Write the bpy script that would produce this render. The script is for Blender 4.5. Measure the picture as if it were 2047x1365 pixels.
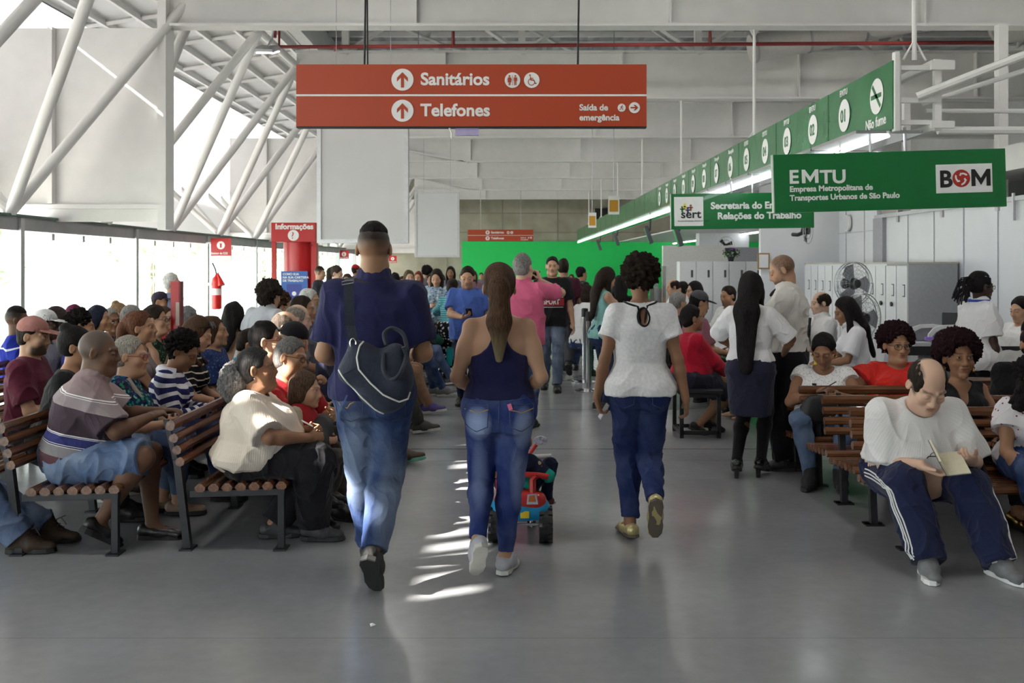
import bpy, bmesh, math, random
import numpy as np
from mathutils import Vector, Matrix
for o in list(bpy.data.objects): bpy.data.objects.remove(o, do_unlink=True)
SC = bpy.context.scene; COL = SC.collection
F, CX, HY, CZ = 1990.0, 1023.5, 530.0, 1.58          # focal length in pixels, principal column, horizon row, eye height

# ---------------------------------------------------------------- camera
cd = bpy.data.cameras.new('camera'); cam = bpy.data.objects.new('camera', cd); COL.objects.link(cam)
cam.location = (0, 0, CZ); cam.rotation_euler = (math.radians(90), 0, 0)
cd.sensor_width = 36; cd.lens = 36*F/2047; cd.shift_y = -(682.5-HY)/2047; cd.clip_end = 500
cd.dof.use_dof = True; cd.dof.focus_distance = 5.6; cd.dof.aperture_fstop = 6.0
SC.camera = cam
# ---------------------------------------------------------------- exposure, sky, sun
SC.view_settings.view_transform = 'Standard'; SC.view_settings.look = 'None'; SC.view_settings.gamma = 1
SC.view_settings.use_curve_mapping = False; SC.view_settings.exposure = 0.10
W = bpy.data.worlds.new('sky'); SC.world = W; W.use_nodes = True
W.node_tree.nodes['Background'].inputs[0].default_value = (.90, .95, 1.0, 1); W.node_tree.nodes['Background'].inputs[1].default_value = 7.0
sd = bpy.data.lights.new('sun', 'SUN'); sd.energy = 34; sd.angle = math.radians(.53); sd.color = (1, .95, .86)
sun = bpy.data.objects.new('sun', sd); COL.objects.link(sun); sun.location = (-20, -10, 20)
sun.rotation_euler = Vector((.90*.819, .43*.819, -.574)).to_track_quat('-Z', 'Y').to_euler()
# added fill light: unseen rows of bay lamps under the roof (fixtures are built with the structure)
FILL_LAMPS = [(x, y) for y in (5.0, 11.1, 17.3, 23.4, 29.6, 35.7, 41.9, 48.0) for x in (-2.2, 2.4, 7.0)]
for x, y in FILL_LAMPS:
    l = bpy.data.lights.new('fill_lamp_light', 'AREA'); l.shape = 'DISK'; l.size = .6; l.energy = 38; l.color = (1, .97, .92)
    o = bpy.data.objects.new('fill_lamp_light', l); COL.objects.link(o); o.location = (x, y, 6.0)

# ---------------------------------------------------------------- materials
def srgb(h):
    h = h.lstrip('#'); c = [int(h[i:i+2], 16)/255 for i in (0, 2, 4)]
    return tuple(x/12.92 if x <= .04045 else ((x+.055)/1.055)**2.4 for x in c)
class NT:
    def __init__(s, name):
        s.m = bpy.data.materials.new(name); s.m.use_nodes = True; s.t = s.m.node_tree; s.b = s.t.nodes['Principled BSDF']
    def n(s, ty, **k):
        o = s.t.nodes.new('ShaderNode'+ty)
        for a, v in k.items():
            if a.startswith('i_'):
                key = a[2:]; o.inputs[int(key) if key.isdigit() else key.replace('_', ' ')].default_value = v
            else: setattr(o, a, v)
        return o
    def l(s, a, b): s.t.links.new(a, b)
    def obj(s): return s.n('TexCoord').outputs['Object']
    def noise(s, sc, det=3, vec=None, **k):
        o = s.n('TexNoise', i_Scale=sc, i_Detail=det, **k); s.l(vec if vec is not None else s.obj(), o.inputs['Vector']); return o.outputs['Fac']
    def ramp(s, fac, stops, const=False):
        r = s.n('ValToRGB'); e = r.color_ramp
        if const: e.interpolation = 'CONSTANT'
        while len(e.elements) < len(stops): e.elements.new(1)
        for el, (p, c) in zip(e.elements, stops): el.position = p; el.color = (*c, 1)
        s.l(fac, r.inputs[0]); return r.outputs[0]
    def bump(s, h, st=.3, d=.01):
        b = s.n('Bump', i_Strength=st, i_Distance=d); s.l(h, b.inputs['Height']); s.l(b.outputs[0], s.b.inputs['Normal'])
    def attr(s, nm): return s.n('Attribute', attribute_name=nm).outputs['Fac']
    def math(s, op, a, b=None):
        o = s.n('Math', operation=op)
        for i, v in enumerate((a, b)):
            if v is None: continue
            if isinstance(v, (int, float)): o.inputs[i].default_value = v
            else: s.l(v, o.inputs[i])
        return o.outputs[0]
    def mix(s, f, a, b):
        o = s.n('Mix', data_type='RGBA')
        for i, v in ((0, f), (6, a), (7, b)):
            if isinstance(v, (int, float)): o.inputs[i].default_value = v
            elif isinstance(v, tuple): o.inputs[i].default_value = (*v, 1)
            else: s.l(v, o.inputs[i])
        return o.outputs[2]
    def base(s, c, rough=.5, metal=0, spec=.5):
        i = s.b.inputs['Base Color']
        if isinstance(c, tuple): i.default_value = (*c, 1)
        else: s.l(c, i)
        s.b.inputs['Roughness'].default_value = rough; s.b.inputs['Metallic'].default_value = metal; s.b.inputs['Specular IOR Level'].default_value = spec
_MC = {}
def M(name, c, rough=.5, metal=0, var=.06, bump=0, sc=20, spec=.5, coat=0):
    if isinstance(c, str): c = srgb(c)
    k = (name, c, rough, metal)
    if k in _MC: return _MC[k]
    t = NT(name); f = t.noise(sc)
    t.base(t.ramp(f, [(.3, tuple(x*(1-var) for x in c)), (.7, tuple(min(1, x*(1+var)) for x in c))]), rough, metal, spec)
    if bump: t.bump(t.noise(sc*4), bump)
    t.b.inputs['Coat Weight'].default_value = coat
    _MC[k] = t.m; return t.m
def emit(name, c, st):
    t = NT(name); t.base((.8, .8, .8)); t.b.inputs['Emission Color'].default_value = (*c, 1); t.b.inputs['Emission Strength'].default_value = st; return t.m
def M_skin():
    if 'skin' in _MC: return _MC['skin']
    t = NT('skin'); a = t.n('Attribute', attribute_name='Col'); t.base(a.outputs['Color'], .52, 0, .32)
    t.bump(t.noise(260, 2), .12, .002); t.b.inputs['Subsurface Weight'].default_value = .12; t.b.inputs['Subsurface Radius'].default_value = (.012, .004, .002)
    _MC['skin'] = t.m; return t.m
def M_hair(c, tip=None, curl=False):
    c = tuple(float(x) for x in c); k = ('hair', c, tip, curl)
    if k in _MC: return _MC[k]
    t = NT('hair'); mp = t.n('Mapping'); mp.inputs['Scale'].default_value = (1, 1, .12); t.l(t.obj(), mp.inputs[0])
    f = t.noise(420, 3) if curl else t.noise(170, 3, mp.outputs[0]); cc = t.ramp(f, [(.3, tuple(x*(.6 if curl else .45) for x in c)), (.7, tuple(x*(1.25 if curl else 1.7) for x in c))])
    if tip: cc = t.mix(t.math('MULTIPLY', t.attr('tip'), t.math('ADD', f, .35)), cc, tip)
    t.base(cc, .8 if curl else .62, 0, .1); t.bump(f, .5, .004 if curl else .008); _MC[k] = t.m; return t.m
def cloth(c, name='cloth', rough=.85, sc=9, var=.10, weave=420, b=.25):
    if isinstance(c, str): c = srgb(c)
    k = ('cloth', name, c)
    if k in _MC: return _MC[k]
    t = NT(name); f = t.noise(sc)
    t.base(t.ramp(f, [(.3, tuple(x*(1-var) for x in c)), (.7, tuple(min(1, x*(1+var)) for x in c))]), rough, 0, .2)
    h = t.math('ADD', t.math('MULTIPLY', t.noise(weave, 1), .22), t.noise(16, 3, None, i_Distortion=1.2)); t.bump(h, b*1.5, .014)
    t.b.inputs['Sheen Weight'].default_value = .1
    _MC[k] = t.m; return t.m
def denim(c, fade=.5, light=(.30, .38, .52), name='denim', spots=()):
    if isinstance(c, str): c = srgb(c)
    t = NT(name); f = t.noise(5, 4); g = t.noise(300, 2)
    m = t.ramp(f, [(.42, (0, 0, 0)), (.72, (fade, fade, fade))])
    for (x, z, rx, rz, am) in spots:            # worn places, by height and side on the garment
        dx = t.math('DIVIDE', t.math('SUBTRACT', t.attr('tx'), x), rx); dz = t.math('DIVIDE', t.math('SUBTRACT', t.attr('tz'), z), rz)
        q = t.math('SUBTRACT', 1, t.math('ADD', t.math('MULTIPLY', dx, dx), t.math('MULTIPLY', dz, dz)))
        m = t.math('ADD', m, t.math('MULTIPLY', t.math('MAXIMUM', q, 0), am))
    cc = t.mix(m, c, light); cc = t.mix(t.math('MULTIPLY', g, .35), cc, tuple(x*.45 for x in c))
    t.base(cc, .8, 0, .2); t.bump(t.math('ADD', t.math('MULTIPLY', g, .3), t.noise(22, 3)), .35, .012); return t.m
def bands(stops, name='striped_cloth', lo=-.35, hi=.6, rep=None, bmp=.25):
    """stripes across the garment: stops = [(distance up the torso, colour)...]; rep = repeat length"""
    t = NT(name); a = t.attr('tz')
    if rep: a = t.math('FRACT', t.math('DIVIDE', t.math('ADD', a, 10), rep)); st = stops
    else:
        a = t.math('DIVIDE', t.math('SUBTRACT', a, lo), hi-lo); st = [((p-lo)/(hi-lo), c) for p, c in stops]
    st = [(max(0, p), srgb(c) if isinstance(c, str) else c) for p, c in st]
    t.base(t.ramp(a, st, True), .85, 0, .2); t.bump(t.math('ADD', t.math('MULTIPLY', t.noise(400, 1), .25), t.noise(22, 3)), bmp, .012); return t.m
def spots(bg, cols, sc=40, name='printed_cloth', thr=.35, feat='F1', rnd=1):
    bg = srgb(bg) if isinstance(bg, str) else bg; t = NT(name); v = t.n('TexVoronoi', i_Scale=sc, i_Randomness=rnd); t.l(t.obj(), v.inputs['Vector'])
    cl = [srgb(c) if isinstance(c, str) else c for c in cols]
    sp = t.n('SeparateColor'); t.l(v.outputs['Color'], sp.inputs[0])
    cc = t.ramp(sp.outputs[0], [(i/len(cl), c) for i, c in enumerate(cl)], True)
    m = t.math('LESS_THAN', t.math('ADD', v.outputs['Distance'], t.math('MULTIPLY', t.noise(sc*1.5), .2)), thr+.1)
    t.base(t.mix(m, bg, cc), .85, 0, .2); t.bump(t.noise(24, 3), .25, .012); return t.m
def ribbed(c, name='ribbed_knit', freq=180, axis='tx', depth=.5):
    c = srgb(c) if isinstance(c, str) else c; t = NT(name)
    w = t.math('SINE', t.math('MULTIPLY', t.attr(axis), freq)); f = t.noise(8)
    t.base(t.mix(t.math('MULTIPLY', t.math('ADD', w, 1), .06), t.ramp(f, [(.3, tuple(x*.93 for x in c)), (.7, c)]), tuple(x*.5 for x in c)), .85, 0, .2)
    t.bump(t.math('ADD', t.math('MULTIPLY', w, .12), t.noise(20, 3)), depth, .012); return t.m

# ---------------------------------------------------------------- mesh helpers
def tag(o, label=None, cat=None, group=None, kind=None):
    if label: o['label'] = label
    if cat: o['category'] = cat
    if group: o['group'] = group
    if kind: o['kind'] = kind
    return o
class MB:
    """collects boxes, tubes and plates and links them as ONE mesh object"""
    def __init__(s): s.v = []; s.f = []; s.mi = []; s.cur = 0
    def _add(s, vs, fs):
        b = len(s.v); s.v += [tuple(map(float, q)) for q in vs]; s.f += [tuple(i+b for i in f) for f in fs]; s.mi += [s.cur]*len(fs); return s
    def box(s, x0, x1, y0, y1, z0, z1):
        return s._add([(x0,y0,z0),(x1,y0,z0),(x1,y1,z0),(x0,y1,z0),(x0,y0,z1),(x1,y0,z1),(x1,y1,z1),(x0,y1,z1)],
                      [(0,3,2,1),(4,5,6,7),(0,1,5,4),(1,2,6,5),(2,3,7,6),(3,0,4,7)])
    def cbox(s, c, d, R=None, bev=0):
        x, y, z = [q/2 for q in d]; c = np.array(c, float); R = np.eye(3) if R is None else R
        if bev:
            pr = []
            for zz, k in ((-z, bev), (-z+bev, 0), (z-bev, 0), (z, bev)):
                for a, b in ((-x+k, -y+bev), (-x+bev, -y+k), (x-bev, -y+k), (x-k, -y+bev), (x-k, y-bev), (x-bev, y-k), (-x+bev, y-k), (-x+k, y-bev)): pr.append(c+R@np.array([a, b, zz]))
            return s._add(pr, [(i+8*j, (i+1)%8+8*j, (i+1)%8+8*(j+1), i+8*(j+1)) for j in range(3) for i in range(8)]+[tuple(range(7, -1, -1)), tuple(range(24, 32))])
        v = [c+R@np.array(q) for q in [(-x,-y,-z),(x,-y,-z),(x,y,-z),(-x,y,-z),(-x,-y,z),(x,-y,z),(x,y,z),(-x,y,z)]]
        return s._add(v, [(0,3,2,1),(4,5,6,7),(0,1,5,4),(1,2,6,5),(2,3,7,6),(3,0,4,7)])
    def tube(s, pts, r, n=8, closed=False, caps=True):
        P = [np.array(p, float) for p in pts]; m = len(P); rr = r if hasattr(r, '__len__') else [r]*m
        vs = []; up = None
        for i, p in enumerate(P):
            a = P[(i-1) % m] if (closed or i > 0) else p; b = P[(i+1) % m] if (closed or i < m-1) else p
            t = (b-a)/max(np.linalg.norm(b-a), 1e-9)
            if up is None: up = np.array([0,0,1.]) if abs(t[2]) < .9 else np.array([1.,0,0])
            x = np.cross(up, t); x /= max(np.linalg.norm(x), 1e-9); up = np.cross(t, x)
            for j in range(n): vs.append(p+rr[i]*(x*math.cos(2*math.pi*j/n)+up*math.sin(2*math.pi*j/n)))
        fs = []
        for i in range(m if closed else m-1):
            for j in range(n):
                k = (i+1) % m; fs.append((i*n+j, i*n+(j+1)%n, k*n+(j+1)%n, k*n+j))
        if caps and not closed: fs += [tuple(range(n-1,-1,-1)), tuple((m-1)*n+j for j in range(n))]
        return s._add(vs, fs)
    def lathe(s, prof, c, n=24, R=None):
        R = np.eye(3) if R is None else R; c = np.array(c, float); vs = []
        for r, z in prof:
            for j in range(n): vs.append(c+R@np.array([r*math.cos(2*math.pi*j/n), r*math.sin(2*math.pi*j/n), z]))
        fs = [(i*n+j, i*n+(j+1)%n, (i+1)*n+(j+1)%n, (i+1)*n+j) for i in range(len(prof)-1) for j in range(n)]
        fs += [tuple(range(n-1,-1,-1)), tuple((len(prof)-1)*n+j for j in range(n))]
        return s._add(vs, fs)
    def prism(s, pts, o, ax, ay, an, th):
        """closed outline pts (2-D) in the plane (ax, ay) at o, given thickness th along an"""
        o, ax, ay, an = [np.array(q, float) for q in (o, ax, ay, an)]; n = len(pts)
        vs = [o+ax*a+ay*b for a, b in pts]+[o+ax*a+ay*b+an*th for a, b in pts]
        return s._add(vs, [tuple(range(n-1,-1,-1)), tuple(range(n, 2*n))]+[(i, (i+1)%n, n+(i+1)%n, n+i) for i in range(n)])
    def build(s, name, mat, parent=None, smooth=False, bevel=0):
        me = bpy.data.meshes.new(name); me.from_pydata(s.v, [], s.f)
        for m in (mat if isinstance(mat, list) else [mat]): me.materials.append(m)
        me.polygons.foreach_set('material_index', s.mi)
        bm = bmesh.new(); bm.from_mesh(me); bmesh.ops.recalc_face_normals(bm, faces=bm.faces); bm.to_mesh(me); bm.free()
        o = bpy.data.objects.new(name, me); COL.objects.link(o)
        if parent is not None: o.parent = parent
        if smooth:
            me.polygons.foreach_set('use_smooth', [True]*len(me.polygons))
            try: me.set_sharp_from_angle(angle=math.radians(42))
            except Exception: pass
        if bevel: b = o.modifiers.new('edge', 'BEVEL'); b.width = bevel; b.segments = 2; b.limit_method = 'ANGLE'
        return o
def add_tube(name, pts, r, mat, parent=None, n=6, closed=False): return MB().tube(pts, r, n, closed).build(name, mat, parent, True)
def tubes(name, segs, mat, parent=None, n=6):
    m = MB()
    for pts, r in segs: m.tube(pts, r, n)
    return m.build(name, mat, parent, True)
def empty(name, loc=(0,0,0), rz=0, sc=1):
    o = bpy.data.objects.new(name, None); COL.objects.link(o); o.location = loc; o.scale = (sc, sc, sc); o.rotation_euler = (0, 0, rz); o.empty_display_size = .1; return o
def copy_tree(o, parent=None):
    c = o.copy(); COL.objects.link(c); c.parent = parent
    for ch in [q for q in bpy.data.objects if q.parent is o]: copy_tree(ch, c)
    return c
def struct(o): o['kind'] = 'structure'; return o
def at(px, py, Y): return ((px-CX)*Y/F, Y, CZ-(py-HY)*Y/F)
def text(name, s, size, loc, mat, parent=None, rot=(90,0,0), bold=.02, align='LEFT', ext=.002, sx=1, sp=1, ls=1):
    c = bpy.data.curves.new(name, 'FONT'); c.body = s; c.size = size; c.offset = bold*size; c.extrude = ext; c.align_x = align; c.space_character = sp; c.space_line = ls
    c.resolution_u = 4
    t = bpy.data.objects.new(name, c); COL.objects.link(t); dg = bpy.context.evaluated_depsgraph_get()
    me = bpy.data.meshes.new_from_object(t.evaluated_get(dg)); bpy.data.objects.remove(t); bpy.data.curves.remove(c)
    me.materials.clear(); me.materials.append(mat)
    o = bpy.data.objects.new(name, me); COL.objects.link(o); o.location = loc; o.rotation_euler = [math.radians(a) for a in rot]; o.scale = (sx, 1, 1)
    if parent is not None: o.parent = parent
    return o
def curve(pts, n=6):
    P = [np.array(p, float) for p in pts]; P = [2*P[0]-P[1]]+P+[2*P[-1]-P[-2]]; o = []
    for i in range(1, len(P)-2):
        for k in range(n):
            t = k/n; o.append(.5*((2*P[i])+(P[i+1]-P[i-1])*t+(2*P[i-1]-5*P[i]+4*P[i+1]-P[i+2])*t*t+(3*P[i]-P[i-1]-3*P[i+1]+P[i+2])*t**3))
    return o+[P[-2]]
def disc(r, n=28): return [(r*math.cos(2*math.pi*i/n), r*math.sin(2*math.pi*i/n)) for i in range(n)]

# ---------------------------------------------------------------- implicit-surface modeller (bodies, clothes, hair)
def V3(*a): return np.array(a, dtype=float)
def nrm(v):
    v = np.asarray(v, float); n = np.linalg.norm(v); return v/n if n > 1e-9 else V3(0,0,1)
def rotx(a): c,s=math.cos(a),math.sin(a); return np.array([[1,0,0],[0,c,-s],[0,s,c]])
def roty(a): c,s=math.cos(a),math.sin(a); return np.array([[c,0,s],[0,1,0],[-s,0,c]])
def rotz(a): c,s=math.cos(a),math.sin(a); return np.array([[c,-s,0],[s,c,0],[0,0,1]])

class Vol:
    def __init__(s, h): s.h = h; s.P = []
    def rc(s, a, b, ra, rb, k=.02, sq=None, ca=0, cb=0, sub=0):
        a=np.asarray(a,float); b=np.asarray(b,float); m=max(ra,rb)
        s.P.append(('rc', a,b,ra,rb,sq,ca,cb, k, sub, np.minimum(a,b)-m, np.maximum(a,b)+m))
    def el(s, c, r, R=None, k=.02, sub=0):
        c=np.asarray(c,float); r=np.asarray(r,float); R=np.eye(3) if R is None else R
        e=np.sqrt(((R*r)**2).sum(1))
        s.P.append(('el', c,r,R, k, sub, c-e, c+e))
    def loft(s, a, b, xa, ya, ts, ws, ds, of, k=.02, sub=0):
        m=max(max(ws),max(ds))+max(abs(np.asarray(of)))
        s.P.append(('lo', a,b,xa,ya,ts,ws,ds,of, k, sub, np.minimum(a,b)-m, np.maximum(a,b)+m))
    def half(s, p, n, k=.004):                       # keep the side the normal n points AWAY from
        s.P.append(('ha', np.asarray(p,float), nrm(n), k, 2, None, None))
    def build(s, disp=None):
        h=s.h; ad=[p for p in s.P if p[-3]==0]
        lo=np.min([p[-2] for p in ad],0)-3*h; hi=np.max([p[-1] for p in ad],0)+3*h
        n=np.maximum(((hi-lo)/h).astype(int)+2, 4)
        AX=[(lo[i]+h*np.arange(n[i])).astype(np.float32) for i in range(3)]
        D=np.full(n, 1.0, np.float32)
        for p in s.P:
            ty,k,sub=p[0],max(p[-4],1e-5),p[-3]
            if p[-2] is None: i0=np.zeros(3,int); i1=n
            else:
                mg=k+2.5*h
                i0=np.maximum(((p[-2]-mg-lo)/h).astype(int),0); i1=np.minimum(((p[-1]+mg-lo)/h).astype(int)+2,n)
                if (i1<=i0).any(): continue
            x=AX[0][i0[0]:i1[0],None,None]; y=AX[1][None,i0[1]:i1[1],None]; z=AX[2][None,None,i0[2]:i1[2]]
            if ty=='rc':
                _,a,b,ra,rb,sq,ca,cb=p[:8]; ba=b-a; L2=max(float(ba@ba),1e-10); L=L2**.5
                px,py,pz=x-a[0],y-a[1],z-a[2]
                tu=(px*ba[0]+py*ba[1]+pz*ba[2])/L2; t=np.clip(tu,0,1)
                dx,dy,dz=px-t*ba[0],py-t*ba[1],pz-t*ba[2]
                q=dx*dx+dy*dy+dz*dz
                if sq is not None:
                    u,f=sq; c=dx*u[0]+dy*u[1]+dz*u[2]; q=q+c*c*(1/f**2-1)
                d=np.sqrt(q)-(ra+(rb-ra)*t)
                if ca: d=np.maximum(d,-tu*L)
                if cb: d=np.maximum(d,(tu-1)*L)
            elif ty=='el':
                _,c,r,R=p[:4]; px,py,pz=x-c[0],y-c[1],z-c[2]
                q0=0;q1=0
                for i in range(3):
                    l=(px*R[0,i]+py*R[1,i]+pz*R[2,i])/r[i]; q0=q0+l*l; q1=q1+(l/r[i])**2
                k0=np.sqrt(q0); d=k0*(k0-1)/np.maximum(np.sqrt(q1),1e-6)
            elif ty=='lo':
                _,a,b,xa,ya,ts,ws,ds,of=p[:9]; ba=b-a; L=float(np.linalg.norm(ba)); u=ba/L
                px,py,pz=x-a[0],y-a[1],z-a[2]
                tu=(px*u[0]+py*u[1]+pz*u[2])
                t=np.clip(tu/L,0,1)
                w=np.interp(t,ts,ws).astype(np.float32); dd=np.interp(t,ts,ds).astype(np.float32); o=np.interp(t,ts,of).astype(np.float32)
                qx=px*xa[0]+py*xa[1]+pz*xa[2]; qy=px*ya[0]+py*ya[1]+pz*ya[2]-o
                rr=(np.abs(qx/w)**2.3+np.abs(qy/dd)**2.3)**(1/2.3)
                d=(rr-1)*np.minimum(w,dd)
                ax=np.maximum(-tu,tu-L); d=np.where(ax>0,np.maximum(d,ax),d)
            else:
                _,a,nn=p[:3]; d=(x-a[0])*nn[0]+(y-a[1])*nn[1]+(z-a[2])*nn[2]
            d=d.astype(np.float32)
            S=D[i0[0]:i1[0],i0[1]:i1[1],i0[2]:i1[2]]
            if sub==0: q=np.maximum(k-np.abs(S-d),0)/k; S[...]=np.minimum(S,d)-q*q*k*.25
            else:
                if sub==1: d=-d
                q=np.maximum(k-np.abs(S-d),0)/k; S[...]=np.maximum(S,d)+q*q*k*.25
        return nets(D,lo,h)

_E=[(0,1),(2,3),(4,5),(6,7),(0,2),(1,3),(4,6),(5,7),(0,4),(1,5),(2,6),(3,7)]
def nets(D, lo, h):
    S=D<0
    n=np.zeros(tuple(np.array(D.shape)-1),np.uint8)
    for a in (0,1):
        for b in (0,1):
            for c in (0,1):
                n+=S[a:S.shape[0]-1+a, b:S.shape[1]-1+b, c:S.shape[2]-1+c]
    act=(n>0)&(n<8); ijk=np.argwhere(act)
    idx=np.full(act.shape,-1,np.int32); idx[act]=np.arange(len(ijk),dtype=np.int32)
    co=np.array([(a,b,c) for a in (0,1) for b in (0,1) for c in (0,1)])
    vals=np.stack([D[ijk[:,0]+c[0],ijk[:,1]+c[1],ijk[:,2]+c[2]] for c in co],1)
    acc=np.zeros((len(ijk),3)); cnt=np.zeros(len(ijk))
    for i,j in _E:
        m=(vals[:,i]<0)!=(vals[:,j]<0); va=vals[:,i]; vb=vals[:,j]
        t=np.where(m, va/np.where(m,va-vb,1), 0)
        acc+=m[:,None]*(co[i]+t[:,None]*(co[j]-co[i])); cnt+=m
    v=(ijk+acc/np.maximum(cnt,1)[:,None])*h+lo
    F=[]
    for ax in range(3):
        sh=[slice(None)]*3; s2=[slice(None)]*3; sh[ax]=slice(0,-1); s2[ax]=slice(1,None)
        A=S[tuple(sh)]; B=S[tuple(s2)]
        e=np.argwhere(A!=B)
        if not len(e): continue
        b,c=[(1,2),(2,0),(0,1)][ax]
        ok=(e[:,b]>0)&(e[:,c]>0)&(e[:,b]<D.shape[b]-1)&(e[:,c]<D.shape[c]-1); e=e[ok]
        def g(db,dc):
            q=e.copy(); q[:,b]+=db; q[:,c]+=dc; return idx[q[:,0],q[:,1],q[:,2]]
        q=np.stack([g(-1,-1),g(0,-1),g(0,0),g(-1,0)],1)
        fl=~A[e[:,0],e[:,1],e[:,2]]
        q[fl]=q[fl][:,::-1]
        F.append(q)
    return v,np.concatenate(F)

def vnormals(v,f):
    n=np.cross(v[f[:,2]]-v[f[:,0]], v[f[:,3]]-v[f[:,1]])
    o=np.zeros_like(v)
    for c in range(4):
        for i in range(3): o[:,i]+=np.bincount(f[:,c],n[:,i],len(v))
    return o/np.maximum(np.linalg.norm(o,axis=1),1e-9)[:,None]
def wob(v,fr,seed=0):                                # cheap smooth noise, about -1..1
    r=np.random.RandomState(seed); o=np.zeros(len(v))
    for i in range(7):
        d=r.normal(size=3); d/=np.linalg.norm(d); w=fr*(.6+.9*r.rand())
        o+=np.sin(v@d*w+r.rand()*6.28+1.3*np.sin(v@np.roll(d,1)*w*.55+r.rand()*6))
    return o/3.6
def tone(v,f,sm=2):                                  # smooth a surface a little
    for _ in range(sm):
        o=np.zeros_like(v); c=np.bincount(f.ravel(),minlength=len(v)).astype(float)*2
        for k in range(4):
            for j in (1,3):
                t=v[f[:,(k+j)%4]]
                for i in range(3): o[:,i]+=np.bincount(f[:,k],t[:,i],len(v))
        v=v*.5+o/np.maximum(c,1)[:,None]*.5
    return v
def add_mesh(name, v, f, mat=None, parent=None, smooth=True, col=None, attrs=None):
    f=np.asarray(f); me=bpy.data.meshes.new(name)
    me.vertices.add(len(v)); me.vertices.foreach_set('co',np.asarray(v,np.float32).ravel())
    m=f.shape[1]; me.loops.add(f.size); me.loops.foreach_set('vertex_index',f.astype(np.int32).ravel())
    me.polygons.add(len(f)); me.polygons.foreach_set('loop_start',np.arange(0,f.size,m,dtype=np.int32))
    me.polygons.foreach_set('use_smooth',np.full(len(f),smooth))
    me.update(calc_edges=True)
    if col is not None:
        a=me.attributes.new('Col','FLOAT_COLOR','POINT'); c=np.ones((len(v),4),np.float32); c[:,:3]=col; a.data.foreach_set('color',c.ravel())
    for nm,d in (attrs or {}).items():
        a=me.attributes.new(nm,'FLOAT','POINT'); a.data.foreach_set('value',np.asarray(d,np.float32))
    if mat is not None: me.materials.append(mat)
    o=bpy.data.objects.new(name,me); COL.objects.link(o)
    if parent is not None: o.parent=parent
    return o

def ik(a,t,l1,l2,pole):
    d=t-a; L=np.linalg.norm(d); di=d/max(L,1e-6); L=min(max(L,abs(l1-l2)+.02),(l1+l2)*.998)
    c=(l1*l1+L*L-l2*l2)/(2*l1*L); c=max(-1,min(1,c))
    p=pole-di*(pole@di); p=nrm(p)
    return a+di*l1*c+p*l1*math.sqrt(1-c*c), a+di*L

# ---------------------------------------------------------------- people
TONE={'pale':(.62,.40,.29),'tan':(.50,.29,.185),'olive':(.40,.215,.125),'brown':(.27,.135,.075),'dark':(.15,.075,.045),'deep':(.062,.033,.024)}
HAIRC={'black':(.012,.010,.010),'dark':(.022,.015,.011),'brown':(.06,.032,.018),'auburn':(.10,.04,.022),'grey':(.22,.21,.20),'white':(.50,.49,.47),'plum':(.022,.008,.011),'sandy':(.20,.13,.07),'salt':(.075,.07,.065)}
MZ=[-.09,-.03,.03,.10,.17,.28,.38,.44,.49,.54]
PRO={'m':([.12,.165,.172,.160,.152,.165,.178,.165,.110,.058],[.085,.108,.118,.108,.102,.112,.118,.102,.078,.056]),
     'f':([.12,.172,.180,.160,.132,.140,.152,.138,.092,.048],[.085,.115,.122,.105,.088,.096,.102,.090,.068,.048])}

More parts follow.
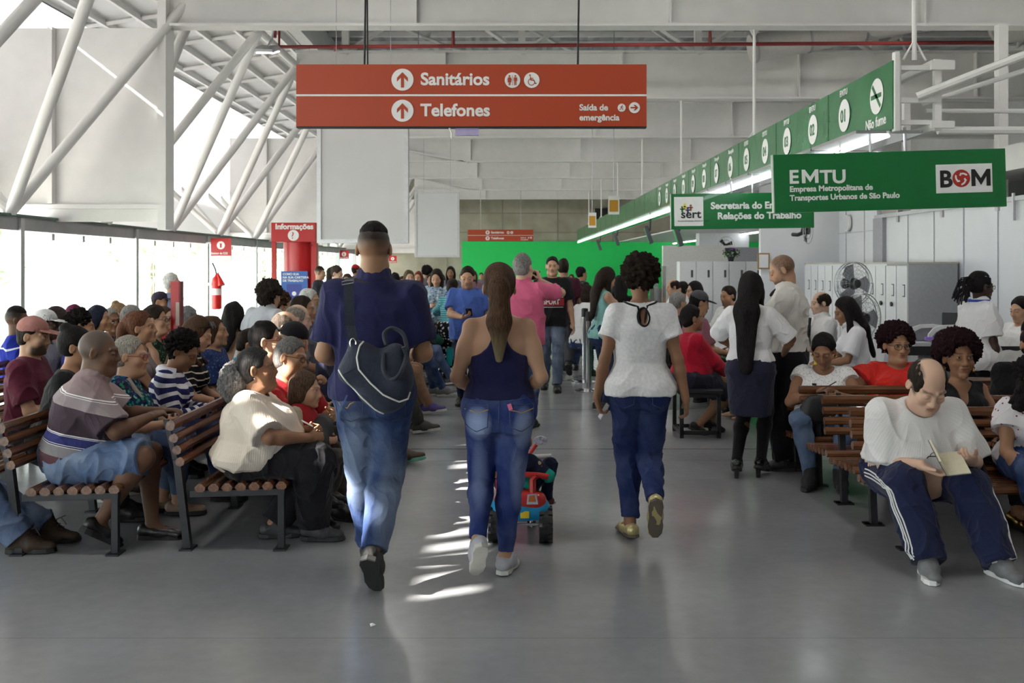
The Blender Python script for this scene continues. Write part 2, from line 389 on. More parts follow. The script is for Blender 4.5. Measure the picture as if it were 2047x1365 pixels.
def person(label, px, py, Y, face=0, pose='stand', sex='m', g=1.0, belly=0, skin='olive', hair=('short','dark'), top=None, bot=None, shoe=None,
           lean=0, side=0, twist=0, bow=0, hy=0, hp=0, hr=0, zs=.40, hands=None, feet=None, res=None, group=None, hs=1.0, glasses=None,
           bust=1.0, age=0, brow=None, beard=0, cap=None, extra=None, h=None, neck=None, ears=1, X=None, k_leg=1.0, smile=0):
    r=(res*.8 if res else (.0052 if Y<7.2 else .0070 if Y<11.5 else .0095 if Y<20 else .013))
    far=Y>11.5
    zh=CZ-(py-HY)*Y/F; Xh=(px-CX)*Y/F if X is None else X
    D=math.radians; lean_,hp_=D(lean),D(hp)
    u=nrm(V3(math.sin(D(side)),math.sin(lean_),math.cos(lean_)))
    dn=max(0.,-hp/45.); uh=nrm(u*.65+V3(0,0,.5-.25*dn)+V3(0,.12+.45*dn,0)) if neck is None else nrm(V3(*neck))
    if pose=='sit':
        s=(h or (1.72 if sex=='m' else 1.62))/1.75
        hz=zs+.095*s*(.8+.2*g); ts=(zh-hz-.148*s*hs*uh[2])/(.54*s*u[2]); ts=max(.74,min(1.25,ts))
    else:
        s=zh/(.93+.54*u[2]+.148*uh[2]) if h is None else h/1.75
        hz=.93*s; ts=1
        if h is not None: ts=(zh-hz-.148*s*uh[2])/(.54*s*u[2])
    Hc=V3(0,0,hz); T=s*ts
    Rt=rotz(D(twist)); xa=nrm(Rt@V3(1,0,0)-u*((Rt@V3(1,0,0))@u)); ya=np.cross(u,xa)
    NB=Hc+u*.54*T+ya*bow*s*0
    HC=NB+uh*.148*s*hs
    Rz=rotz(D(face)); off=Rz@HC
    loc=V3(Xh-off[0], Y-off[1], 0)
    RB=np.stack([xa,ya,u],1)
    RH=rotz(D(hy))@rotx(D(hp))@roty(D(hr)); hsz=s**.35*hs
    def hd(x,y,z): return HC+RH@(V3(x,y,z)*hsz)
    sg=math.sqrt(g)
    Z0=np.array(MZ); w0,d0=[np.array(q) for q in PRO[sex]]
    gg=1+(g-1)*np.interp(Z0,[-.09,.0,.30,.42,.54],[.8,1,1,.5,.2])
    bw=bow*4*np.clip((Z0+.09)/.63,0,1)*(1-np.clip((Z0+.09)/.63,0,1))*.63
    def torso(v,infl=0,lo=-.09,hi=.54,k=.03):
        zz=np.array([lo]+[q for q in MZ if lo<q<hi]+[hi])
        w=np.interp(zz,Z0,w0*gg)*s+infl; d=np.interp(zz,Z0,d0*gg)*s+infl; o=np.interp(zz,Z0,bw)*s
        v.loft(Hc+u*lo*T, Hc+u*hi*T, xa,ya,(zz-lo)/(hi-lo),w,d,o,k=k)
        if belly and lo<.1: v.el(Hc+u*.15*T+ya*(.065*g+.05*belly)*s,V3(.15*g,.085*g+.05*belly,.16)*s+infl,RB,k=.09)
        if sex=='f' and bust and hi>.35:
            for q in (-1,1): v.el(Hc+u*.335*T+ya*(.085*g)*s+xa*q*.068*sg*s,V3(.062*sg,.052*bust*sg,.062)*s+infl,RB,k=.045)
        if pose!='sit' and lo<0:
            for q in (-1,1): v.el(Hc+u*(-.03)*T-ya*.062*g*s+xa*q*.075*sg*s,V3(.085,.075,.09)*s*sg+infl,RB,k=.05)
    sw=(.172 if sex=='m' else .150)*s*(1+(g-1)*.32)
    SH={q:Hc+u*.462*T+xa*q*sw+ya*(-.01) for q in (-1,1)}
    HP={q:Hc+xa*q*.088*s*sg for q in (-1,1)}
    L1,L2,A1,A2=.44*s,.425*s,.285*s,.25*s
    # legs
    fs=dict(feet or {}); FT={}; KN={}; AN={}; FD={}
    for q in (-1,1):
        e=fs.get(q,{})
        if pose=='sit':
            d=e.get('p',(q*.11,.44+.02*q,.085)); yaw=e.get('yaw',-q*8); pit=e.get('pit',0); pole=V3(q*.25,1,.8)
        elif pose=='walk':
            d=e.get('p',(q*.06,.10*q,.085)); yaw=e.get('yaw',-q*5); pit=e.get('pit',0); pole=V3(0,1,.0)
        else:
            d=e.get('p',(q*.085,-.02,.085)); yaw=e.get('yaw',-q*9); pit=e.get('pit',0); pole=V3(0,1,0)
        if 'pole' in e: pole=V3(*e['pole'])
        t=V3(d[0],d[1],d[2])*V3(s,s,1)
        KN[q],AN[q]=ik(HP[q],t,L1*k_leg,L2*k_leg,pole)
        FD[q]=rotz(D(yaw))@rotx(D(pit))
    # arms
    hn=dict(hands or {}); EL={}; WR={}; HF={}; HN={}; CU={}
    for q in (-1,1):
        e=hn.get(q,{})
        if 'p' in e: t=V3(*e['p'])*s+ (V3(0,0,0) if e.get('abs') else Hc)
        elif pose=='sit': t=Hc+V3(q*.10,.30,.12)*s
        else: t=Hc+V3(q*(.25*sg+.03),.06,-.06)*s
        pole=V3(*e.get('pole',(q*.7,-.75,-.35)))
        EL[q],WR[q]=ik(SH[q],t,A1,A2,pole)
        fa=nrm(WR[q]-EL[q]); HF[q]=nrm(V3(*e['f'])) if 'f' in e else fa
        nn=V3(*e.get('n',(-q,.25,-.1))); HN[q]=nrm(nn-HF[q]*(nn@HF[q])); CU[q]=e.get('curl',.45)
    ag=(1 if sex=='m' else .86)*s*(.55+.45*g); lg=s*(.5+.5*g)*(1 if sex=='m' else 1.03)
    # ---- body
    b=Vol(r); torso(b)
    b.rc(NB-u*.02*s,HC+RH@V3(0,-.028,-.06)*hsz,(.061 if sex=='m' else .049)*s*(.7+.3*g),(.055 if sex=='m' else .045)*s*(.75+.25*g),k=.03)
    for q in (-1,1):
        b.rc(NB-u*.045*s,SH[q]+u*.012*s,.042*s,.048*ag,k=.045)
        b.rc(SH[q],EL[q],.054*ag,.040*ag,k=.02)
        b.el(SH[q]*.55+EL[q]*.45,V3(.044,.046,.07)*ag,k=.04)
        m=EL[q]*.72+WR[q]*.28
        b.rc(EL[q],m,.039*ag,.0415*ag,k=.02); b.rc(m,WR[q],.0415*ag,.0265*(ag*.5+.5*s),k=.02)
        b.rc(HP[q],KN[q],.088*lg,.057*lg,k=.035)
        c=KN[q]*.7+AN[q]*.3+FD[q]@V3(0,-.016,0)*s
        b.rc(KN[q],c,.052*lg,.055*lg,k=.02); b.rc(c,AN[q],.053*lg,.036*s,k=.03)
        R=FD[q]
        b.rc(AN[q]+R@V3(0,-.032,-.026)*s,AN[q]+R@V3(0,.10,-.042)*s,.027*s,.019*s,k=.015)
        b.rc(AN[q],AN[q]+R@V3(0,.075,-.046)*s,.034*s,.020*s,k=.015)
        b.rc(AN[q]+R@V3(-.012,.10,-.043)*s,AN[q]+R@V3(-.006*q,.155,-.048)*s,.018*s,.012*s,k=.012)
        # hand: palm, four fingers, a thumb
        f_,n_=HF[q],HN[q]; l_=np.cross(f_,n_)*q; hh=s*(1 if sex=='m' else .92); W=WR[q]   # l_ = thumb side
        b.rc(W,W+f_*.045*hh,.024*hh,.034*hh,k=.02,sq=(n_,.55)); b.rc(W+f_*.045*hh+l_*.012*hh,W+f_*.078*hh,.034*hh,.036*hh,k=.015,sq=(n_,.42))
        fr=max(.0085*hh,r*.62)
        for i,(o,ln) in enumerate([(.030,.068),(.010,.077),(-.010,.072),(-.029,.056)]):
            p=W+f_*.082*hh+l_*o*hh; cu=CU[q]*(1+.12*i); d=f_; m_=n_
            for sg_,fc in ((.42,.5),(.33,1.0),(.25,.9)):
                a_=cu*fc; d,m_=d*math.cos(a_)+m_*math.sin(a_),m_*math.cos(a_)-d*math.sin(a_)
                p2=p+d*ln*sg_*hh*1.05; b.rc(p,p2,fr,fr*.9,k=.004); p=p2
        p=W+f_*.022*hh+l_*.026*hh+n_*.004; d=nrm(f_*.65+l_*.62+n_*.35)
        p2=p+d*.042*hh; b.rc(p,p2,fr*1.35,fr*1.15,k=.012); d=nrm(d+f_*.45+n_*.25*CU[q]); b.rc(p2,p2+d*.034*hh,fr*1.15,fr*.95,k=.005)
    # head
    fw=1+.10*(g-1)
    b.el(hd(0,-.018,.030),V3(.077*fw,.096,.090)*hsz,RH,k=.02)
    b.el(hd(0,.026,-.038),V3(.059*fw,.064,.076)*hsz,RH,k=.035)
    if sex=='m': b.rc(hd(-.036*fw,.03,-.085),hd(.036*fw,.03,-.085),.032*hsz,.032*hsz,k=.03)
    b.el(hd(0,.078,-.098),V3(.024,.020,.019)*hsz,RH,k=.025)
    if g>1.25: b.el(hd(0,.03,-.105),V3(.055,.05,.035)*hsz*sg*.9,RH,k=.04)
    if not (far and r>.0125):
        for q in (-1,1):
            b.el(hd(q*.033,.100,.006),V3(.020,.013,.012)*hsz,RH,k=.018,sub=1)
            b.rc(hd(q*.014,.088,.027),hd(q*.052,.070,.026),.0075*hsz,.006*hsz,k=.018)
            b.el(hd(q*.042,.062,-.028),V3(.022,.018,.018)*hsz,RH,k=.03)
            b.el(hd(q*.0125,.094,-.036),V3(.0105,.011,.009)*hsz,RH,k=.008)
            b.el(hd(q*.033,.0815,.006),V3(.0150,.0115,.0115)*hsz,RH,k=.003)
            if ears: 
                b.el(hd(q*.079*fw,-.012,-.004),V3(.009,.019,.032)*hsz,RH@rotz(q*.35)@rotx(-.15),k=.008)
                b.el(hd(q*.087*fw,-.006,-.002),V3(.006,.010,.018)*hsz,RH,k=.006,sub=1)
        b.rc(hd(0,.090,.016),hd(0,.105,-.027),.0070*hsz,.0112*hsz,k=.014)
        b.el(hd(0,.103,-.031),V3(.014,.011,.010)*hsz,RH,k=.010)
        b.el(hd(0,.084,-.060),V3(.025,.016,.019)*hsz,RH,k=.012)
        b.rc(hd(-.017,.091,-.0555),hd(.017,.091,-.0555),.0062*hsz,.0058*hsz,k=.007); b.rc(hd(-.014,.0905,-.0675),hd(.014,.0905,-.0675),.0072*hsz,.0068*hsz,k=.007)
        b.rc(hd(-.022,.0995,-.0615),hd(.022,.0995,-.0615),.0028*hsz,.0028*hsz,k=.006,sub=1)
    bare=(shoe or {}).get('kind')
    v,f=b.build()
    sk=np.array(TONE[skin] if isinstance(skin,str) else skin); hc=np.array(HAIRC[hair[1]] if isinstance(hair[1],str) else hair[1])
    L=(v-HC)@RH/hsz                                       # head-local coordinates
    col=np.tile(sk,(len(v),1))*(1+.10*wob(v,30,3))[:,None]
    inh=(L[:,2]>-.13)&(np.abs(L[:,0])<.1)&(np.abs(L[:,1])<.13)
    def mix(m,c): col[:]=col*(1-m[:,None])+np.array(c)*m[:,None]
    def blob(c,rad): return np.clip(1.5*(1-np.sqrt((((L-np.array(c))/np.array(rad))**2).sum(1))),0,1)*inh
    lipc=sk*np.array([.86,.50,.52]) if sk[0]>.2 else sk*np.array([1.1,.75,.75])
    if smile: lipc=np.array(smile)
    mix(blob((0,.092,-.057),(.027,.03,.0085))*.8,lipc); mix(blob((0,.092,-.067),(.022,.03,.0085))*.8,lipc)
    mix(np.clip(1-np.abs(L[:,2]+.0612)/.0022,0,1)*(np.abs(L[:,0])<.026)*(L[:,1]>.07)*inh*.75,sk*.3)
    for q in (-1,1):
        bc=np.array(brow) if brow is not None else hc*.8+.01
        mix(blob((q*.022,.09,.0315),(.016,.04,.0058))*.75,bc); mix(blob((q*.042,.075,.0315),(.018,.04,.0055))*.7,bc)
        mix(blob((q*.033,.09,.0),(.024,.04,.018))*.25,sk*.55)
        if hp<-11: mix(blob((q*.033,.092,.001),(.019,.02,.0042))*1.2,sk*.22)
        else: mix(blob((q*.033,.092,.0072),(.016,.02,.0056))*1.0,(.42,.38,.35)); mix(blob((q*.033,.092,.0078),(.0072,.02,.0072))*1.7,(.02,.012,.008)); mix(blob((q*.033,.092,.0138),(.019,.02,.0042))*1.2,sk*.22)
        mix(blob((q*.012,.10,-.041),(.006,.02,.005))*.8,sk*.25)
        mix(blob((q*.045,.07,-.03),(.028,.04,.025))*.18,sk*np.array([1.1,.8,.8]))
    if age:
        for q in (-1,1): mix(np.clip(1-np.abs((L[:,0]*q-.028)-(-.03-L[:,2])*.35)/.0035,0,1)*((L[:,2]<-.025)&(L[:,2]>-.07)&(L[:,1]>.05))*.5*age*inh,sk*.45)
        for zz in (.055,.068,.08): mix(np.clip(1-np.abs(L[:,2]-zz-.004*np.cos(L[:,0]*50))/.0025,0,1)*((np.abs(L[:,0])<.045)&(L[:,1]>.05))*.4*age*inh,sk*.5)
    if beard:
        m=np.clip((-.028-L[:,2]+.012*wob(v,60,5))/.035,0,1)*np.clip((L[:,1]+.004)/.035,0,1)*np.clip((L[:,2]+.135)/.02,0,1)*inh*(1-blob((0,.095,-.061),(.026,.05,.014)))
        mix(m*beard,hc)
    sty=hair[0]
    if sty in('buzz','fade','fringe'):
        m=np.clip((.035+.35*np.maximum(L[:,2],0)-L[:,1])/.03,0,1.0)*np.clip((L[:,2]+.065)/.05,0,1)*inh*(np.abs(L[:,0])<.079)
        if sty=='fringe': m=np.clip(np.maximum((np.abs(L[:,0])-.040)/.014,(-.055-L[:,1])/.02),0,1)*np.clip((.050-L[:,1])/.02,0,1)*np.clip((L[:,2]+.045)/.03,0,1)*inh*((np.abs(L[:,0])<.079)|(L[:,2]>.02))
        m*=(.55+.6*np.random.RandomState(7).rand(len(v))) if sty=='buzz' else (.85+.3*np.random.RandomState(7).rand(len(v))); m=np.clip(m,0,1)
        if sty=='fade': m=np.clip(m*1.15,0,1)*np.clip((L[:,2]+.045)/.095,0,1)**1.2
        mix(m*(.75 if sty=='buzz' else .95 if sty=='fade' else .8),hc)
    nails=None
    body=add_mesh('person',v,f,M_skin(),None,True,col)
    body.location=loc; body.rotation_euler=(0,0,D(face)); body['label']=label; body['category']='person'
    if group: body['group']=group
    # ---- clothes
    top_loose=(top or {}).get('loose',0)+(top or {}).get('slw',0)
    def along(v):                                          # distance along torso (or sleeve) for stripes
        t=(v-Hc)@u; a=np.abs((v-Hc)@xa)
        for q in (() if (top or {}).get('nosl') else (-1,1)):
            d=EL[q]-SH[q]; l=np.linalg.norm(d); tt=((v-SH[q])@d)/l
            e=np.linalg.norm(v-SH[q]-np.clip(tt,0,l)[:,None]*d/l,axis=1)
            m=(e<.078*ag+.015+top_loose)*np.clip(tt/.10,0,1)*np.clip((a-sw*.93)/.04,0,1); t=t*(1-m)+m*(.462*T-tt+.02)
            d=WR[q]-EL[q]; l=np.linalg.norm(d); tt=((v-EL[q])@d)/l
            e=np.linalg.norm(v-EL[q]-np.clip(tt,0,l)[:,None]*d/l,axis=1)
            m=(e<.075*ag)&(tt>0.02); t=np.where(m,.462*T-A1-tt+.02,t)
        return t/T
    def cloth(name,vol,mat,amp=.004,fr=34,seed=0,par=body,sm=1):
        v,f=vol.build()
        if not len(v): return None
        if sm and not far: v=tone(v,f,sm)
        n=vnormals(v,f); w=wob(v*np.array([1,1,.5]),fr*.8,seed); w2=wob(v*np.array([1,1,.7])+.02*wob(v,18,seed+2)[:,None],fr*1.9,seed+1); v=v+n*np.maximum(((1-np.abs(w))**3*1.5-.5+((1-np.abs(w2))**3-.3)*.6)*amp*1.45*np.clip(np.linalg.norm(v-NB,axis=1)/(.16*s)-.45,0,1),-.0025)[:,None]
        return add_mesh(name,v,f,mat,par,True,None,{'tz':along(v),'tx':(v-Hc)@xa,'ty':(v-Hc)@ya,'ta':np.arctan2((v-Hc)@ya,(v-Hc)@xa)})
    seed=int(abs(px*7+py))%9999
    if bot:
        kd=bot.get('kind','jeans'); p=Vol(r); wz=bot.get('waist',.02 if pose=='sit' else .12); inf=.012*s+bot.get('loose',.0)
        torso(p,inf*.75,-.09,wz); p.half(Hc+u*wz*T,u,k=.006)
        hm=bot.get('hem',.0)
        if kd=='skirt':
            if pose=='sit':
                for q in (-1,1): p.rc(HP[q],KN[q]*.9+HP[q]*.1,.11*lg,.085*lg,k=.12,cb=1)
            else:
                e=KN[-1]*.5+KN[1]*.5; zz=bot.get('len',.50)*s
                p.loft(Hc+V3(0,0,-zz),Hc+V3(0,0,-.02),V3(1,0,0),V3(0,1,0),[0,.4,.8,1],list(np.array([bot.get('w0',.165),.172,.185,.185])*s*g),list(np.array([.13,.135,.13,.12])*s*g),[0,0,0,0],k=.03)
        else:
            for q in (-1,1):
                lo_=bot.get('l',0)
                p.rc(HP[q],KN[q],.090*lg+inf,.060*lg+inf+lo_*.4,k=.035,cb=1 if kd=='shorts' else 0)
                if kd!='shorts':
                    e=AN[q]+(KN[q]-AN[q])/np.linalg.norm(KN[q]-AN[q])*(.005+hm)*s
                    c=KN[q]*.68+AN[q]*.32+FD[q]@V3(0,-.014,0)*s
                    p.rc(KN[q],c,.056*lg+inf+lo_*.5,.056*lg+inf*.8+lo_*.6,k=.02)
                    p.rc(c,e,.056*lg+inf*.8+lo_*.6,.040*s+inf*.6+lo_,k=.03,cb=1)
        o=cloth('skirt' if kd=='skirt' else 'shorts' if kd=='shorts' else 'trousers',p,bot['m'],bot.get('amp',.006),bot.get('fr',30),seed)
        for at in ('label',):
            if at in bot: o[at]=bot[at]
        bot['obj']=o
    if top:
        t=Vol(r); inf=.018*s+top.get('loose',0); hem=top.get('hem',-.04); neckz=top.get('neck',.515)
        torso(t,inf,hem,.54,k=.03); 
        if pose!='sit' and hem<.03:
            for q in (-1,1): t.rc(HP[q],HP[q]+(KN[q]-HP[q])*.3,.090*lg+inf+.006,.088*lg+inf,k=.035)
        t.half(Hc+u*hem*T,-u,k=.006)
        sl=top.get('sl',.55)                                # 0 none, .55 half, 1 elbow, 2 wrist
        slw=top.get('slw',.012)*s
        for q in (-1,1):
            if sl>0 or top.get('strap',1): t.rc(NB-u*.05*s,SH[q]+u*.012*s,.046*s+inf*.5,.050*ag+inf*.5,k=.05)
            if sl>0:
                e=min(sl,1); t.rc(SH[q],SH[q]+(EL[q]-SH[q])*e,.056*ag+inf*.9,(.056-.014*e)*ag+inf*.6+slw,k=.03,cb=1)
                if sl>1: 
                    w=EL[q]+(WR[q]-EL[q])*min(sl-1,.97); t.rc(EL[q],w,.043*ag+inf*.6+slw,.029*ag+inf*.4+slw,k=.03,cb=1)
            elif sl==0:                                     # armhole
                t.el(SH[q]+xa*q*.045*s-u*.01,V3(.075,.13,.11)*s*top.get('arm',1),RB,k=.012,sub=1)
        nw=top.get('nw',1.0)
        t.rc(NB-u*(.54-neckz)*s+ya*.012*s,NB+uh*.2*s,(.062 if sex=='m' else .056)*s*nw*(.75+.25*g),.09*s,k=.012,sub=1)
        if top.get('v'): t.rc(NB+ya*.10*s-u*.02,NB+ya*.14*g*s-u*top['v']*s,.055*s,.012*s,k=.01,sub=1)
        if top.get('collar'):
            for lv in range(4):
                R_=(.072-.0025*lv)*s*(.78+.22*g)*(1 if sex=='m' else .86)
                cf=lambda a: NB+uh*(.004+.013*lv)*s+xa*math.cos(a)*R_+ya*(math.sin(a)*R_+.004+.006*lv)-uh*.030*s*max(0,math.sin(a))
                for i in range(14): t.rc(cf(i*math.pi/7),cf((i+1)*math.pi/7),.0125*s,.0125*s,k=.012)
        if top.get('cut'): top['cut'](t,dict(Hc=Hc,u=u,xa=xa,ya=ya,NB=NB,s=s,T=T,SH=SH,g=g))
        o=cloth(top.get('name','shirt'),t,top['m'],top.get('amp',.006),top.get('fr',26),seed+5,sm=top.get('sm',1)); top['obj']=o
    if shoe:
        for q in (-1,1):
            kd=shoe.get('kind','shoe'); R=FD[q]; A=AN[q]; w=Vol(min(r,.008)); 
            P_=lambda x,y,z: A+R@V3(x,y,z)*s
            hl=shoe.get('heel',0)
            w.rc(P_(0,-.045,-.035),P_(0,.06,-.045),.042*s,.042*s,k=.03); w.rc(P_(0,.06,-.045),P_(-q*.012,.155,-.055),.044*s,.034*s,k=.03,sq=(R@V3(0,0,1),.8))
            if kd in('shoe','boot'): w.rc(P_(0,-.01,0 if kd=='shoe' else .05),P_(0,.05,-.03),.046*s,.044*s,k=.03,ca=1)
            if kd=='boot': w.rc(P_(0,-.012,.06),P_(0,-.01,-.02),.05*s,.048*s,k=.03,ca=1)
            if kd=='flat': w.rc(P_(0,.0,.03),P_(0,.075,-.025),.034*s,.032*s,k=.012,sub=1)
            w.half(P_(0,0,-.075),R@V3(0,0,-1))
            o=cloth('shoe',w,shoe['m'],.0015,60,seed+q,sm=1)
            # sole: an outline that follows the foot
            ol=[(-.036,-.07),(-.044,-.03),(-.036,.04),(-.046,.10),(-.040,.155),(-.018,.188),(.012,.19),(.034,.16),(.044,.11),(.037,.04),(.044,-.03),(.034,-.07),(.0,-.088)]
            vv=[];n_=len(ol); th=shoe.get('sole',.022)
            for z,gr in((-.060,1.0),(-.060-th,1.03),(-.060-th-.004,.97)):
                for x_,y_ in ol: vv.append(P_(x_*q*-1 *gr,y_*gr,z))
            ff=[(i+j*n_,(i+1)%n_+j*n_,(i+1)%n_+(j+1)*n_,i+(j+1)*n_) for j in range(2) for i in range(n_)]
            me=bpy.data.meshes.new('sole'); me.from_pydata([tuple(x) for x in vv],[],ff+[tuple(range(2*n_,3*n_)),tuple(range(n_-1,-1,-1))]); me.materials.append(shoe.get('sm',shoe['m']))
            so=bpy.data.objects.new('sole',me); COL.objects.link(so); so.parent=o
    # ---- hair
    hr_=min(r,.0055) if not far else r*.85
    if sty not in('none','buzz'):
        w=Vol(hr_); hl=hair[2] if len(hair)>2 else 0
        fl=dict(amp=.004,fr=60)
        if sty=='short' or sty in('pony','bun','long','bob','curly'):
            th=.001 if cap else .012 if sty=='short' else .015
            sd_=.003 if sty=='short' else th*.5
            w.el(hd(0,-.020,.034),V3(.079*fw+sd_,.098+th*.5,.092+th)*hsz,RH,k=.01)
            if sty=='short': w.el(hd(0,-.05,-.03),V3(.072,.055,.055)*hsz,RH,k=.03)
            if sty in('bob','long'):
                for q in (-1,1): w.rc(hd(q*.068,-.01,.02),hd(q*.070,-.008,-.06),.024*hsz,.026*hsz,k=.03)
                w.el(hd(0,-.055,-.03),V3(.082,.06,.09)*hsz,RH,k=.04)
        if sty=='fade':
            w.el(hd(0,-.016,.040),V3(.0768*fw,.0955,.098)*hsz,RH,k=.01); w.half(hd(0,-.0,.062),RH@V3(0,-.10,-1),k=.03); fl=dict(amp=.0015,fr=160)
        if sty=='curly' or sty=='afro':
            R_=hl or .115; cz=.045 if sty=='curly' else .05
            w.el(hd(0,-.035,cz),V3(R_,R_,R_*.96)*hsz,RH,k=.02); fl=dict(amp=.012 if sty=='curly' else .010,fr=120 if sty=='curly' else 170)
            if len(hair)>3: w.el(hd(0,-.07,-.06),V3(.07,.05,.06)*hsz,RH,k=.04)
        if sty=='fringe':
            w.el(hd(0,-.019,.026),V3(.0835*fw,.1015,.091)*hsz,RH,k=.01); w.el(hd(0,.035,.125),V3(.050,.125,.13)*hsz,RH,k=.012,sub=1); w.el(hd(0,.13,-.0),V3(.2,.082,.16)*hsz,RH,k=.012,sub=1)
            w.half(hd(0,-.05,-.045),RH@V3(0,.3,-1),k=.01); fl=dict(amp=.0025,fr=150)
            for q in (-1,1): w.el(hd(q*.09,.0,-.02),V3(.03,.026,.04)*hsz,RH,k=.01,sub=1)
        if sty=='pony': w.el(hd(0,-.045,.055 ),V3(.075,.08,.075)*hsz,RH,k=.02)
        if sty=='bun': w.el(hd(*(hl or (0,-.10,.085))),V3(.042,.042,.038)*hsz,RH,k=.012)
        if sty=='long':
            ln=(hl or .35); bk=-.118*g*s
            p0=hd(0,-.075,-.04); p1=NB+ya*(bk-.0)-u*.05*s; p2=NB+ya*(bk-.035)-u*ln*s
            wl=.70+.3*min(1,ln/.5); w.rc(p0,p1,.082*hsz,.085*wl,k=.04,sq=(ya,.6)); w.rc(p1,p2,.092*wl,.05,k=.05,sq=(ya,.42))
            for q in (-1,1):
                w.rc(hd(q*.072,.0,-.03),NB+xa*q*.075*s+ya*.03*s-u*.03*s,.026,.028,k=.03); w.rc(NB+xa*q*.075*s+ya*.03*s-u*.03*s,NB+xa*q*.085*s+ya*(.085+.03*g)*s-u*min(ln*.7,.22)*s,.026,.012,k=.03)
        if sty=='bob' and hl: w.rc(hd(0,-.06,-.05),hd(0,-.065,-.05-hl),.075*hsz,.07*hsz,k=.04,sq=(RH@V3(0,1,0),.65))
        if sty!='fringe' and sty!='fade':                   # keep the face free
            fy=.012 if sty in('long','bob') else 0
            w.el(hd(0,.114+fy*.3,-.008),V3(.074 if sty in('long','bob') else .088,.110,.102)*hsz,RH,k=.012,sub=1)
            if sty in('short','pony','bun','curly','afro'):
                for q in (-1,1): w.el(hd(q*.09,.045,-.05),V3(.05,.07,.075)*hsz,RH,k=.012,sub=1); w.el(hd(q*.092,-.008,-.015),V3(.03,.026,.042)*hsz,RH,k=.01,sub=1)
            if sty in('short','pony','bun'): w.half(hd(0,-.03,-.062),RH@V3(0,.5,-1),k=.01)
        if sty=='pony':
            p0=hd(0,-.115,.055); ln=hl or .35
            p1=hd(0,-.145,.0); p2=NB-ya*.135*s*g-u*.03; p3=p2-u*ln*.75*s-ya*.025
            w.rc(p0,p1,.034,.050,k=.03); w.rc(p1,p2,.052,.058,k=.03,sq=(ya,.75)); w.rc(p2,p3,.058,.016,k=.03,sq=(ya,.6)); fl=dict(amp=.005,fr=70)
        v,f=w.build()
        if len(v):
            n=vnormals(v,f); L=(v-HC)@RH
            q=v*np.array([1,1,.25]) if sty in('long','pony') else v
            d_=wob(q,fl['fr'],seed+3)*fl['amp']
            if sty in('afro','curly') and not far: d_+=wob(v,fl['fr']*2.3,seed+8)*fl['amp']*.7+np.random.RandomState(seed).normal(size=len(v))*.002
            v=v+n*d_[:,None]
            tip=np.clip(((HC-v)@u/s-.22)/.25,0,1)
            add_mesh('hair',v,f,M_hair(hc,tuple(hair[4]) if len(hair)>4 and hair[4] else None,sty in('afro','curly')),body,True,None,{'tip':tip})
    # ---- things on the head
    def tube(name,pts,rad,mat,par=body,n=6,closed=False): return add_tube(name,[tuple(p) for p in pts],rad,mat,par,n,closed)
    if glasses:
        gm,sz=glasses if isinstance(glasses,tuple) else (glasses,1)
        segs=[]
        zl=.002
        for q in (-1,1):
            segs.append(([hd(q*.034+.023*sz*math.cos(a),.108-.012*abs(math.cos(a))*(1 if q*math.cos(a)>0 else .2),zl+.018*sz*math.sin(a)) for a in np.linspace(0,2*math.pi,15)],.0022))
            segs.append(([hd(q*.057,.098,zl+.006),hd(q*.078,.05,zl+.006),hd(q*.081,-.015,zl+.008),hd(q*.08,-.03,-.01)],.0018))
        segs.append(([hd(-.012,.109,zl+.004),hd(0,.112,zl+.007),hd(.012,.109,zl+.004)],.002))
        tubes('glasses',segs,gm,body)
    if cap:
        ck=cap.get('kind','cap'); w=Vol(min(r,.007)); w.el(hd(0,-.015,.05),V3(.087,.103,.088)*hsz,RH,k=.01); w.half(hd(0,.02,.038),RH@V3(0,.12,-1))
        w.el(hd(0,-.012,.045),V3(.080,.094,.08)*hsz,RH,k=.004,sub=1)
        o=cloth('cap',w,cap['m'],.001,50,seed,sm=1)
        w=Vol(min(r,.006)); fd=1 if not cap.get('back') else -1
        w.el(hd(0,fd*.10,.047),V3(.078,.095,.006)*hsz,RH@rotx(-.12*fd),k=.004); w.el(hd(0,-.015,.05),V3(.084,.10,.1)*hsz,RH,k=.003,sub=1)
        cloth('visor',w,cap.get('vm',cap['m']),0,50,seed,o)
    K=dict(body=body,Hc=Hc,u=u,xa=xa,ya=ya,NB=NB,HC=HC,RH=RH,s=s,T=T,SH=SH,EL=EL,WR=WR,HF=HF,HN=HN,KN=KN,AN=AN,FD=FD,hd=hd,HP=HP,g=g,r=r,loc=loc,Rz=Rz,cloth=cloth)
    if extra: extra(K)
    return K

# ================================================================ THE SETTING
wht = M('white_paint', (.74,.74,.73), .5, 0, .03, 0, 3); wht2 = M('cream_paint', (.70,.68,.64), .5, 0, .04, 0, 2)
steelw = M('white_steel', (.78,.77,.75), .42, 0, .03, 0, 4); gal = M('zinc', (.45,.46,.48), .38, .8, .1, 0, 8)
blackm = M('black_metal', (.022,.022,.024), .45, .3, .1); chrome = M('chrome', (.75,.75,.76), .14, 1, .02); dkpl = M('black_plastic', (.018,.018,.02), .4)
redp = M('red_paint', '#b3161c', .35, 0, .03, 0, 5); whp = M('white_vinyl', (.80,.80,.79), .5, 0, .02)
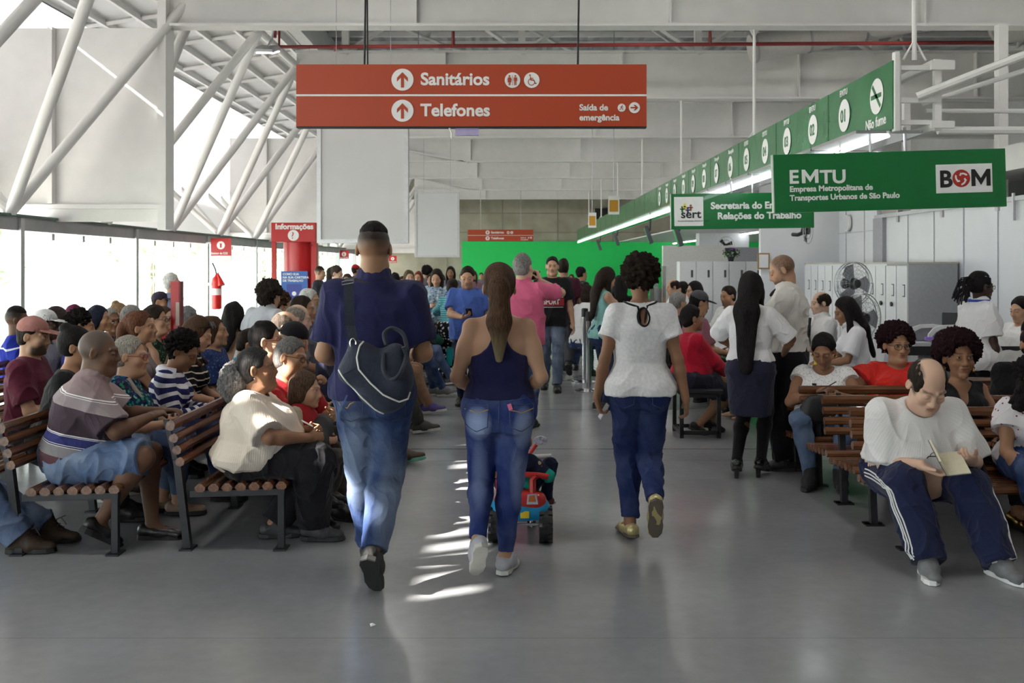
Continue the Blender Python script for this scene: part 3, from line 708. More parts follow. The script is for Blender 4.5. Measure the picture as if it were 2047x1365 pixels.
# floor: polished grey screed with two joints across the aisle
t = NT('floor_screed'); n1 = t.noise(.9, 5); n2 = t.noise(14, 4); sx = t.n('SeparateXYZ'); t.l(t.obj(), sx.inputs[0])
c = t.ramp(t.math('ADD', t.math('MULTIPLY', n1, .75), t.math('MULTIPLY', n2, .25)), [(.35, (.232,.236,.248)), (.65, (.30,.303,.315))])
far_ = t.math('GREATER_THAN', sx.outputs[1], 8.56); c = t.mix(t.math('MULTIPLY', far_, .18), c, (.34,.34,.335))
jn = 0
for yy, wd in ((8.56, .011), (8.06, .003), (10.9, .006), (13.4, .006), (4.22, .0012), (18.5, .006)):
    q = t.math('LESS_THAN', t.math('ABSOLUTE', t.math('SUBTRACT', sx.outputs[1], yy)), wd); jn = q if jn == 0 else t.math('MAXIMUM', jn, q)
c = t.mix(jn, c, (.10,.10,.10)); t.base(c, .25, 0, .42)
t.l(t.ramp(t.noise(3, 5), [(.3, (.13,)*3), (.7, (.27,)*3)]), t.b.inputs['Roughness']); t.bump(t.noise(5, 3), .02, .02)
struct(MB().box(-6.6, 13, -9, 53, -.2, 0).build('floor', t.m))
t = NT('concrete'); c = t.ramp(t.noise(1.2, 6), [(.3, (.30,.285,.215)), (.7, (.42,.40,.32))]); t.base(c, .85); t.bump(t.noise(20, 4), .2); conc = t.m
fb = struct(MB().box(-8, 13, 52.2, 52.6, 0, 7.6).build('wall_back', conc))
mb = MB()
for x in (-3.4, -.5, 2.4, 5.3): mb.box(x-.03, x+.03, 52.17, 52.21, 0, 5.2)
for z in (3.3, 4.3): mb.box(-7, 13, 52.175, 52.21, z-.02, z+.02)
struct(mb.build('trim_1', M('concrete_seam', (.25,.24,.19), .9)))
grn = M('bright_green_panel', (.012,.62,.12), .45, 0, .03, 0, 2)
gp = MB().box(-2.62, 13, 52.02, 52.16, .0, 2.82).build('wall_back_panel', grn); struct(gp)
mb = MB().box(-.12, .95, 51.93, 52.02, 1.3, 1.9)
mb = MB().box(4.35, 5.0, 52.1, 52.24, 3.55, 4.55); tag(mb.build('vent_opening', M('void_shade_black', (.012,.012,.012), .8)), 'dark square opening high in the concrete back wall', 'opening')  # the opening's inner shade is painted as a black solid block
# roof
t = NT('roof_deck'); sx = t.n('SeparateXYZ'); t.l(t.obj(), sx.inputs[0]); w = t.math('SINE', t.math('MULTIPLY', sx.outputs[0], 22))
t.base(t.ramp(t.noise(1.5, 4), [(.3, (.24,.26,.28)), (.7, (.42,.44,.46))]), .5, .2); t.bump(w, .5, .05)
struct(MB().box(-4.6, 13, -9, 53, 7.3, 7.45).build('ceiling', t.m))
struct(MB().box(-6.6, 13, -9.1, -9, 0, 7.4).build('wall_front', wht))  # unseen wall added to block sky light from behind the camera
struct(MB().box(12.9, 13.1, -9, 53, 0, 7.4).build('wall_right_far', wht))
tw = NT('translucent_panel'); tr = tw.n('BsdfTranslucent'); tr.inputs[0].default_value = (.93,.93,.95,1); df = tw.n('BsdfDiffuse'); df.inputs[0].default_value = (.86,.86,.86,1)
ms = tw.n('MixShader'); ms.inputs[0].default_value = .26; tw.l(df.outputs[0], ms.inputs[1]); tw.l(tr.outputs[0], ms.inputs[2]); tw.l(ms.outputs[0], tw.t.nodes['Material Output'].inputs[0]); trans = tw.m
# side aisle: sloping eave roof with purlins, an upper skin, a long slot in it lets one sheet of sun through
eave = MB()
for a, b in (((-4.3, 6.35), (-7.5, 5.87)),):
    for y0, y1 in ((-9, 53),):
        eave._add([(a[0],y0,a[1]),(b[0],y0,b[1]),(b[0],y1,b[1]),(a[0],y1,a[1]),(a[0],y0,a[1]+.12),(b[0],y0,b[1]+.12),(b[0],y1,b[1]+.12),(a[0],y1,a[1]+.12)],
                  [(0,3,2,1),(4,5,6,7),(0,1,5,4),(1,2,6,5),(2,3,7,6),(3,0,4,7)])
struct(eave.build('ceiling_eave', wht))
mb = MB()
for k in range(27): y = -5+2.05*k; mb.tube([(-4.4, y, 6.27), (-7.5, y, 5.8)], .05, 4)
for k in range(5): x = -4.7-.62*k; mb.box(x-.03, x+.03, -6, 52, 6.22-(.15*.62*k)-.06, 6.22-(.15*.62*k)+.04)
struct(mb.build('trim_2', steelw))
struct(MB().box(-4.62, -4.54, -9, 53, 6.3, 7.35).build('wall_left_clerestory', wht))
struct(MB().box(-7.58, -7.5, -9, 53, 5.78, 6.2).build('wall_left_fascia', wht))
mb = MB()
for y0, y1, z1 in ((-9, 1.3, 5.80), (1.3, 5.4, 5.49), (5.4, 12.7, 5.80), (12.7, 13.75, 5.69), (13.75, 53, 5.80)): mb.box(-7.56, -7.5, y0, y1, 2.3, z1)
struct(mb.build('wall_left_upper', trans))
mb = MB()
for k in range(34):
    y = -3.0+.28*k
    mb.box(-7.56, -7.50, y-.045-(.03 if k % 3 else 0), y+.045, 5.3, 5.8)
struct(mb.build('trim_added_sun_fins', wht))  # unseen fins added to cut the sun sheet into streaks
struct(MB().box(-12, -7.6, -9, 53, 2.95, 3.1).build('ceiling_added_canopy', wht2))  # unseen canopy added to keep direct sun off the glazing
# steel frames across the hall
FR = [14.2+6.15*k for k in range(-2, 7)]
for i, y in enumerate(FR):
    mb = MB(); odd = (i % 2 == 0); x0 = -4.95 if odd else -4.4; zb, ztp = 4.98, 5.92
    mb.box(x0, 13, y-.012, y+.012, zb, ztp); mb.box(x0, 13, y-.15, y+.15, zb-.02, zb+.02); mb.box(x0, 13, y-.15, y+.15, ztp-.02, ztp+.02)
    for k in range(-1, 5):
        xs = -1.36+3.6*k
        if xs > x0+.3: mb.box(xs-.012, xs+.012, y-.14, y-.0, zb, ztp)
    if not odd and i > 3:
        mb._add([(-1.45,y-.15,zb-.02),(-4.4,y-.15,zb+.55),(-4.4,y+.15,zb+.55),(-1.45,y+.15,zb-.02),(-1.45,y-.15,zb-.06),(-4.4,y-.15,zb+.51),(-4.4,y+.15,zb+.51),(-1.45,y+.15,zb-.06)],
                [(0,3,2,1),(4,5,6,7),(0,1,5,4),(1,2,6,5),(2,3,7,6),(3,0,4,7)])
    struct(mb.build('beam', steelw))
    if odd and y > 10:
        mb = MB(); mb.box(-10.5, -5.002, y-.02, y+.02, 2.441, 4.955); mb.box(-5.0, -4.88, y-.17, y+.17, 2.08, 5.87); mb.box(-10.5, -5.002, y-.16, y+.16, 2.38, 2.44)
        mb.box(-6.56, -6.50, y-.14, y-.021, 2.45, 4.95); mb.box(-8.6, -8.54, y-.14, y-.021, 2.45, 4.95); mb.box(-10.5, -5.002, y-.022, y+.022, 2.2, 2.379)
        struct(mb.build('column_plate', steelw))
# roof braces between the frames, seen above the beams
mb = MB()
for i in range(2, 8):
    y = FR[i]
    for k in range(5):
        xx = -3.4+3.6*k; mb.tube([(xx, y, 5.9), (xx+1.8, y+.2, 7.2), (xx+3.6, y, 5.9)], .06, 6); mb.box(xx-.07, xx+.07, y-.07, y+.07, 5.9, 7.3)
    for k in range(6): mb.tube([(-4+2.9*k, y, 7.15), (-4+2.9*(k+1), y+6.1, 7.15)], .035, 6)
    for k in range(1, 6): mb.box(-4.5, 13, y+k*1.02-.04, y+k*1.02+.04, 7.18, 7.3)
struct(mb.build('beam_brace', steelw))
# raking tubes along the glazed side: nodes on the sill rail, tops on a chord
node = lambda k: (-6.5, 12.9+3.07*k, 2.27); topn = lambda k: (-4.45, 14.43+3.07*k, 5.7)
for k in range(-2, 13):
    for q, w in ((-1, .075), (0, .075)):
        struct(MB().tube([node(k), topn(k+q)], w, 10).build('column_raking_tube', steelw, smooth=True))
    if k >= 0:
        struct(MB().tube([node(k), (-9.4, node(k)[1]-1.5, 5.2)], .06, 8).build('column_outer_tube', steelw, smooth=True))
        struct(MB().tube([node(k), (-9.4, node(k)[1]+1.5, 5.2)], .06, 8).build('column_outer_tube', steelw, smooth=True))
struct(MB().tube([(-4.45, 1, 5.7), (-4.45, 52, 5.7)], .07, 10).build('beam_chord', steelw, smooth=True))
# glazed side: sill band on posts, glass with fine joints and clips
t = NT('glass'); tp = t.n('BsdfTransparent'); tp.inputs[0].default_value = (.93,.97,.95,1); gl = t.n('BsdfGlossy'); gl.inputs[1].default_value = .02; ms = t.n('MixShader'); ms.inputs[0].default_value = .045; t.l(tp.outputs[0], ms.inputs[1]); t.l(gl.outputs[0], ms.inputs[2]); t.l(ms.outputs[0], t.t.nodes['Material Output'].inputs[0]); glass = t.m
postm = M('grey_aluminium', (.50,.50,.52), .4, .4, .05); railm = M('grey_band', (.36,.36,.37), .5, .1, .1, 0, 3); dgreen = M('dark_green_edge', (.05,.11,.09), .4)
struct(MB().box(-6.62, -6.5, -9, 52.2, 2.04, 2.22).build('beam_sill_band', railm)); struct(MB().box(-6.66, -6.46, -9, 52.2, 2.22, 2.25).build('trim_4', dgreen))
PY = [13.15+4.03*k for k in range(-5, 10)]
for k, y in enumerate(PY):
    struct(MB().box(-6.62, -6.46, y-.05, y+.05, 0, 2.2).build('column_post', postm))
    if k < len(PY)-1:
        w = struct(empty('window_%d' % (k+1), (-6.55, y, 0)))
        g = MB().box(-.006, .006, .06, 3.97, .03, 2.0).build('pane', glass, w)
        j = MB()
        for i in range(1, 4): j.box(-.012, .012, 1.007*i-.006, 1.007*i+.006, .03, 2.03); j.box(-.03, .03, 1.007*i-.04, 1.007*i+.04, 1.93, 2.03)
        j.box(-.03, .03, .05, 3.98, 0, .05); j.build('window_joint', postm, w)
# outdoors beyond the glass
t = NT('pale_paving'); t.base(t.ramp(t.noise(.6, 4), [(.3, (.55,.55,.52)), (.7, (.68,.67,.64))]), .9)
struct(MB().box(-60, -6.62, -20, 80, -.35, -.02).build('ground_outdoor', t.m))
mb = MB().box(-14.2, -13.6, 20, 32, 1.75, 2.35)
mb._add([(-13.5,21,1.74),(-13.5,21.9,1.74),(-13.5,29.9,-.1),(-13.5,29,-.1),(-14.1,21,1.74),(-14.1,21.9,1.74),(-14.1,29.9,-.1),(-14.1,29,-.1)],[(0,1,2,3),(7,6,5,4),(0,4,5,1),(1,5,6,2),(2,6,7,3),(3,7,4,0)])
struct(mb.build('beam_outdoor_ramp', wht2))
lf = NT('pale_leaf'); lf.base(lf.ramp(lf.noise(3, 3), [(.3, (.36,.46,.30)), (.7, (.58,.66,.48))]), .8); rnd = random.Random(4)
def tree(x, y, h, rr, lab):
    e = empty('tree', (x, y, 0)); tag(e, lab, 'tree', 'trees outside the glass')
    MB().tube([(0,0,0),(.05,0,h*.5),(0,.1,h*.8)], [.14,.1,.06], 8).build('trunk', M('bark', (.2,.15,.1), .9), e, True)
    c = MB()
    for _ in range(420):
        a, b, d = rnd.uniform(0, 6.28), rnd.uniform(-1, 1), rnd.uniform(.5, 1)**.5
        p = np.array([math.cos(a)*math.sqrt(1-b*b)*rr*d, math.sin(a)*math.sqrt(1-b*b)*rr*d, h*.78+b*rr*.85*d]); u = np.array([rnd.gauss(0,1) for _ in range(3)]); u /= np.linalg.norm(u); w = np.cross(u, [.3,.4,.86]); w /= np.linalg.norm(w)
        s = rr*rnd.uniform(.12, .2); c._add([p, p+u*s+w*s*.5, p+u*s*2, p+u*s-w*s*.5], [(0,1,2,3)])
    c.build('crown', lf.m, e)
for x, y, h, rr, lb in ((-19, 35, 3.0, 2.2, 'pale green tree outside the glass, behind the nearest window post'), (-17, 47, 3.2, 2.4, 'pale green tree outside the glass, left of the fire extinguisher'), (-24, 34, 3.4, 2.4, 'pale green tree outside the leftmost window'), (-15, 60, 3.2, 2.3, 'pale green tree outside the glass, beyond the fire extinguisher'), (-12.5, 62, 2.6, 1.6, 'pale green tree outside the glass, beside the red information column')): tree(x, y, h, rr, lb)
# sprinkler pipes, ducts, lamps under the roof
mb = MB().tube([(-4.35, 18.6, 6.2), (-4.35, 18.6, 5.66), (-3.35, 18.6, 5.66), (9, 18.6, 5.74)], .035, 8); mb.tube([(-3.3, 18.6, 5.66), (-3.3, 18.6, 5.58)], .03); mb.tube([(-1.1, 18.6, 5.68), (-1.1, 18.6, 5.95)], .03); mb.tube([(-4.2, 17.6, 6.6), (-4.2, 17.6, 5.6)], .04); mb.tube([(3.7, 18.6, 5.7), (3.7, 18.6, 6.3), (4.6, 18.6, 6.3)], .035)
tag(mb.build('sprinkler_pipe', M('pipe_red', (.22,.025,.022), .5), smooth=True), 'dark red sprinkler pipe running under the roof deck', 'pipe')
duct = M('duct_white', (.62,.60,.57), .45, .15, .05)
for p0, p1, rr, lab in (((6.6,19.7,6.45),(9.2,15.2,5.9),.42,'fat white round air duct under the roof, the one with a grille'), ((9.6,19.5,6.3),(11.2,15.2,6.1),.40,'fat white round air duct under the roof at the right edge'), ((4.6,19.2,5.75),(7.8,19.2,6.35),.27,'thin white air duct slanting up under the roof')):
    e = empty('air_duct', p0); tag(e, lab, 'air duct', 'air ducts under the roof'); P0, P1 = np.array(p0), np.array(p1); d = P1-P0
    MB().tube([P0*0, d], rr, 20).build('duct_pipe', duct, e, True)
    for f in (.02, .34, .67, .98): MB().tube([d*f, d*(f+.012)], rr+.02, 20).build('duct_seam', gal, e, True)
    if rr > .41:
        m = MB(); q = d*.33+np.array([-.16, -rr-.02, -.12]); m.box(q[0]-.22, q[0]+.22, q[1]-.05, q[1]+.12, q[2]-.13, q[2]+.13)
        for i in range(5): m.box(q[0]-.2, q[0]+.2, q[1]-.07, q[1]-.05, q[2]-.11+i*.05, q[2]-.085+i*.05)
        m.build('grille', M('grille_grey', (.12,.12,.12), .5), e)
glow = emit('lamp_glow', (1,.97,.92), 5)
for i, (x, y) in enumerate(FILL_LAMPS):  # fixtures of the added, unseen fill lamps
    e = empty('added_bay_lamp', (x, y, 6.05)); tag(e, 'added round white bay lamp, unseen under the roof', 'lamp', 'added bay lamps under the roof')
    MB().lathe([(.06,.45),(.08,.3),(.3,.1),(.32,0),(.3,.0)], (0,0,.0), 16).build('lamp_shade', steelw, e, True); MB().lathe([(.28,.012),(.28,.0)], (0,0,-.02), 16).build('diffuser', glow, e); MB().tube([(0,0,.45),(0,0,1.2)], .012).build('lamp_rod', gal, e)
x, y, z = at(535, 98, 17.2); e = empty('flood_lamp', (x, y, z)); tag(e, 'square flood lamp fixed to the raking white tubes', 'lamp')
R = rotx(.35)@rotz(-.2); MB().cbox((0,0,0), (.36,.3,.10), R, .03).build('lamp_housing', gal, e); MB().cbox(R@np.array([0,-.0,-.055]), (.32,.26,.012), R).build('diffuser', emit('flood_glow', (1,.97,.9), 9), e); MB().tube([(0,0,.03),(.05,.1,.2),(.1,.05,.4)], .02).build('lamp_arm', gal, e)
# partition wall of the office on the right
pan = M('office_panel', (.72,.73,.76), .45, 0, .02, 0, 3)
struct(MB().box(6.45, 6.53, 6, 17.6, 0, 2.4).build('wall_right', pan)); struct(MB().box(6.45, 6.53, 17.6, 26, 0, 4.0).build('wall_right_tall', pan))
mb = MB()
for i in range(20): y = 6.2+1.0*i; mb.box(6.435, 6.455, y-.006, y+.006, 0, 2.4 if y < 17.6 else 4.0)
for z in (2.95, 2.2): mb.box(6.435, 6.455, 17.6, 26, z-.006, z+.006)
struct(mb.build('trim_5', M('panel_joint', (.48,.49,.52), .5)))
mb = MB().box(6.40, 6.50, 6, 17.6, 2.40, 2.46)
for y in (14.9, 16.6, 13.2): mb.box(6.42, 6.5, y-.04, y+.04, 2.3, 2.5)
struct(mb.build('trim_6', postm)); struct(MB().box(6.38, 6.46, 17.15, 17.6, 0, 2.4).build('trim_7', M('grey_trim', (.35,.35,.38), .5)))
struct(MB().box(6.3, 13, 6, 17.4, 2.78, 3.1).build('ceiling_office_bulkhead', steelw)); struct(MB().box(7.2, 7.3, 6, 17.6, 2.3, 2.8).build('wall_office_gap_dark', M('office_gap_dark', (.05,.05,.05), .8)))  # dark panel paints the dark of the open gap over the partition
struct(MB().tube([(6.4, 12.7, 2.5), (6.4, 12.7, 2.15)], .025, 8).build('trim_8', postm))
struct(MB().box(6.80, 6.93, 13.9, 14.04, 2.4, 4.95).build('column_steel', steelw)); struct(MB().box(7.9, 8.03, 20.05, 20.19, 2.4, 4.95).build('column_steel_far', steelw))

# ================================================================ SIGNS
sred = M('sign_red', (.42,.055,.016), .4, 0, .02, 0, 2); sgrn = M('sign_green', (.004,.15,.035), .28, 0, .02, 0, 2, coat=.3)
def ring_icon(px, pz, r, parent, y=-.024): return MB().prism([(a+px, b+pz) for a, b in disc(r)], (0,y,0), (1,0,0), (0,0,1), (0,-1,0), .003)
def arrow(px, pz, r, ang=0):
    pts = [(-.14,-.72),(.14,-.72),(.14,.18),(.50,-.20),(.50,.16),(0,.68),(-.50,.16),(-.50,-.20),(-.14,.18)]
    c, s = math.cos(ang), math.sin(ang); return [(px+r*(a*c-b*s), pz+r*(a*s+b*c)) for a, b in pts]
def red_sign(px0, px1, py0, py1, Y, label, group, far=False):
    x0, _, z1 = at(px0, py0, Y); x1, _, z0 = at(px1, py1, Y); w, h = x1-x0, z1-z0
    e = empty('direction_sign', ((x0+x1)/2, Y, (z0+z1)/2)); tag(e, label, 'sign', group)
    MB().box(-w/2, w/2, -.02, .06, -h/2, h/2).build('sign_board', sred, e); MB().box(-w/2, w/2, -.0235, -.02, -.008, .008).build('divider_line', whp, e); MB().box(-w/2, w/2, -.018, .058, -h/2-.012, -h/2).build('bottom_edge', blackm, e)
    k = w/700                                          # metres per photo pixel on this board
    P = lambda x, y: ((x-942.5)*k, -(y-191)*k)
    for cy in (160, 222):
        cx, cz = P(805, cy); ring_icon(cx, cz, 22*k, e).build('arrow_disc', whp, e); MB().prism(arrow(cx, cz, 22*k), (0,-.0275,0), (1,0,0), (0,0,1), (0,-1,0), .002).build('arrow', sred, e)
    for s, px, py, sz in (('Sanitários', 841, 170, 30.5), ('Telefones', 841, 232, 30.5)):
        x, z = P(px, py); text('lettering', s, sz*k*1.12, (x, -.022, z), whp, e, bold=.028, sx=1.03)
    for s, px, py in (('Saída de', 1158, 221), ('emergência', 1158, 241)):
        x, z = P(px, py); text('lettering', s, 17*k, (x, -.022, z), whp, e, bold=.03, sx=1.02)
    for px, py, r in ((1024.5, 161, 15.5), (1063, 161, 15.5), (1242.5, 216, 8), (1268, 216, 11)):
        cx, cz = P(px, py); ring_icon(cx, cz, r*k, e).build('icon_disc', whp, e)
        q = MB(); Rr = r*k
        def pr(pts): q.prism([(cx+a*Rr, cz+b*Rr) for a, b in pts], (0,-.0275,0), (1,0,0), (0,0,1), (0,-1,0), .002)
        def dot(a, b, r_): pr([(a+x, b+y) for x, y in disc(r_, 12)])
        def bar(a, b, c, d, w_):
            n = math.hypot(c-a, d-b); ux, uy = (c-a)/n*w_, (d-b)/n*w_; pr([(a-uy, b+ux), (a+uy, b-ux), (c+uy, d-ux), (c-uy, d+ux)])
        if px < 1030:
            dot(-.38,.52,.12); pr([(-.38,.38),(-.2,.34),(-.08,-.02),(-.16,-.05),(-.24,.16),(-.12,-.28),(-.26,-.28),(-.26,-.66),(-.36,-.66),(-.36,-.28),(-.40,-.28),(-.40,-.66),(-.50,-.66),(-.50,-.28),(-.64,-.28),(-.52,.16),(-.60,-.05),(-.68,-.02),(-.56,.34)])
            bar(0,.6,0,-.66,.025); dot(.38,.52,.12); pr([(.18,.36),(.58,.36),(.64,-.1),(.56,-.1),(.52,.15),(.52,-.66),(.42,-.66),(.40,-.15),(.36,-.15),(.34,-.66),(.24,-.66),(.24,.15),(.20,-.1),(.12,-.1)])
        elif px < 1100:
            dot(-.22,.62,.11); bar(-.18,.48,-.12,-.02,.06); bar(-.14,.22,.22,.22,.05); bar(-.12,0,.3,0,.06); bar(.28,0,.46,-.48,.06); bar(.44,-.48,.62,-.40,.05)
            for i in range(14):
                a0, a1 = 1.9+i*.32, 1.9+(i+1)*.32; bar(-.04+.42*math.cos(a0), -.24+.42*math.sin(a0), -.04+.42*math.cos(a1), -.24+.42*math.sin(a1), .045)
        elif px < 1250:
            dot(.12,.58,.13); bar(.05,.38,-.08,-.05,.10); bar(-.08,-.05,.25,-.25,.08); bar(.25,-.25,.2,-.6,.08); bar(-.08,-.08,-.3,-.4,.08); bar(-.3,-.4,-.6,-.42,.08); bar(.05,.3,.42,.1,.07); bar(.0,.3,-.35,.1,.07)
        else: pr([(a/Rr, b/Rr) for a, b in arrow(0, 0, Rr, -math.pi/2)])
        q.build('pictogram', sred, e)
    return e, k
e, k = red_sign(593, 1292, 129.5, 253, 8.4, 'large red hanging sign with white arrows reading Sanitários and Telefones, nearest', 'red direction signs')
for px in (730, 1158): x = (px-942.5)*k; MB().tube([(x-.01, .02, .26), (x+.006, .02, 1.4), (x-.004, .02, 4.7)], .0085).build('hanging_cable', blackm, e, True)
MB().tube([((730-942.5)*k+.016, .02, .26), ((730-942.5)*k+.010, .03, 1.3), ((730-942.5)*k+.018, .02, 4.7)], .007).build('hanging_cable', blackm, e, True)
m = MB(); a, b = (898-942.5)*k, (957-942.5)*k; m.box(a+.05, b, 0, .03, -.335, -.275); m.build('tape_scrap', M('lilac_tape', (.45,.38,.62), .5), e); MB().tube([(a,.0,-.27),(a+.02,0,-.31),(a+.02,0,-.36)], .008).build('loose_wire', whp, e)
e2, k2 = red_sign(935, 1066, 459, 482, 45.2, 'small distant red hanging sign with two lines, above the green back wall', 'red direction signs')
for px in (730, 1158): x = (px-942.5)*k2; MB().tube([(x, .02, .26), (x, .02, 4.5)], .012).build('hanging_cable', gal, e2)
# green board with the bus company's name and its logo
def green_sign(name, cx, cz, Y, w, h, tilt, label):
    e = empty(name, (cx, Y, cz)); e.rotation_euler = (0, tilt, 0); tag(e, label, 'sign', 'green counter signs')
    MB().box(-w/2, w/2, -.03, .03, -h/2, h/2).build('sign_board', sgrn, e, bevel=.004); MB().box(-w/2-.006, -w/2, -.031, .031, -h/2, h/2).build('edge_strip', M('sign_edge', (.45,.52,.45), .4), e)
    for q in (-.13, .17): MB().tube([(q*w/2-.02, 0, h/2), (q*w/2-.02, 0, h/2+.21)], .014).build('hanger_rod', gal, e, True)
    return e
Y = 8.72; x0 = (1545-CX)*Y/F; x1 = (2008-CX)*Y/F; w = x1-x0; h = 116*Y/F; k = Y/F
e = green_sign('counter_sign', (x0+x1)/2, CZ-(361.5-HY)*k, Y, w, h, -.028, 'large green hanging sign reading EMTU with a white BOM logo')
P = lambda x, y: ((x-1776.5)*k, -(y-361.5+(x-1776.5)*.028)*k)
def letter_m(x, z, w, h, t, y, mat, parent):
    MB().prism([(x,z),(x+t,z),(x+t,z+h*.58),(x+w/2,z+h*.06),(x+w-t,z+h*.58),(x+w-t,z),(x+w,z),(x+w,z+h),(x+w-t*.9,z+h),(x+w/2,z+h*.46),(x+t*.9,z+h),(x,z+h)], (0,y,0), (1,0,0), (0,0,1), (0,-1,0), .003).build('lettering', mat, parent)
x, z = P(1601, 367); letter_m(x, z, 33*k, 27*k, 7*k, -.031, whp, e)
for s, px, py, sz, bd in (('E', 1575, 367, 37, .026), ('TU', 1637, 367, 37, .026), ('Empresa Metropolitana de', 1576, 384, 15.6, .03), ('Transportes Urbanos de São Paulo', 1576, 401.5, 15.6, .03)):
    x, z = P(px, py); text('lettering', s, sz*k, (x, -.032, z), whp, e, bold=bd, sx=1.08 if sz > 20 else .99)
cx, cz = P(1924, 357); MB().box(cx-56*k, cx+56*k, -.034, -.03, cz-28.5*k, cz+28.5*k).build('logo_panel', whp, e)
blk = M('black_vinyl', (.012,.012,.012), .5); text('lettering', 'B', 46*k, (cx-50*k, -.036, cz-16*k), blk, e, bold=.03); letter_m(cx+14*k, cz-16*k, 38*k, 33.5*k, 8*k, -.035, blk, e)
MB().prism([(cx-6*k+a, cz+b) for a, b in disc(17.5*k)], (0,-.034,0), (1,0,0), (0,0,1), (0,-1,0), .003).build('logo_ball', M('logo_red', (.40,.03,.02), .35), e)
m = MB()
for i in range(3):
    a0 = i*2.094+.5; c0 = np.array([cx-6*k, cz]); pts = []
    for j in range(7): a = a0+j*.2; pts.append(c0+(14-j*.6)*k*np.array([math.cos(a), math.sin(a)]))
    inn = [c0+(10.5-j*.6)*k*np.array([math.cos(a0+j*.2), math.sin(a0+j*.2)]) for j in range(7)]
    hd_ = [c0+(16-3.6)*k*np.array([math.cos(a0+1.2), math.sin(a0+1.2)]), c0+7*k*np.array([math.cos(a0+1.75), math.sin(a0+1.75)]), c0+5*k*np.array([math.cos(a0+1.15), math.sin(a0+1.15)])]
    m.prism([tuple(q) for q in pts+hd_+inn[::-1]], (0,-.0375,0), (1,0,0), (0,0,1), (0,-1,0), .002)
m.build('logo_arrows', whp, e)
Y = 13.7; k = Y/F; x0 = (1341-CX)*k; x1 = (1626-CX)*k
e = green_sign('counter_sign', (x0+x1)/2, CZ-(421.5-HY)*k, Y, x1-x0, 71*k, -.012, 'green hanging sign reading Secretaria do Emprego with a white sert logo, partly hidden')
P = lambda x, y: ((x-1483.5)*k, -(y-421.5)*k)
for s, px, py in (('Secretaria do Emprego', 1420, 417), ('Relações do Trabalho', 1433, 437.5)):
    x, z = P(px, py); text('lettering', s, 18.6*k, (x, -.032, z), whp, e, bold=.035, sx=1.02)
cx, cz = P(1376, 421.5); MB().box(cx-29*k, cx+29*k, -.034, -.03, cz-29*k, cz+29*k).build('logo_panel', whp, e)
text('lettering', 'sert', 23*k, (cx-16*k, -.036, cz-13*k), blk, e, bold=.02, sx=1.1); text('lettering', 'Secretaria do Emprego e Relações do Trabalho', 3.3*k, (cx-22*k, -.036, cz-20*k), blk, e, bold=0)
for a, b, cc in ((-13,5,(.02,.2,.06)), (-8,10,(.75,.6,.03)), (-2,3,(.05,.04,.25)), (4,8,(.3,.1,.02))):
    m = MB(); X0, Z0 = cx+a*k, cz+b*k; m.prism([(X0+q*2.2, Z0+3.5*k+w_*2.2) for q, w_ in disc(1.1*k, 10)], (0,-.0345,0), (1,0,0), (0,0,1), (0,-1,0), .002); m.box(X0-1.8*k, X0+1.8*k, -.037, -.034, Z0-7*k, Z0+1*k); m.box(X0-4.5*k, X0+4.5*k, -.037, -.034, Z0-1.5*k, Z0+1*k); m.build('logo_figure', M('logo_c%d' % a, cc, .5), e)
# ---------------------------------------------------------------- green fascia above the counter
hg = NT('fascia_green'); hg.base(hg.ramp(hg.noise(2), [(.3, (.03,.16,.06)), (.7, (.045,.21,.085))]), .22, .1, .5); hg.bump(hg.noise(2.2, 2), .25, .06); hgm = hg.m
HX, HZ0, HZ1 = 3.28, 2.75, 3.34
fas = empty('counter_fascia', (HX, 8.55, HZ0)); tag(fas, 'long green fascia with counter numbers running above the counters, on hanging rods', 'fascia')
fas['kind'] = 'thing'
ys = [0, .72]+[.72+1.02*i for i in range(1, 41)]
for i in range(len(ys)-1):
    y0, y1 = ys[i], ys[i+1]; MB().box(-.012+.004*(i % 2), .012+.004*(i % 2), y0+.004, y1-.004, 0, HZ1-HZ0).build('fascia_panel', hgm, fas)
    if i < 14:
        yc = (y0+y1)/2; Rt = (90, 0, -90)
        MB().prism([(a, b) for a, b in disc(.16, 24)], (-.016, yc, .34 if i == 0 else .30), (0,-1,0), (0,0,1), (-1,0,0), .003).build('number_disc', whp, fas)
        if i == 0:
            m = MB(); m.prism([(-.13,-.02),(.12,-.02),(.12,.02),(-.13,.02)], (-.0195, yc, .34), (0,-1,0), (0,0,1), (-1,0,0), .002); m.prism([(-.11,.09),(-.085,.115),(.11,-.09),(.085,-.115)], (-.0195, yc, .34), (0,-1,0), (0,0,1), (-1,0,0), .002); m.build('no_smoking_mark', hgm, fas); text('lettering', 'Não fume', .125, (-.016, yc+.28, .07), whp, fas, Rt, .02)
        else:
            text('lettering', '%02d' % i, .17, (-.02, yc+.10, .24), hgm, fas, Rt, .02); text('lettering', 'EMTU' if i < 6 else 'Recepção', .085, (-.016, yc+.13, .50), whp, fas, Rt, .02)
m = MB(); L = ys[-1]
for z in (.02, .57): m.box(.02, .08, .05, L, z-.03, z+.03); m.box(.34, .40, .05, L, z-.03, z+.03)
for y in [.04+2.05*i for i in range(20)]:
    for z in (.06, .25, .53): m.box(.071, .359, y-.02, y+.02, z-.02, z+.02)
    m.box(.021, .07, y-.021, y+.03, -.005, .61); m.box(.36, .419, y-.022, y+.03, -.006, .605)
m.box(.0, .04, -.03, .04, -.02, .66); m.box(.30, .50, -.055, -.021, .501, .581); m.box(.30, .50, -.055, -.021, .003, .063)
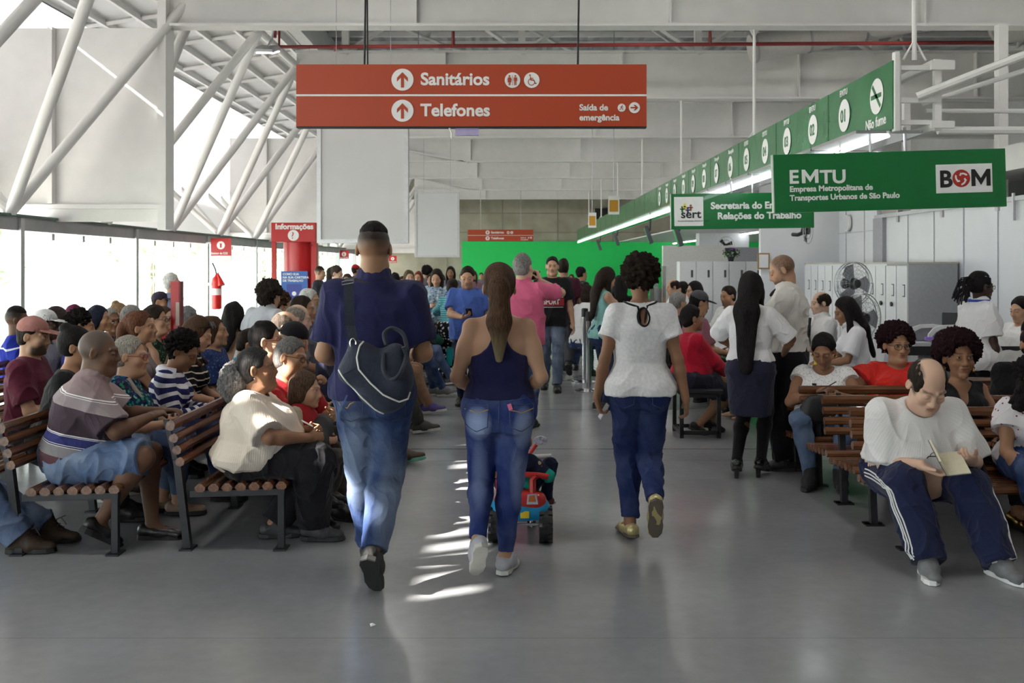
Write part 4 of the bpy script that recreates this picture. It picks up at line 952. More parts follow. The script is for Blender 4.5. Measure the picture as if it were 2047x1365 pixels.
m.tube([(.2, 0, .28), (1.35, -.55, .72), (2.4, -1.0, 1.15)], .035); m.tube([(.3, .15, .24), (1.4, -.4, .58), (2.4, -.9, .92)], .022); m.tube([(.4, .3, .2), (1.6, .3, .2)], .02); m.tube([(.42,.1,.0),(3.2,.1,.0)], .035)
m.build('fascia_frame', steelw, fas)
for y in (.06, 5.75, 11.9, 18.05, 24.2, 30.3, 36.5): m = MB(); m.tube([(.2, y, .6), (.2, y, 2.25)], .022, 8); m.tube([(.1, y, .6), (.2, y, .78), (.3, y, .6)], .012); m.prism([(-.09,0),(.09,0),(0,-.16)], (.2, y-.01, 2.25), (1,0,0), (0,0,1), (0,1,0), .02); m.build('hanger_rod', steelw, fas, True)
tubeg = emit('tube_light_glow', (.93,.97,1), 14)
for i in range(31):
    y = 8.62+1.32*i; e = empty('tube_light', (HX+.12, y, HZ0-.03)); tag(e, 'slim fluorescent tube light under the green fascia', 'tube light', 'tube lights under the green fascia')
    MB().box(-.42, .16, 0, 1.28, 0, .028).build('reflector', chrome, e); m = MB(); m.tube([(-.13, .03, -.018), (-.13, 1.25, -.018)], .014, 8); m.build('tube', tubeg, e, True)
for i in range(14):
    y = 31+1.5*i; e = empty('tube_light', (8.4, y, 2.72)); tag(e, 'fluorescent tube light in the far row over the back office', 'tube light', 'tube lights over the back office')
    MB().box(-.1, .1, 0, 1.3, 0, .03).build('reflector', steelw, e); MB().tube([(0, .03, -.02), (0, 1.27, -.02)], .025, 6).build('tube', tubeg, e)
struct(MB().box(5.5, 13, 31, 51, 2.76, 2.8).build('beam_light_tray', steelw))
scr = M('screen_green', (.02,.35,.09), .3); scm = M('screen_case', (.06,.065,.07), .4)
for px, py, Y, lab in ((1352, 472, 19.5, 'dark flat monitor hanging under the fascia, nearest of the four'), (1294, 470, 23.5, 'green-screened flat monitor hanging under the fascia, second of the four'), (1230, 478, 31, 'flat monitor hanging under the fascia, third of the four'), (1196, 490, 38, 'flat monitor hanging under the fascia, farthest of the four')):
    x, y, z = at(px, py, Y); e = empty('hanging_monitor', (x+.03, y, z)); tag(e, lab, 'monitor', 'monitors under the fascia'); R = rotz(-.12)@roty(-.32)
    MB().cbox((0,0,0), (.09,.62,.42), R, .01).build('monitor_case', scm, e); MB().cbox(R@np.array([-.048,0,0]), (.006,.58,.38), R).build('screen', scr, e); MB().tube([(.03,0,.1),(.05,0,HZ0-z)], .02).build('monitor_arm', dkpl, e)
yl = M('orange_print', (.55,.28,.02), .5)
for px, py, Y, w_, h_, lab in ((1184, 440, 26, 16, 30, 'small hanging card with orange print, lower of the two'), (1227, 410, 23, 22, 37, 'small hanging card with orange print, larger and higher of the two')):
    x, y, z = at(px, py, Y); k = Y/F; e = empty('hanging_card', (x, y, z)); tag(e, lab, 'card', 'hanging cards')
    MB().box(-w_*k/2, w_*k/2, 0, .01, -h_*k/2, h_*k/2).build('card', whp, e); MB().box(-w_*k*.4, w_*k*.4, -.004, 0, -h_*k*.36, h_*k*.28).build('print', yl, e); MB().tube([(0,.005,h_*k/2),(0,.005,7.3-z)], .008).build('string', gal, e)
# ---------------------------------------------------------------- blank hanging boards, information column, extinguisher
brd = M('blank_board', (.62,.62,.615), .5, 0, .03, 0, 2); brd2 = M('blank_board_bright', (.70,.71,.72), .5, 0, .02, 0, 2)
for px0, px1, py0, py1, Y, bm, lab in ((634, 816, 232, 486, 14.0, brd, 'large blank grey-white hanging board behind the man in the navy polo'), (829, 918, 383, 514, 28.3, brd2, 'smaller blank white hanging board further down the hall')):
    x0, _, z1 = at(px0, py0, Y); x1, _, z0 = at(px1, py1, Y); e = empty('blank_hanging_board', ((x0+x1)/2, Y, z0)); tag(e, lab, 'board', 'blank hanging boards'); w, h = x1-x0, z1-z0
    MB().box(-w/2, w/2, 0, .14, 0, h).build('board_panel', bm, e); m = MB(); fw = .055
    for a in ((-w/2, -w/2+fw, 0, h), (w/2-fw, w/2, 0, h), (-w/2+fw, w/2-fw, 0, fw), (-w/2+fw, w/2-fw, h-fw, h)): m.box(a[0], a[1], -.02, .0, a[2], a[3])
    m.build('board_frame', M('satin_aluminium', (.62,.62,.63), .35, .5), e); [MB().tube([(q*w*.3, .07, h), (q*w*.3, .07, 7.3-z0)], .004).build('hanger_rod', gal, e) for q in (-1, 1)]
Y = 20; k = Y/F; x, _, z1 = at(587.5, 445, Y); e = empty('information_column', (x, Y, 0)); tag(e, 'red information column with a question mark and a blue poster', 'information column')
hw = 44.5*k; MB().box(-hw, hw, -.05, .4, z1-.39, z1).build('header', redp, e, bevel=.01); MB().lathe([(hw*.78, 0), (hw*.78, z1-.39)], (.06, .38, 0), 36).build('column_drum', redp, e, True); MB().box(-hw, -hw+.08, 0, .1, 0, z1-.39).box(hw-.10, hw, 0, .1, 0, z1-.39).box(-hw, hw, 0, .5, 0, .1).build('column_frame', redp, e)
text('lettering', 'Informações', 15.2*k, (-36*k, -.053, z1-13*k), whp, e, bold=.035); MB().prism([(a, z1-25.5*k+b) for a, b in disc(11*k)], (0,-.052,0), (1,0,0), (0,0,1), (0,-1,0), .003).build('icon_disc', whp, e); text('question_mark', '?', 19*k, (-4.6*k, -.058, z1-32*k), redp, e, bold=.0)
blue = M('poster_blue', (.03,.12,.42), .4); pz = z1-97*k; po = MB().box(-.25, .28, -.02, -.01, pz-.66, pz).build('poster', blue, e); MB().box(-.14, .16, -.023, -.02, pz-.62, pz-.26).build('card_picture', M('poster_navy', (.03,.05,.28), .4), po)
for i, s in enumerate(('COMO SUA', 'NA SUA CARTEIRA', 'DE TRABALHO')): text('lettering', s, .062, (-.22, -.023, pz-.08-.065*i), whp, po, bold=.03)
MB().prism([(a+.01, pz-.45+b) for a, b in disc(.045, 16)], (0,-.026,0), (1,0,0), (0,0,1), (0,-1,0), .002).build('seal', whp, po)
MB().lathe([(.02,0),(.02,.03)], (hw-.08,-.07,z1-.45), 10, rotx(1.57)).build('lock', blackm, e)
for px0, px1, py0, py1, py2, Y, lab in ((421, 462, 476, 511, 524, 21.0, 'red extinguisher sign on the window post, nearest'), (677, 698, 500, 518, 518, 37.5, 'red extinguisher sign far down the glazing'), (777, 793, 511, 525, 525, 49.38, 'tiny red extinguisher sign at the far end of the glazing')):
    x0, _, z1 = at(px0, py0, Y); x1, _, zm = at(px1, py1, Y); _, _, z0 = at(px1, py2, Y); w, h = x1-x0, z1-z0; e = empty('extinguisher_sign', (x0, Y, z0)); tag(e, lab, 'sign', 'red extinguisher signs')
    MB().box(0, w, 0, .02, zm-z0, h).build('sign_plate', redp, e); 
    if py2 > py1: MB().box(0, w, 0, .02, 0, zm-z0).build('notice', whp, e)
    MB().prism([(w/2+a, h-.15+b) for a, b in disc(.085)], (0,-.001,0), (1,0,0), (0,0,1), (0,-1,0), .003).build('icon_disc', whp, e); MB().box(-6.46-x0 if x0 > -6.44 else -.01, 0, .005, .015, h-.12, h-.08).build('sign_arm', gal, e); MB().box(w/2-.018, w/2+.018, -.008, -.003, h-.20, h-.11).build('pictogram', redp, e); text('lettering', 'Extintor de CO2', .062, (.01, -.002, zm-z0+.03), whp, e, bold=.03, sx=.82)
Y = 21; x, _, z0 = at(433, 618, Y); e = empty('fire_extinguisher', (x, Y, z0)); tag(e, 'red fire extinguisher hung on the window post', 'fire extinguisher'); er = M('extinguisher_red', '#c8231f', .3)
MB().lathe([(.085,0),(.105,.02),(.105,.58),(.085,.66),(.04,.70),(.03,.74)], (0,0,0), 20).build('cylinder', er, e, True); MB().lathe([(.107,.30),(.107,.44)], (0,0,0), 20).build('label_band', whp, e, True); MB().box(-6.46-x, -.08, -.02, .02, .5, .56).build('wall_bracket', gal, e); MB().tube([(0,0,.72),(-.02,-.02,.84),(-.09,0,.98)], .018).build('valve', blackm, e, True); MB().tube([(.02,0,.76),(.09,-.06,.62),(.13,-.08,.50)], [.02,.05,.08], 12).build('horn', er, e, True)
Y = 8.6; k = Y/F; x, _, z1 = at(354, 562, Y); e = empty('queue_post', (x, Y, 0)); tag(e, 'narrow red steel post standing among the seated crowd', 'post')
MB().box(-.045, .025, -.03, .03, 0, z1).build('post_profile', redp, e); MB().box(.025, .04, -.03, .05, z1-.5, z1).build('side_flange', M('red_dark', (.16,.012,.014), .5), e); MB().box(.0, .03, -.035, -.03, z1-.38, z1-.18).build('label_plate', M('old_label', (.5,.42,.34), .6), e); MB().box(-.2, .2, -.2, .2, 0, .012).build('base_plate', blackm, e)
# chrome stanchions with black belts
def stanchion(x, y, lab):
    e = empty('stanchion', (x, y, 0)); tag(e, lab, 'stanchion', 'chrome stanchions in the aisle'); MB().lathe([(.18,0),(.18,.012),(.05,.03)], (0,0,0), 28).build('base', chrome, e, True); MB().lathe([(.034,.03),(.034,.88)], (0,0,0), 20).build('pole', chrome, e, True); MB().lathe([(.045,.88),(.045,.99),(.03,1.0)], (0,0,0), 20).build('head', dkpl, e, True)
stanchion((1177-CX)*12.5/F, 12.5, 'chrome queue stanchion in the aisle, nearer of two'); stanchion((1169-CX)*13.45/F, 13.45, 'chrome queue stanchion in the aisle, farther of two')
# ---------------------------------------------------------------- counter and office
ctop = M('counter_top', (.42,.44,.47), .3, 0, .03); cgr = M('counter_green', (.008,.20,.055), .35, 0, .04)
for i in range(6):
    y0 = 8.55+3.3*i; e = empty('service_counter', (2.27, y0, 0)); tag(e, ('green service counter with grey top, the end one beside the right-hand benches', 'green service counter, second from the near end', 'green service counter, third from the near end', 'green service counter, fourth from the near end', 'green service counter, fifth from the near end', 'green service counter, farthest in the row')[i], 'counter', 'service counters')
    MB().box(0, .85, 0, 3.28, .63, .67).build('counter_top', ctop, e, bevel=.008); MB().box(.12, .16, .02, 3.26, 0, .63).build('front_panel', cgr, e); MB().box(.02, .83, 0, .04, 0, .63).build('end_panel', cgr, e)
mon = lambda x, y, z, rz, lab: (lambda e: (tag(e, lab, 'monitor', 'computer monitors'), MB().cbox((0,0,.30), (.50,.05,.32), None, .012).build('monitor_case', dkpl, e), MB().box(-.03,.03,-.02,.02,.05,.16).box(-.13,.13,-.09,.09,0,.015).build('monitor_stand', dkpl, e), MB().box(-.235,.235,-.029,-.026,.155,.445).build('screen', M('dark_screen', (.03,.035,.045), .2), e)))(empty('computer_monitor', (x, y, z), rz, .6 if y > 10 else 1))
dsk = M('desk_top', (.60,.61,.63), .4)
def desk(x0, x1, y0, y1, z, lab):
    e = empty('desk', ((x0+x1)/2, (y0+y1)/2, 0)); tag(e, lab, 'desk', 'office desks'); a, b = (x1-x0)/2, (y1-y0)/2
    MB().box(-a, a, -b, b, z-.035, z).build('desk_top', dsk, e); MB().box(-a, -a+.03, -b, b, 0, z-.035).box(a-.03, a, -b, b, 0, z-.035).build('side_panel', dsk, e); MB().box(-a+.03, a-.03, b-.05, b-.03, .25, z-.035).build('modesty_panel', dsk, e)
desk(4.05, 5.3, 10.0, 10.8, .80, 'pale desk under the grey trays in front of the lockers'); desk(4.75, 6.3, 8.75, 9.6, .74, 'pale desk with the black monitors at the right edge')
mon(4.98, 8.9, .74, 2.9, 'black computer monitor at the right edge, seen from behind'); mon(4.72, 10.55, .80, 2.6, 'dark monitor standing on the tray desk behind the woman with the headband')
e = empty('printer', (5.3, 9.55, .74)); tag(e, 'black office printer behind the monitors at the right edge', 'printer'); MB().cbox((0,0,.2), (.62,.42,.32), None, .03).build('printer_body', dkpl, e); MB().cbox((0,-.02,.39), (.52,.36,.06), rotx(.06), .02).build('printer_lid', M('printer_grey', (.04,.04,.045), .35), e); MB().box(-.2,.2,-.3,-.2,.1,.12).build('paper_tray', dkpl, e)
trg = M('tray_grey', (.30,.30,.32), .45); lil = M('lilac_mark', (.36,.2,.75), .4)
for i, (px, py) in enumerate(((1852, 652), (1884, 656), (1908, 663))):
    x, y, z = at(px, py+22, 10.35); e = empty('grey_tray', (x-.05, 10.35-.12*i, .80)); tag(e, ('grey moulded tray with a lilac tip, farthest from the woman with the headband', 'grey moulded tray with a lilac tip, middle of three', 'grey moulded tray with a lilac tip, beside the woman with the headband')[i], 'tray', 'grey moulded trays'); m = MB()
    arc = [(-.20+.0, 0.02), (-.19,.08),(-.14,.14),(-.06,.17),(.08,.175),(.2,.16),(.22,.13),(.08,.14),(-.05,.135),(-.12,.10),(-.16,.05),(-.165,.02)]
    m.prism(arc, (0,-.12,0), (1,0,0), (0,0,1), (0,1,0), .03); m.build('tray_rim', whp, e); MB().prism([(-.16,0),(.24,.02),(.2,.14),(-.05,.13),(-.13,.08)], (0,-.09,0), (1,0,0), (0,0,1), (0,1,0), .26).build('tray_body', trg, e); MB().cbox((-.19,-.11,.035), (.07,.05,.03)).build('lilac_tip', lil, e)
m = MB()
for i in range(0, 1): pass
lk = M('locker_white', (.70,.71,.72), .4, 0, .03); lks = M('locker_grey_side', (.36,.37,.385), .45)
nb = ['nearest, beside the grey side panel', 'second, with a black padlock', 'third, with a hanging padlock', 'fourth, behind the upper fan', 'fifth along the wall', 'farthest along the wall']
for i in range(6):
    y0 = 14.3+.84*i; e = empty('locker_cabinet', (5.68, y0, 0)); tag(e, 'white steel locker cabinet against the office wall, '+nb[i], 'locker', 'locker cabinets')
    MB().box(.02, .72, 0, .83, 0, 1.60).build('locker_body', [lks if i == 0 else lk], e); MB().box(.0, .73, -.01, .83, 1.60, 1.625).build('locker_top', M('locker_edge', (.48,.46,.36), .5), e)
    for q in (0, 1):
        d = MB().box(0, .02, .015+.415*q, .40+.415*q, .05, 1.57).build('door', lk, e); m = MB(); yc = .13+.415*q; m.box(-.006, 0, yc-.04, yc-.025, 1.12, 1.30); m.box(-.006, 0, yc-.04, yc+.04, 1.285, 1.30); m.box(-.006, 0, yc-.04, yc+.04, 1.12, 1.135); m.build('door_handle', scm, d)
        if (i, q) in ((0, 1), (1, 0)): MB().lathe([(.012,0),(.035,.01),(.035,.03)], (-.005, yc, 1.0), 12, roty(-1.57)).build('lock', blackm, d)
for i in range(9):
    y0 = 27; x0 = 4.55+.45*i; e = empty('locker_cabinet', (x0, y0, 0)); tag(e, 'tall pale locker cabinet in the far office row', 'locker', 'far locker cabinets'); MB().box(0, .44, 0, .5, 0, 1.68).build('locker_body', lk, e); MB().box(.02, .42, -.015, 0, .05, 1.63).build('door', lk, e); MB().box(.3, .36, -.02, -.015, 1.25, 1.45).build('door_handle', scm, e)
struct(MB().box(4.4, 6.45, 29, 29.2, 0, 2.15).build('wall_partition_far', M('partition_white', (.66,.66,.62), .6))); struct(MB().box(6.3, 12, 28.9, 29.1, 0, 2.1).build('wall_partition_grey', M('partition_grey', (.33,.34,.36), .6)))
x, y, z = at(1450, 470, 36); e = empty('office_cupboard', (x, y, 0)); tag(e, 'white cupboard with a black wall fan in front, against the green wall', 'cupboard'); MB().box(-.9, .9, .2, .9, 0, 2.75).build('cupboard_body', lk, e)
x, y, z = at(1461, 528, 27.25); e = empty('potted_plant', (x, y, 1.68)); tag(e, 'potted plant with purple flowers on the far lockers', 'plant'); MB().lathe([(.07,0),(.10,.14),(.09,.14)], (0,0,0), 14).build('pot', blackm, e, True); pf = MB(); pr_ = MB(); rr = random.Random(3)
for i in range(160):
    a, b = rr.uniform(0, 6.28), rr.uniform(-.5, 1); r_ = .16*rr.uniform(.5, 1); p = np.array([math.cos(a)*r_*1.3, math.sin(a)*r_*1.1, .20+b*.12]); u = np.array([rr.gauss(0,1), rr.gauss(0,1), rr.gauss(0,1)]); u /= np.linalg.norm(u); v_ = np.cross(u, [.2,.5,.8]); v_ /= np.linalg.norm(v_); pf._add([p, p+u*.04+v_*.02, p+u*.08, p+u*.04-v_*.02], [(0,1,2,3)])
pf.build('leaves', M('leaf_green', (.03,.10,.02), .6), e); w = Vol(.01)
for i in range(9): w.el((.13*math.cos(i*.7)*(.4+.6*(i % 2)), .10*math.sin(i*.7)*(.4+.6*(i % 2)), .30+.02*(i % 3)), V3(.05,.05,.035), k=.02)
v, f = w.build(); add_mesh('flowers', v+vnormals(v, f)*(wob(v, 90, 1)*.012)[:,None], f, M('flower_purple', (.12,.02,.2), .6), e)
def fan(px, py, Y, r, lab, yaw):
    x, y, z = at(px, py, Y); e = empty('pedestal_fan', (x, y, z), yaw); tag(e, lab, 'fan', 'pedestal fans'); m = MB()
    for f in (1, .82, .64, .46, .28):
        for s in (-1, 1): m.tube([(r*f*math.cos(a), s*(.075*math.sqrt(max(0, 1-f*f*.95))+.01), r*f*math.sin(a)) for a in np.linspace(0, 6.283, 33)[:-1]], .0022 if f < 1 else .006, 4, True)
    for i in range(36):
        a = i*math.pi/18
        for s in (-1, 1): m.tube([(r*f*math.cos(a+.25*f), s*(.075*math.sqrt(max(0, 1-f*f*.95))+.01), r*f*math.sin(a+.25*f)) for f in (.2, .5, .8, 1)], .0016, 3)
    m.build('fan_guard', gal, e, True); m = MB()
    for i in range(3):
        a = i*2.094; c, s = math.cos(a), math.sin(a); pts = [(.05,-.03),(.30*r/.37,-.16*r/.37),(.34*r/.37,.0),(.25*r/.37,.13*r/.37),(.06,.04)]; m.prism([(c*p-s*q, s*p+c*q) for p, q in pts], (0,-.01,0), (1,0,0), (0,0,1), (0,1,.0), .01)
    m.build('fan_blade', M('fan_blade_grey', (.25,.26,.28), .4), e); MB().lathe([(.03,-.12),(.065,-.10),(.07,.06),(.05,.12)], (0,.05,0), 16, rotx(1.57)).build('motor', blackm, e, True); MB().tube([(0,.08,-.05),(0,.08,.02-z)], .016, 8).lathe([(.2,0),(.2,.02),(.03,.04)], (0,.08,-z), 20).build('fan_stand', blackm, e, True)
fan(1706, 567, 11.6, .25, 'pedestal fan in front of the lockers, upper one', .35); fan(1722, 636, 10.4, .26, 'pedestal fan behind the long-haired clerk, lower one', .5)
def wall_fan(px, py, Y, r, lab, yaw):
    x, y, z = at(px, py, Y); e = empty('wall_fan', (x, y, z), yaw); tag(e, lab, 'fan', 'wall fans'); m = MB()
    for i in range(3):
        a = i*2.094+.4; c, s = math.cos(a), math.sin(a); m.prism([(c*p-s*q, s*p+c*q) for p, q in [(.02,-.02),(r*.8,-r*.3),(r*.9,.05),(.03,.04)]], (0,0,0), (1,0,0), (0,0,1), (0,1,0), .012)
    m.build('fan_blade', blackm, e); m = MB()
    for f in (1, .6): m.tube([(r*f*math.cos(a), -.03, r*f*math.sin(a)) for a in np.linspace(0, 6.283, 25)[:-1]], .008, 4, True)
    m.build('fan_guard', gal, e, True); MB().tube([(0,.0,0),(.02,.16,-.06),(.12,.3,-.05)], .035).lathe([(.06,-.05),(.06,.08)], (0,.03,0), 12, rotx(1.57)).build('fan_arm', blackm, e, True)
wall_fan(1451, 490, 35, .30, 'black wall fan on the white cupboard', .2); x, y, z = at(1602, 470, 18); wall_fan(1612, 462, 17.5, .22, 'black wall fan on an arm beside the sert sign', .9)
x, y, z = at(1692, 446, 19.0); e = empty('wall_clock', (6.42, y, z)); tag(e, 'round white clock on the tall office wall', 'clock'); MB().lathe([(.16,0),(.16,.04),(.14,.05)], (0,0,0), 28, roty(-1.57)).build('clock_case', whp, e, True); MB().lathe([(.13,.051),(.13,.052)], (0,0,0), 28, roty(-1.57)).build('clock_face', lk, e)
e = empty('notice_board', (6.42, 21.2, 1.62)); tag(e, 'tall notice board with a blue sheet on the office wall', 'notice board'); MB().box(-.02, .02, -1.1, .0, 0, .95).build('board_panel', whp, e); MB().box(-.03, -.02, -.35, -.02, 0, .55).build('blue_sheet', M('notice_blue', (.12,.15,.38), .5), e); MB().box(-.045, -.02, -.05, 0, -.1, 1.0).box(-.045, -.02, -1.12, -1.07, -.1, 1.0).box(-.045, -.02, -.72, -.68, -.1, 1.0).build('board_upright', blackm, e)
e = empty('picture_frame', (4.95, 19.6, 1.5)); tag(e, 'small wooden picture frame on the narrow white wall', 'picture'); MB().box(-.12, .12, -.02, 0, 0, .32).build('frame', M('frame_wood', (.35,.22,.1), .5), e); MB().box(-.09, .09, -.024, -.02, .03, .29).build('print', whp, e)
struct(MB().box(4.9, 6.5, 19.62, 19.75, 0, 4.0).build('wall_office_end', pan))
# belt barrier behind the right-hand benches
e = empty('belt_barrier', (0, 0, 0)); e.location = ((1865-CX)*8.6/F, 8.6, 0); tag(e, 'black belt barrier behind the right-hand benches', 'barrier'); MB().box(-.25, 1.4, -.003, .003, .80, .88).build('belt', dkpl, e); MB().lathe([(.15,0),(.15,.02),(.03,.03),(.03,.9)], (-.27,0,0), 20).build('pole', blackm, e, True)
# chrome-edged dividers on the counter
for px, Y, lab in ((1312, 12.2, 'chrome-edged dark divider on the counter, left of two'), (1327, 11.8, 'chrome-edged dark divider on the counter, right of two')):
    x = (px-CX)*Y/F; e = empty('counter_divider', (x, Y, 0)); tag(e, lab, 'divider', 'chrome dividers'); MB().box(-.02, .02, -.03, .03, 0, 1.57).build('upright', chrome, e); MB().box(-.01, .01, .03, .5, .4, 1.3).build('divider_panel', dkpl, e)

# ================================================================ BENCHES
t = NT('bench_wood'); mp = t.n('Mapping'); mp.inputs['Scale'].default_value = (1.5, 22, 22); t.l(t.obj(), mp.inputs[0]); f = t.noise(2.5, 5, mp.outputs[0])
t.base(t.ramp(f, [(.25, (.075,.026,.012)), (.55, (.17,.068,.029)), (.8, (.25,.115,.05))]), .26, 0, .5); t.b.inputs['Coat Weight'].default_value = .4; wood = t.m
irn = M('bench_iron', (.028,.028,.032), .45, .4, .1)
def slat(m, y, z, L, w, h, ang=0, b=.012):
    R = rotx(ang); pr = [(-w/2+b,-h/2),(w/2-b,-h/2),(w/2,-h/2+b),(w/2,h/2-b*1.5),(w/2-b*1.5,h/2),(-w/2+b*1.5,h/2),(-w/2,h/2-b*1.5),(-w/2,-h/2+b)]
    m.prism(pr, (0,y,z), (1,0,0) if 0 else R@np.array([0,1,0]), R@np.array([0,0,1]), (1,0,0), L)
_BM = {}
def bench(x, y, face, label, group, L=2.0, zf=.385, zr=.37, inset=.05):
    e = empty('bench', (x, y, 0), math.radians(face)); tag(e, label, 'bench', group); k = (L, zf, zr, inset)
    if k in _BM:
        for nm, me in _BM[k]:
            o = bpy.data.objects.new(nm, me); COL.objects.link(o); o.parent = e
        return e
    out = []; m = MB()
    for i in range(7):
        q = i/6; slat(m, -.225+.45*q, zr+(zf-zr)*q-.022, L, .058, .044)
    out.append(m.build('seat', wood, e, True)); m = MB(); dz = (zf+zr)/2-.378
    for yy, zz in ((-.335,.50),(-.352,.565),(-.370,.63),(-.388,.70)): slat(m, yy, zz+dz*.4-.005, L, .048, .058 if zz > .69 else .05, math.pi/2-.25 if 0 else -.26+math.pi/2*0)
    out.append(m.build('backrest', wood, e, True))
    for xx in (inset, L/2, L-inset):
        m = MB(); a = .02
        m.cbox((xx, .215, (zf-.05)/2), (.035,.035,zf-.05)); m.cbox((xx, .215, .005), (.11,.07,.01)); m.cbox((xx, -.305, .005), (.11,.07,.01))
        m._add([(xx-a,-.325,0),(xx+a,-.325,0),(xx+a,-.285,0),(xx-a,-.285,0),(xx-a,-.385,.5),(xx+a,-.385,.5),(xx+a,-.345,.5),(xx-a,-.345,.5)], [(0,3,2,1),(4,5,6,7),(0,1,5,4),(1,2,6,5),(2,3,7,6),(3,0,4,7)])
        m._add([(xx-.012,-.375,.44),(xx+.012,-.375,.44),(xx+.012,-.345,.44),(xx-.012,-.345,.44),(xx-.012,-.442,.72),(xx+.012,-.442,.72),(xx+.012,-.415,.72),(xx-.012,-.415,.72)], [(0,3,2,1),(4,5,6,7),(0,1,5,4),(1,2,6,5),(2,3,7,6),(3,0,4,7)])
        m._add([(xx-a,-.29,zr-.08),(xx+a,-.29,zr-.08),(xx+a,.235,zf-.08),(xx-a,.235,zf-.08),(xx-a,-.29,zr-.045),(xx+a,-.29,zr-.045),(xx+a,.235,zf-.045),(xx-a,.235,zf-.045)], [(0,3,2,1),(4,5,6,7),(0,1,5,4),(1,2,6,5),(2,3,7,6),(3,0,4,7)])
        out.append(m.build('leg', irn, e))
    _BM[k] = [(o.name.split('.')[0], o.data) for o in out]
    return e
GL, GR = 'slatted benches facing the aisle', 'slatted benches facing the camera'
bench(-2.385, 5.40+2.0, -90, 'dark slatted bench under the man in the striped polo', GL)
bench(-1.50, 5.50+2.0, -90, 'dark slatted bench under the woman in the cream ribbed blouse', GL)
bench(-3.28, 4.85+2.0, -90, 'dark slatted bench behind the striped-polo man, its near end cut by the left edge', GL)
ords = ['second', 'third', 'fourth', 'fifth']
for r, (x, nm) in enumerate(((-1.50, 'front row along the aisle'), (-2.385, 'second row from the aisle'), (-3.28, 'third row from the aisle'), (-4.17, 'fourth row from the aisle'))):
    for i in range(4 if r < 2 else 3 if r == 2 else 2):
        y0 = (7.65, 7.55, 7.0, 7.2)[r]+2.15*i; bench(x, y0+2.0, -90, 'slatted bench in the %s, %s from the camera' % (nm, ords[i] if r < 3 else ('first', 'second')[i]), GL)
for i, lb in enumerate(('front slatted bench under the man reading a book', 'slatted bench directly behind the man reading a book', 'slatted bench in front of the woman in white lace', 'rearmost slatted bench under the woman in white lace, next to the green counter')):
    bench(2.08+2.0, 5.75+.535*i, 180, lb, GR, 2.0, .355, .325, .12)
    bench(4.18+2.0, 5.75+.535*i, 180, ('front slatted bench at the right edge, beside the one under the reading man', 'second slatted bench at the right edge', 'third slatted bench at the right edge', 'rearmost slatted bench at the right edge')[i], GR, 2.0, .355, .325, .12)
# stool at the counter
e = empty('stool', (1.72, 9.3, 0)); tag(e, 'black square-framed stool under the woman in the red top', 'stool'); m = MB()
for a in (-.17, .17):
    for b in (-.2, .2): m.cbox((a, b, .2), (.035,.035,.4))
    m.cbox((a, 0, .05), (.035,.4,.035))
for b in (-.2, .2): m.cbox((0, b, .05), (.34,.035,.035)); m.cbox((0, b, .39), (.34,.035,.035))
m.build('stool_frame', irn, e); MB().cbox((0,0,.425), (.42,.46,.05), None, .015).build('seat', dkpl, e)

# ================================================================ PEOPLE
c = cloth
blk_c = c('#131316', 'black_cloth'); blkp = c('#16151a', 'black_trousers'); navp = c('#1b1f3a', 'navy_trousers'); gryc = c('#77777b', 'grey_cloth'); whc = c('#e6e5e4', 'white_cotton', var=.03)
jn1 = denim('#2a3c63', .4); jn2 = denim('#1f2f57', .2); jn3 = denim('#4a5a7c', .4)
shb = M('shoe_black', (.014,.013,.013), .4); shbr = M('shoe_brown', (.06,.035,.022), .6, 0, .2); rub = M('sole_dark', (.02,.02,.02), .7); rubw = M('sole_pale', (.55,.54,.50), .6); shg = M('shoe_grey', (.16,.165,.17), .7, 0, .15, .2)
gfr = M('glasses_dark', (.02,.015,.015), .3); gme = M('glasses_metal', (.5,.47,.42), .25, .9); gold = M('gold', (.75,.5,.15), .25, 1); phn = M('phone_black', (.015,.015,.017), .2); silver = M('silver', (.7,.7,.72), .2, 1)
def T(m, **k): k['m'] = m; return k
SB = dict(m=shb, sm=rub)
def onK(K, p): return K['loc']+K['Rz']@np.asarray(p)
def earring(K, q, m, r=.012): MB().lathe([(.001,-r),(r,0),(.001,r)], K['hd'](q*.084,-.012,-.045), 10).build('earring', m, K['body'], True)

# ---- three people walking away down the aisle
def navy_extra(K):
    b = K['body']; hd, NB, u, ya, xa = K['hd'], K['NB'], K['u'], K['ya'], K['xa']
    # back pockets with stitching on the jeans are drawn as raised seams
navyp = c('#23244c', 'navy_pique', var=.06); 
jw = denim('#2b3d66', .32, (.34,.42,.56), 'worn_denim', ((-.10,-.35,.10,.25,.5), (.1,-.55,.09,.3,.45), (-.07,-.12,.07,.05,.35)))
K = person('person walking away in a navy polo and worn blue jeans, dark bag slung behind', 748, 499, 4.95, 0, 'walk', 'm', 1.0, .0, 'olive', ('fade','black'),
    T(navyp, sl=.80, slw=.022, hem=-.03, collar=1, neck=.53, amp=.009, fr=20, loose=.004), dict(m=jw, loose=.008, l=.012, amp=.005, waist=.10, hem=.01), dict(m=M('shoe_charcoal', (.025,.024,.023), .75, 0, .2, .2), sm=rub),
    lean=1, hands={-1: dict(p=(-.17,.22,.12), pole=(-.42,-1,-.3)), 1: dict(p=(.17,.24,.16), pole=(.42,-1,-.3))}, feet={1: dict(p=(.02,-.15,.20), pit=-48, yaw=-6, pole=(0,1,0)), -1: dict(p=(-.055,.28,.085), yaw=2)}, hs=1.02)
NK = K
def on_back(K, dx, h, out=.005):
    """point on the back/seat of a standing figure: dx to the side, height h, local"""
    return None
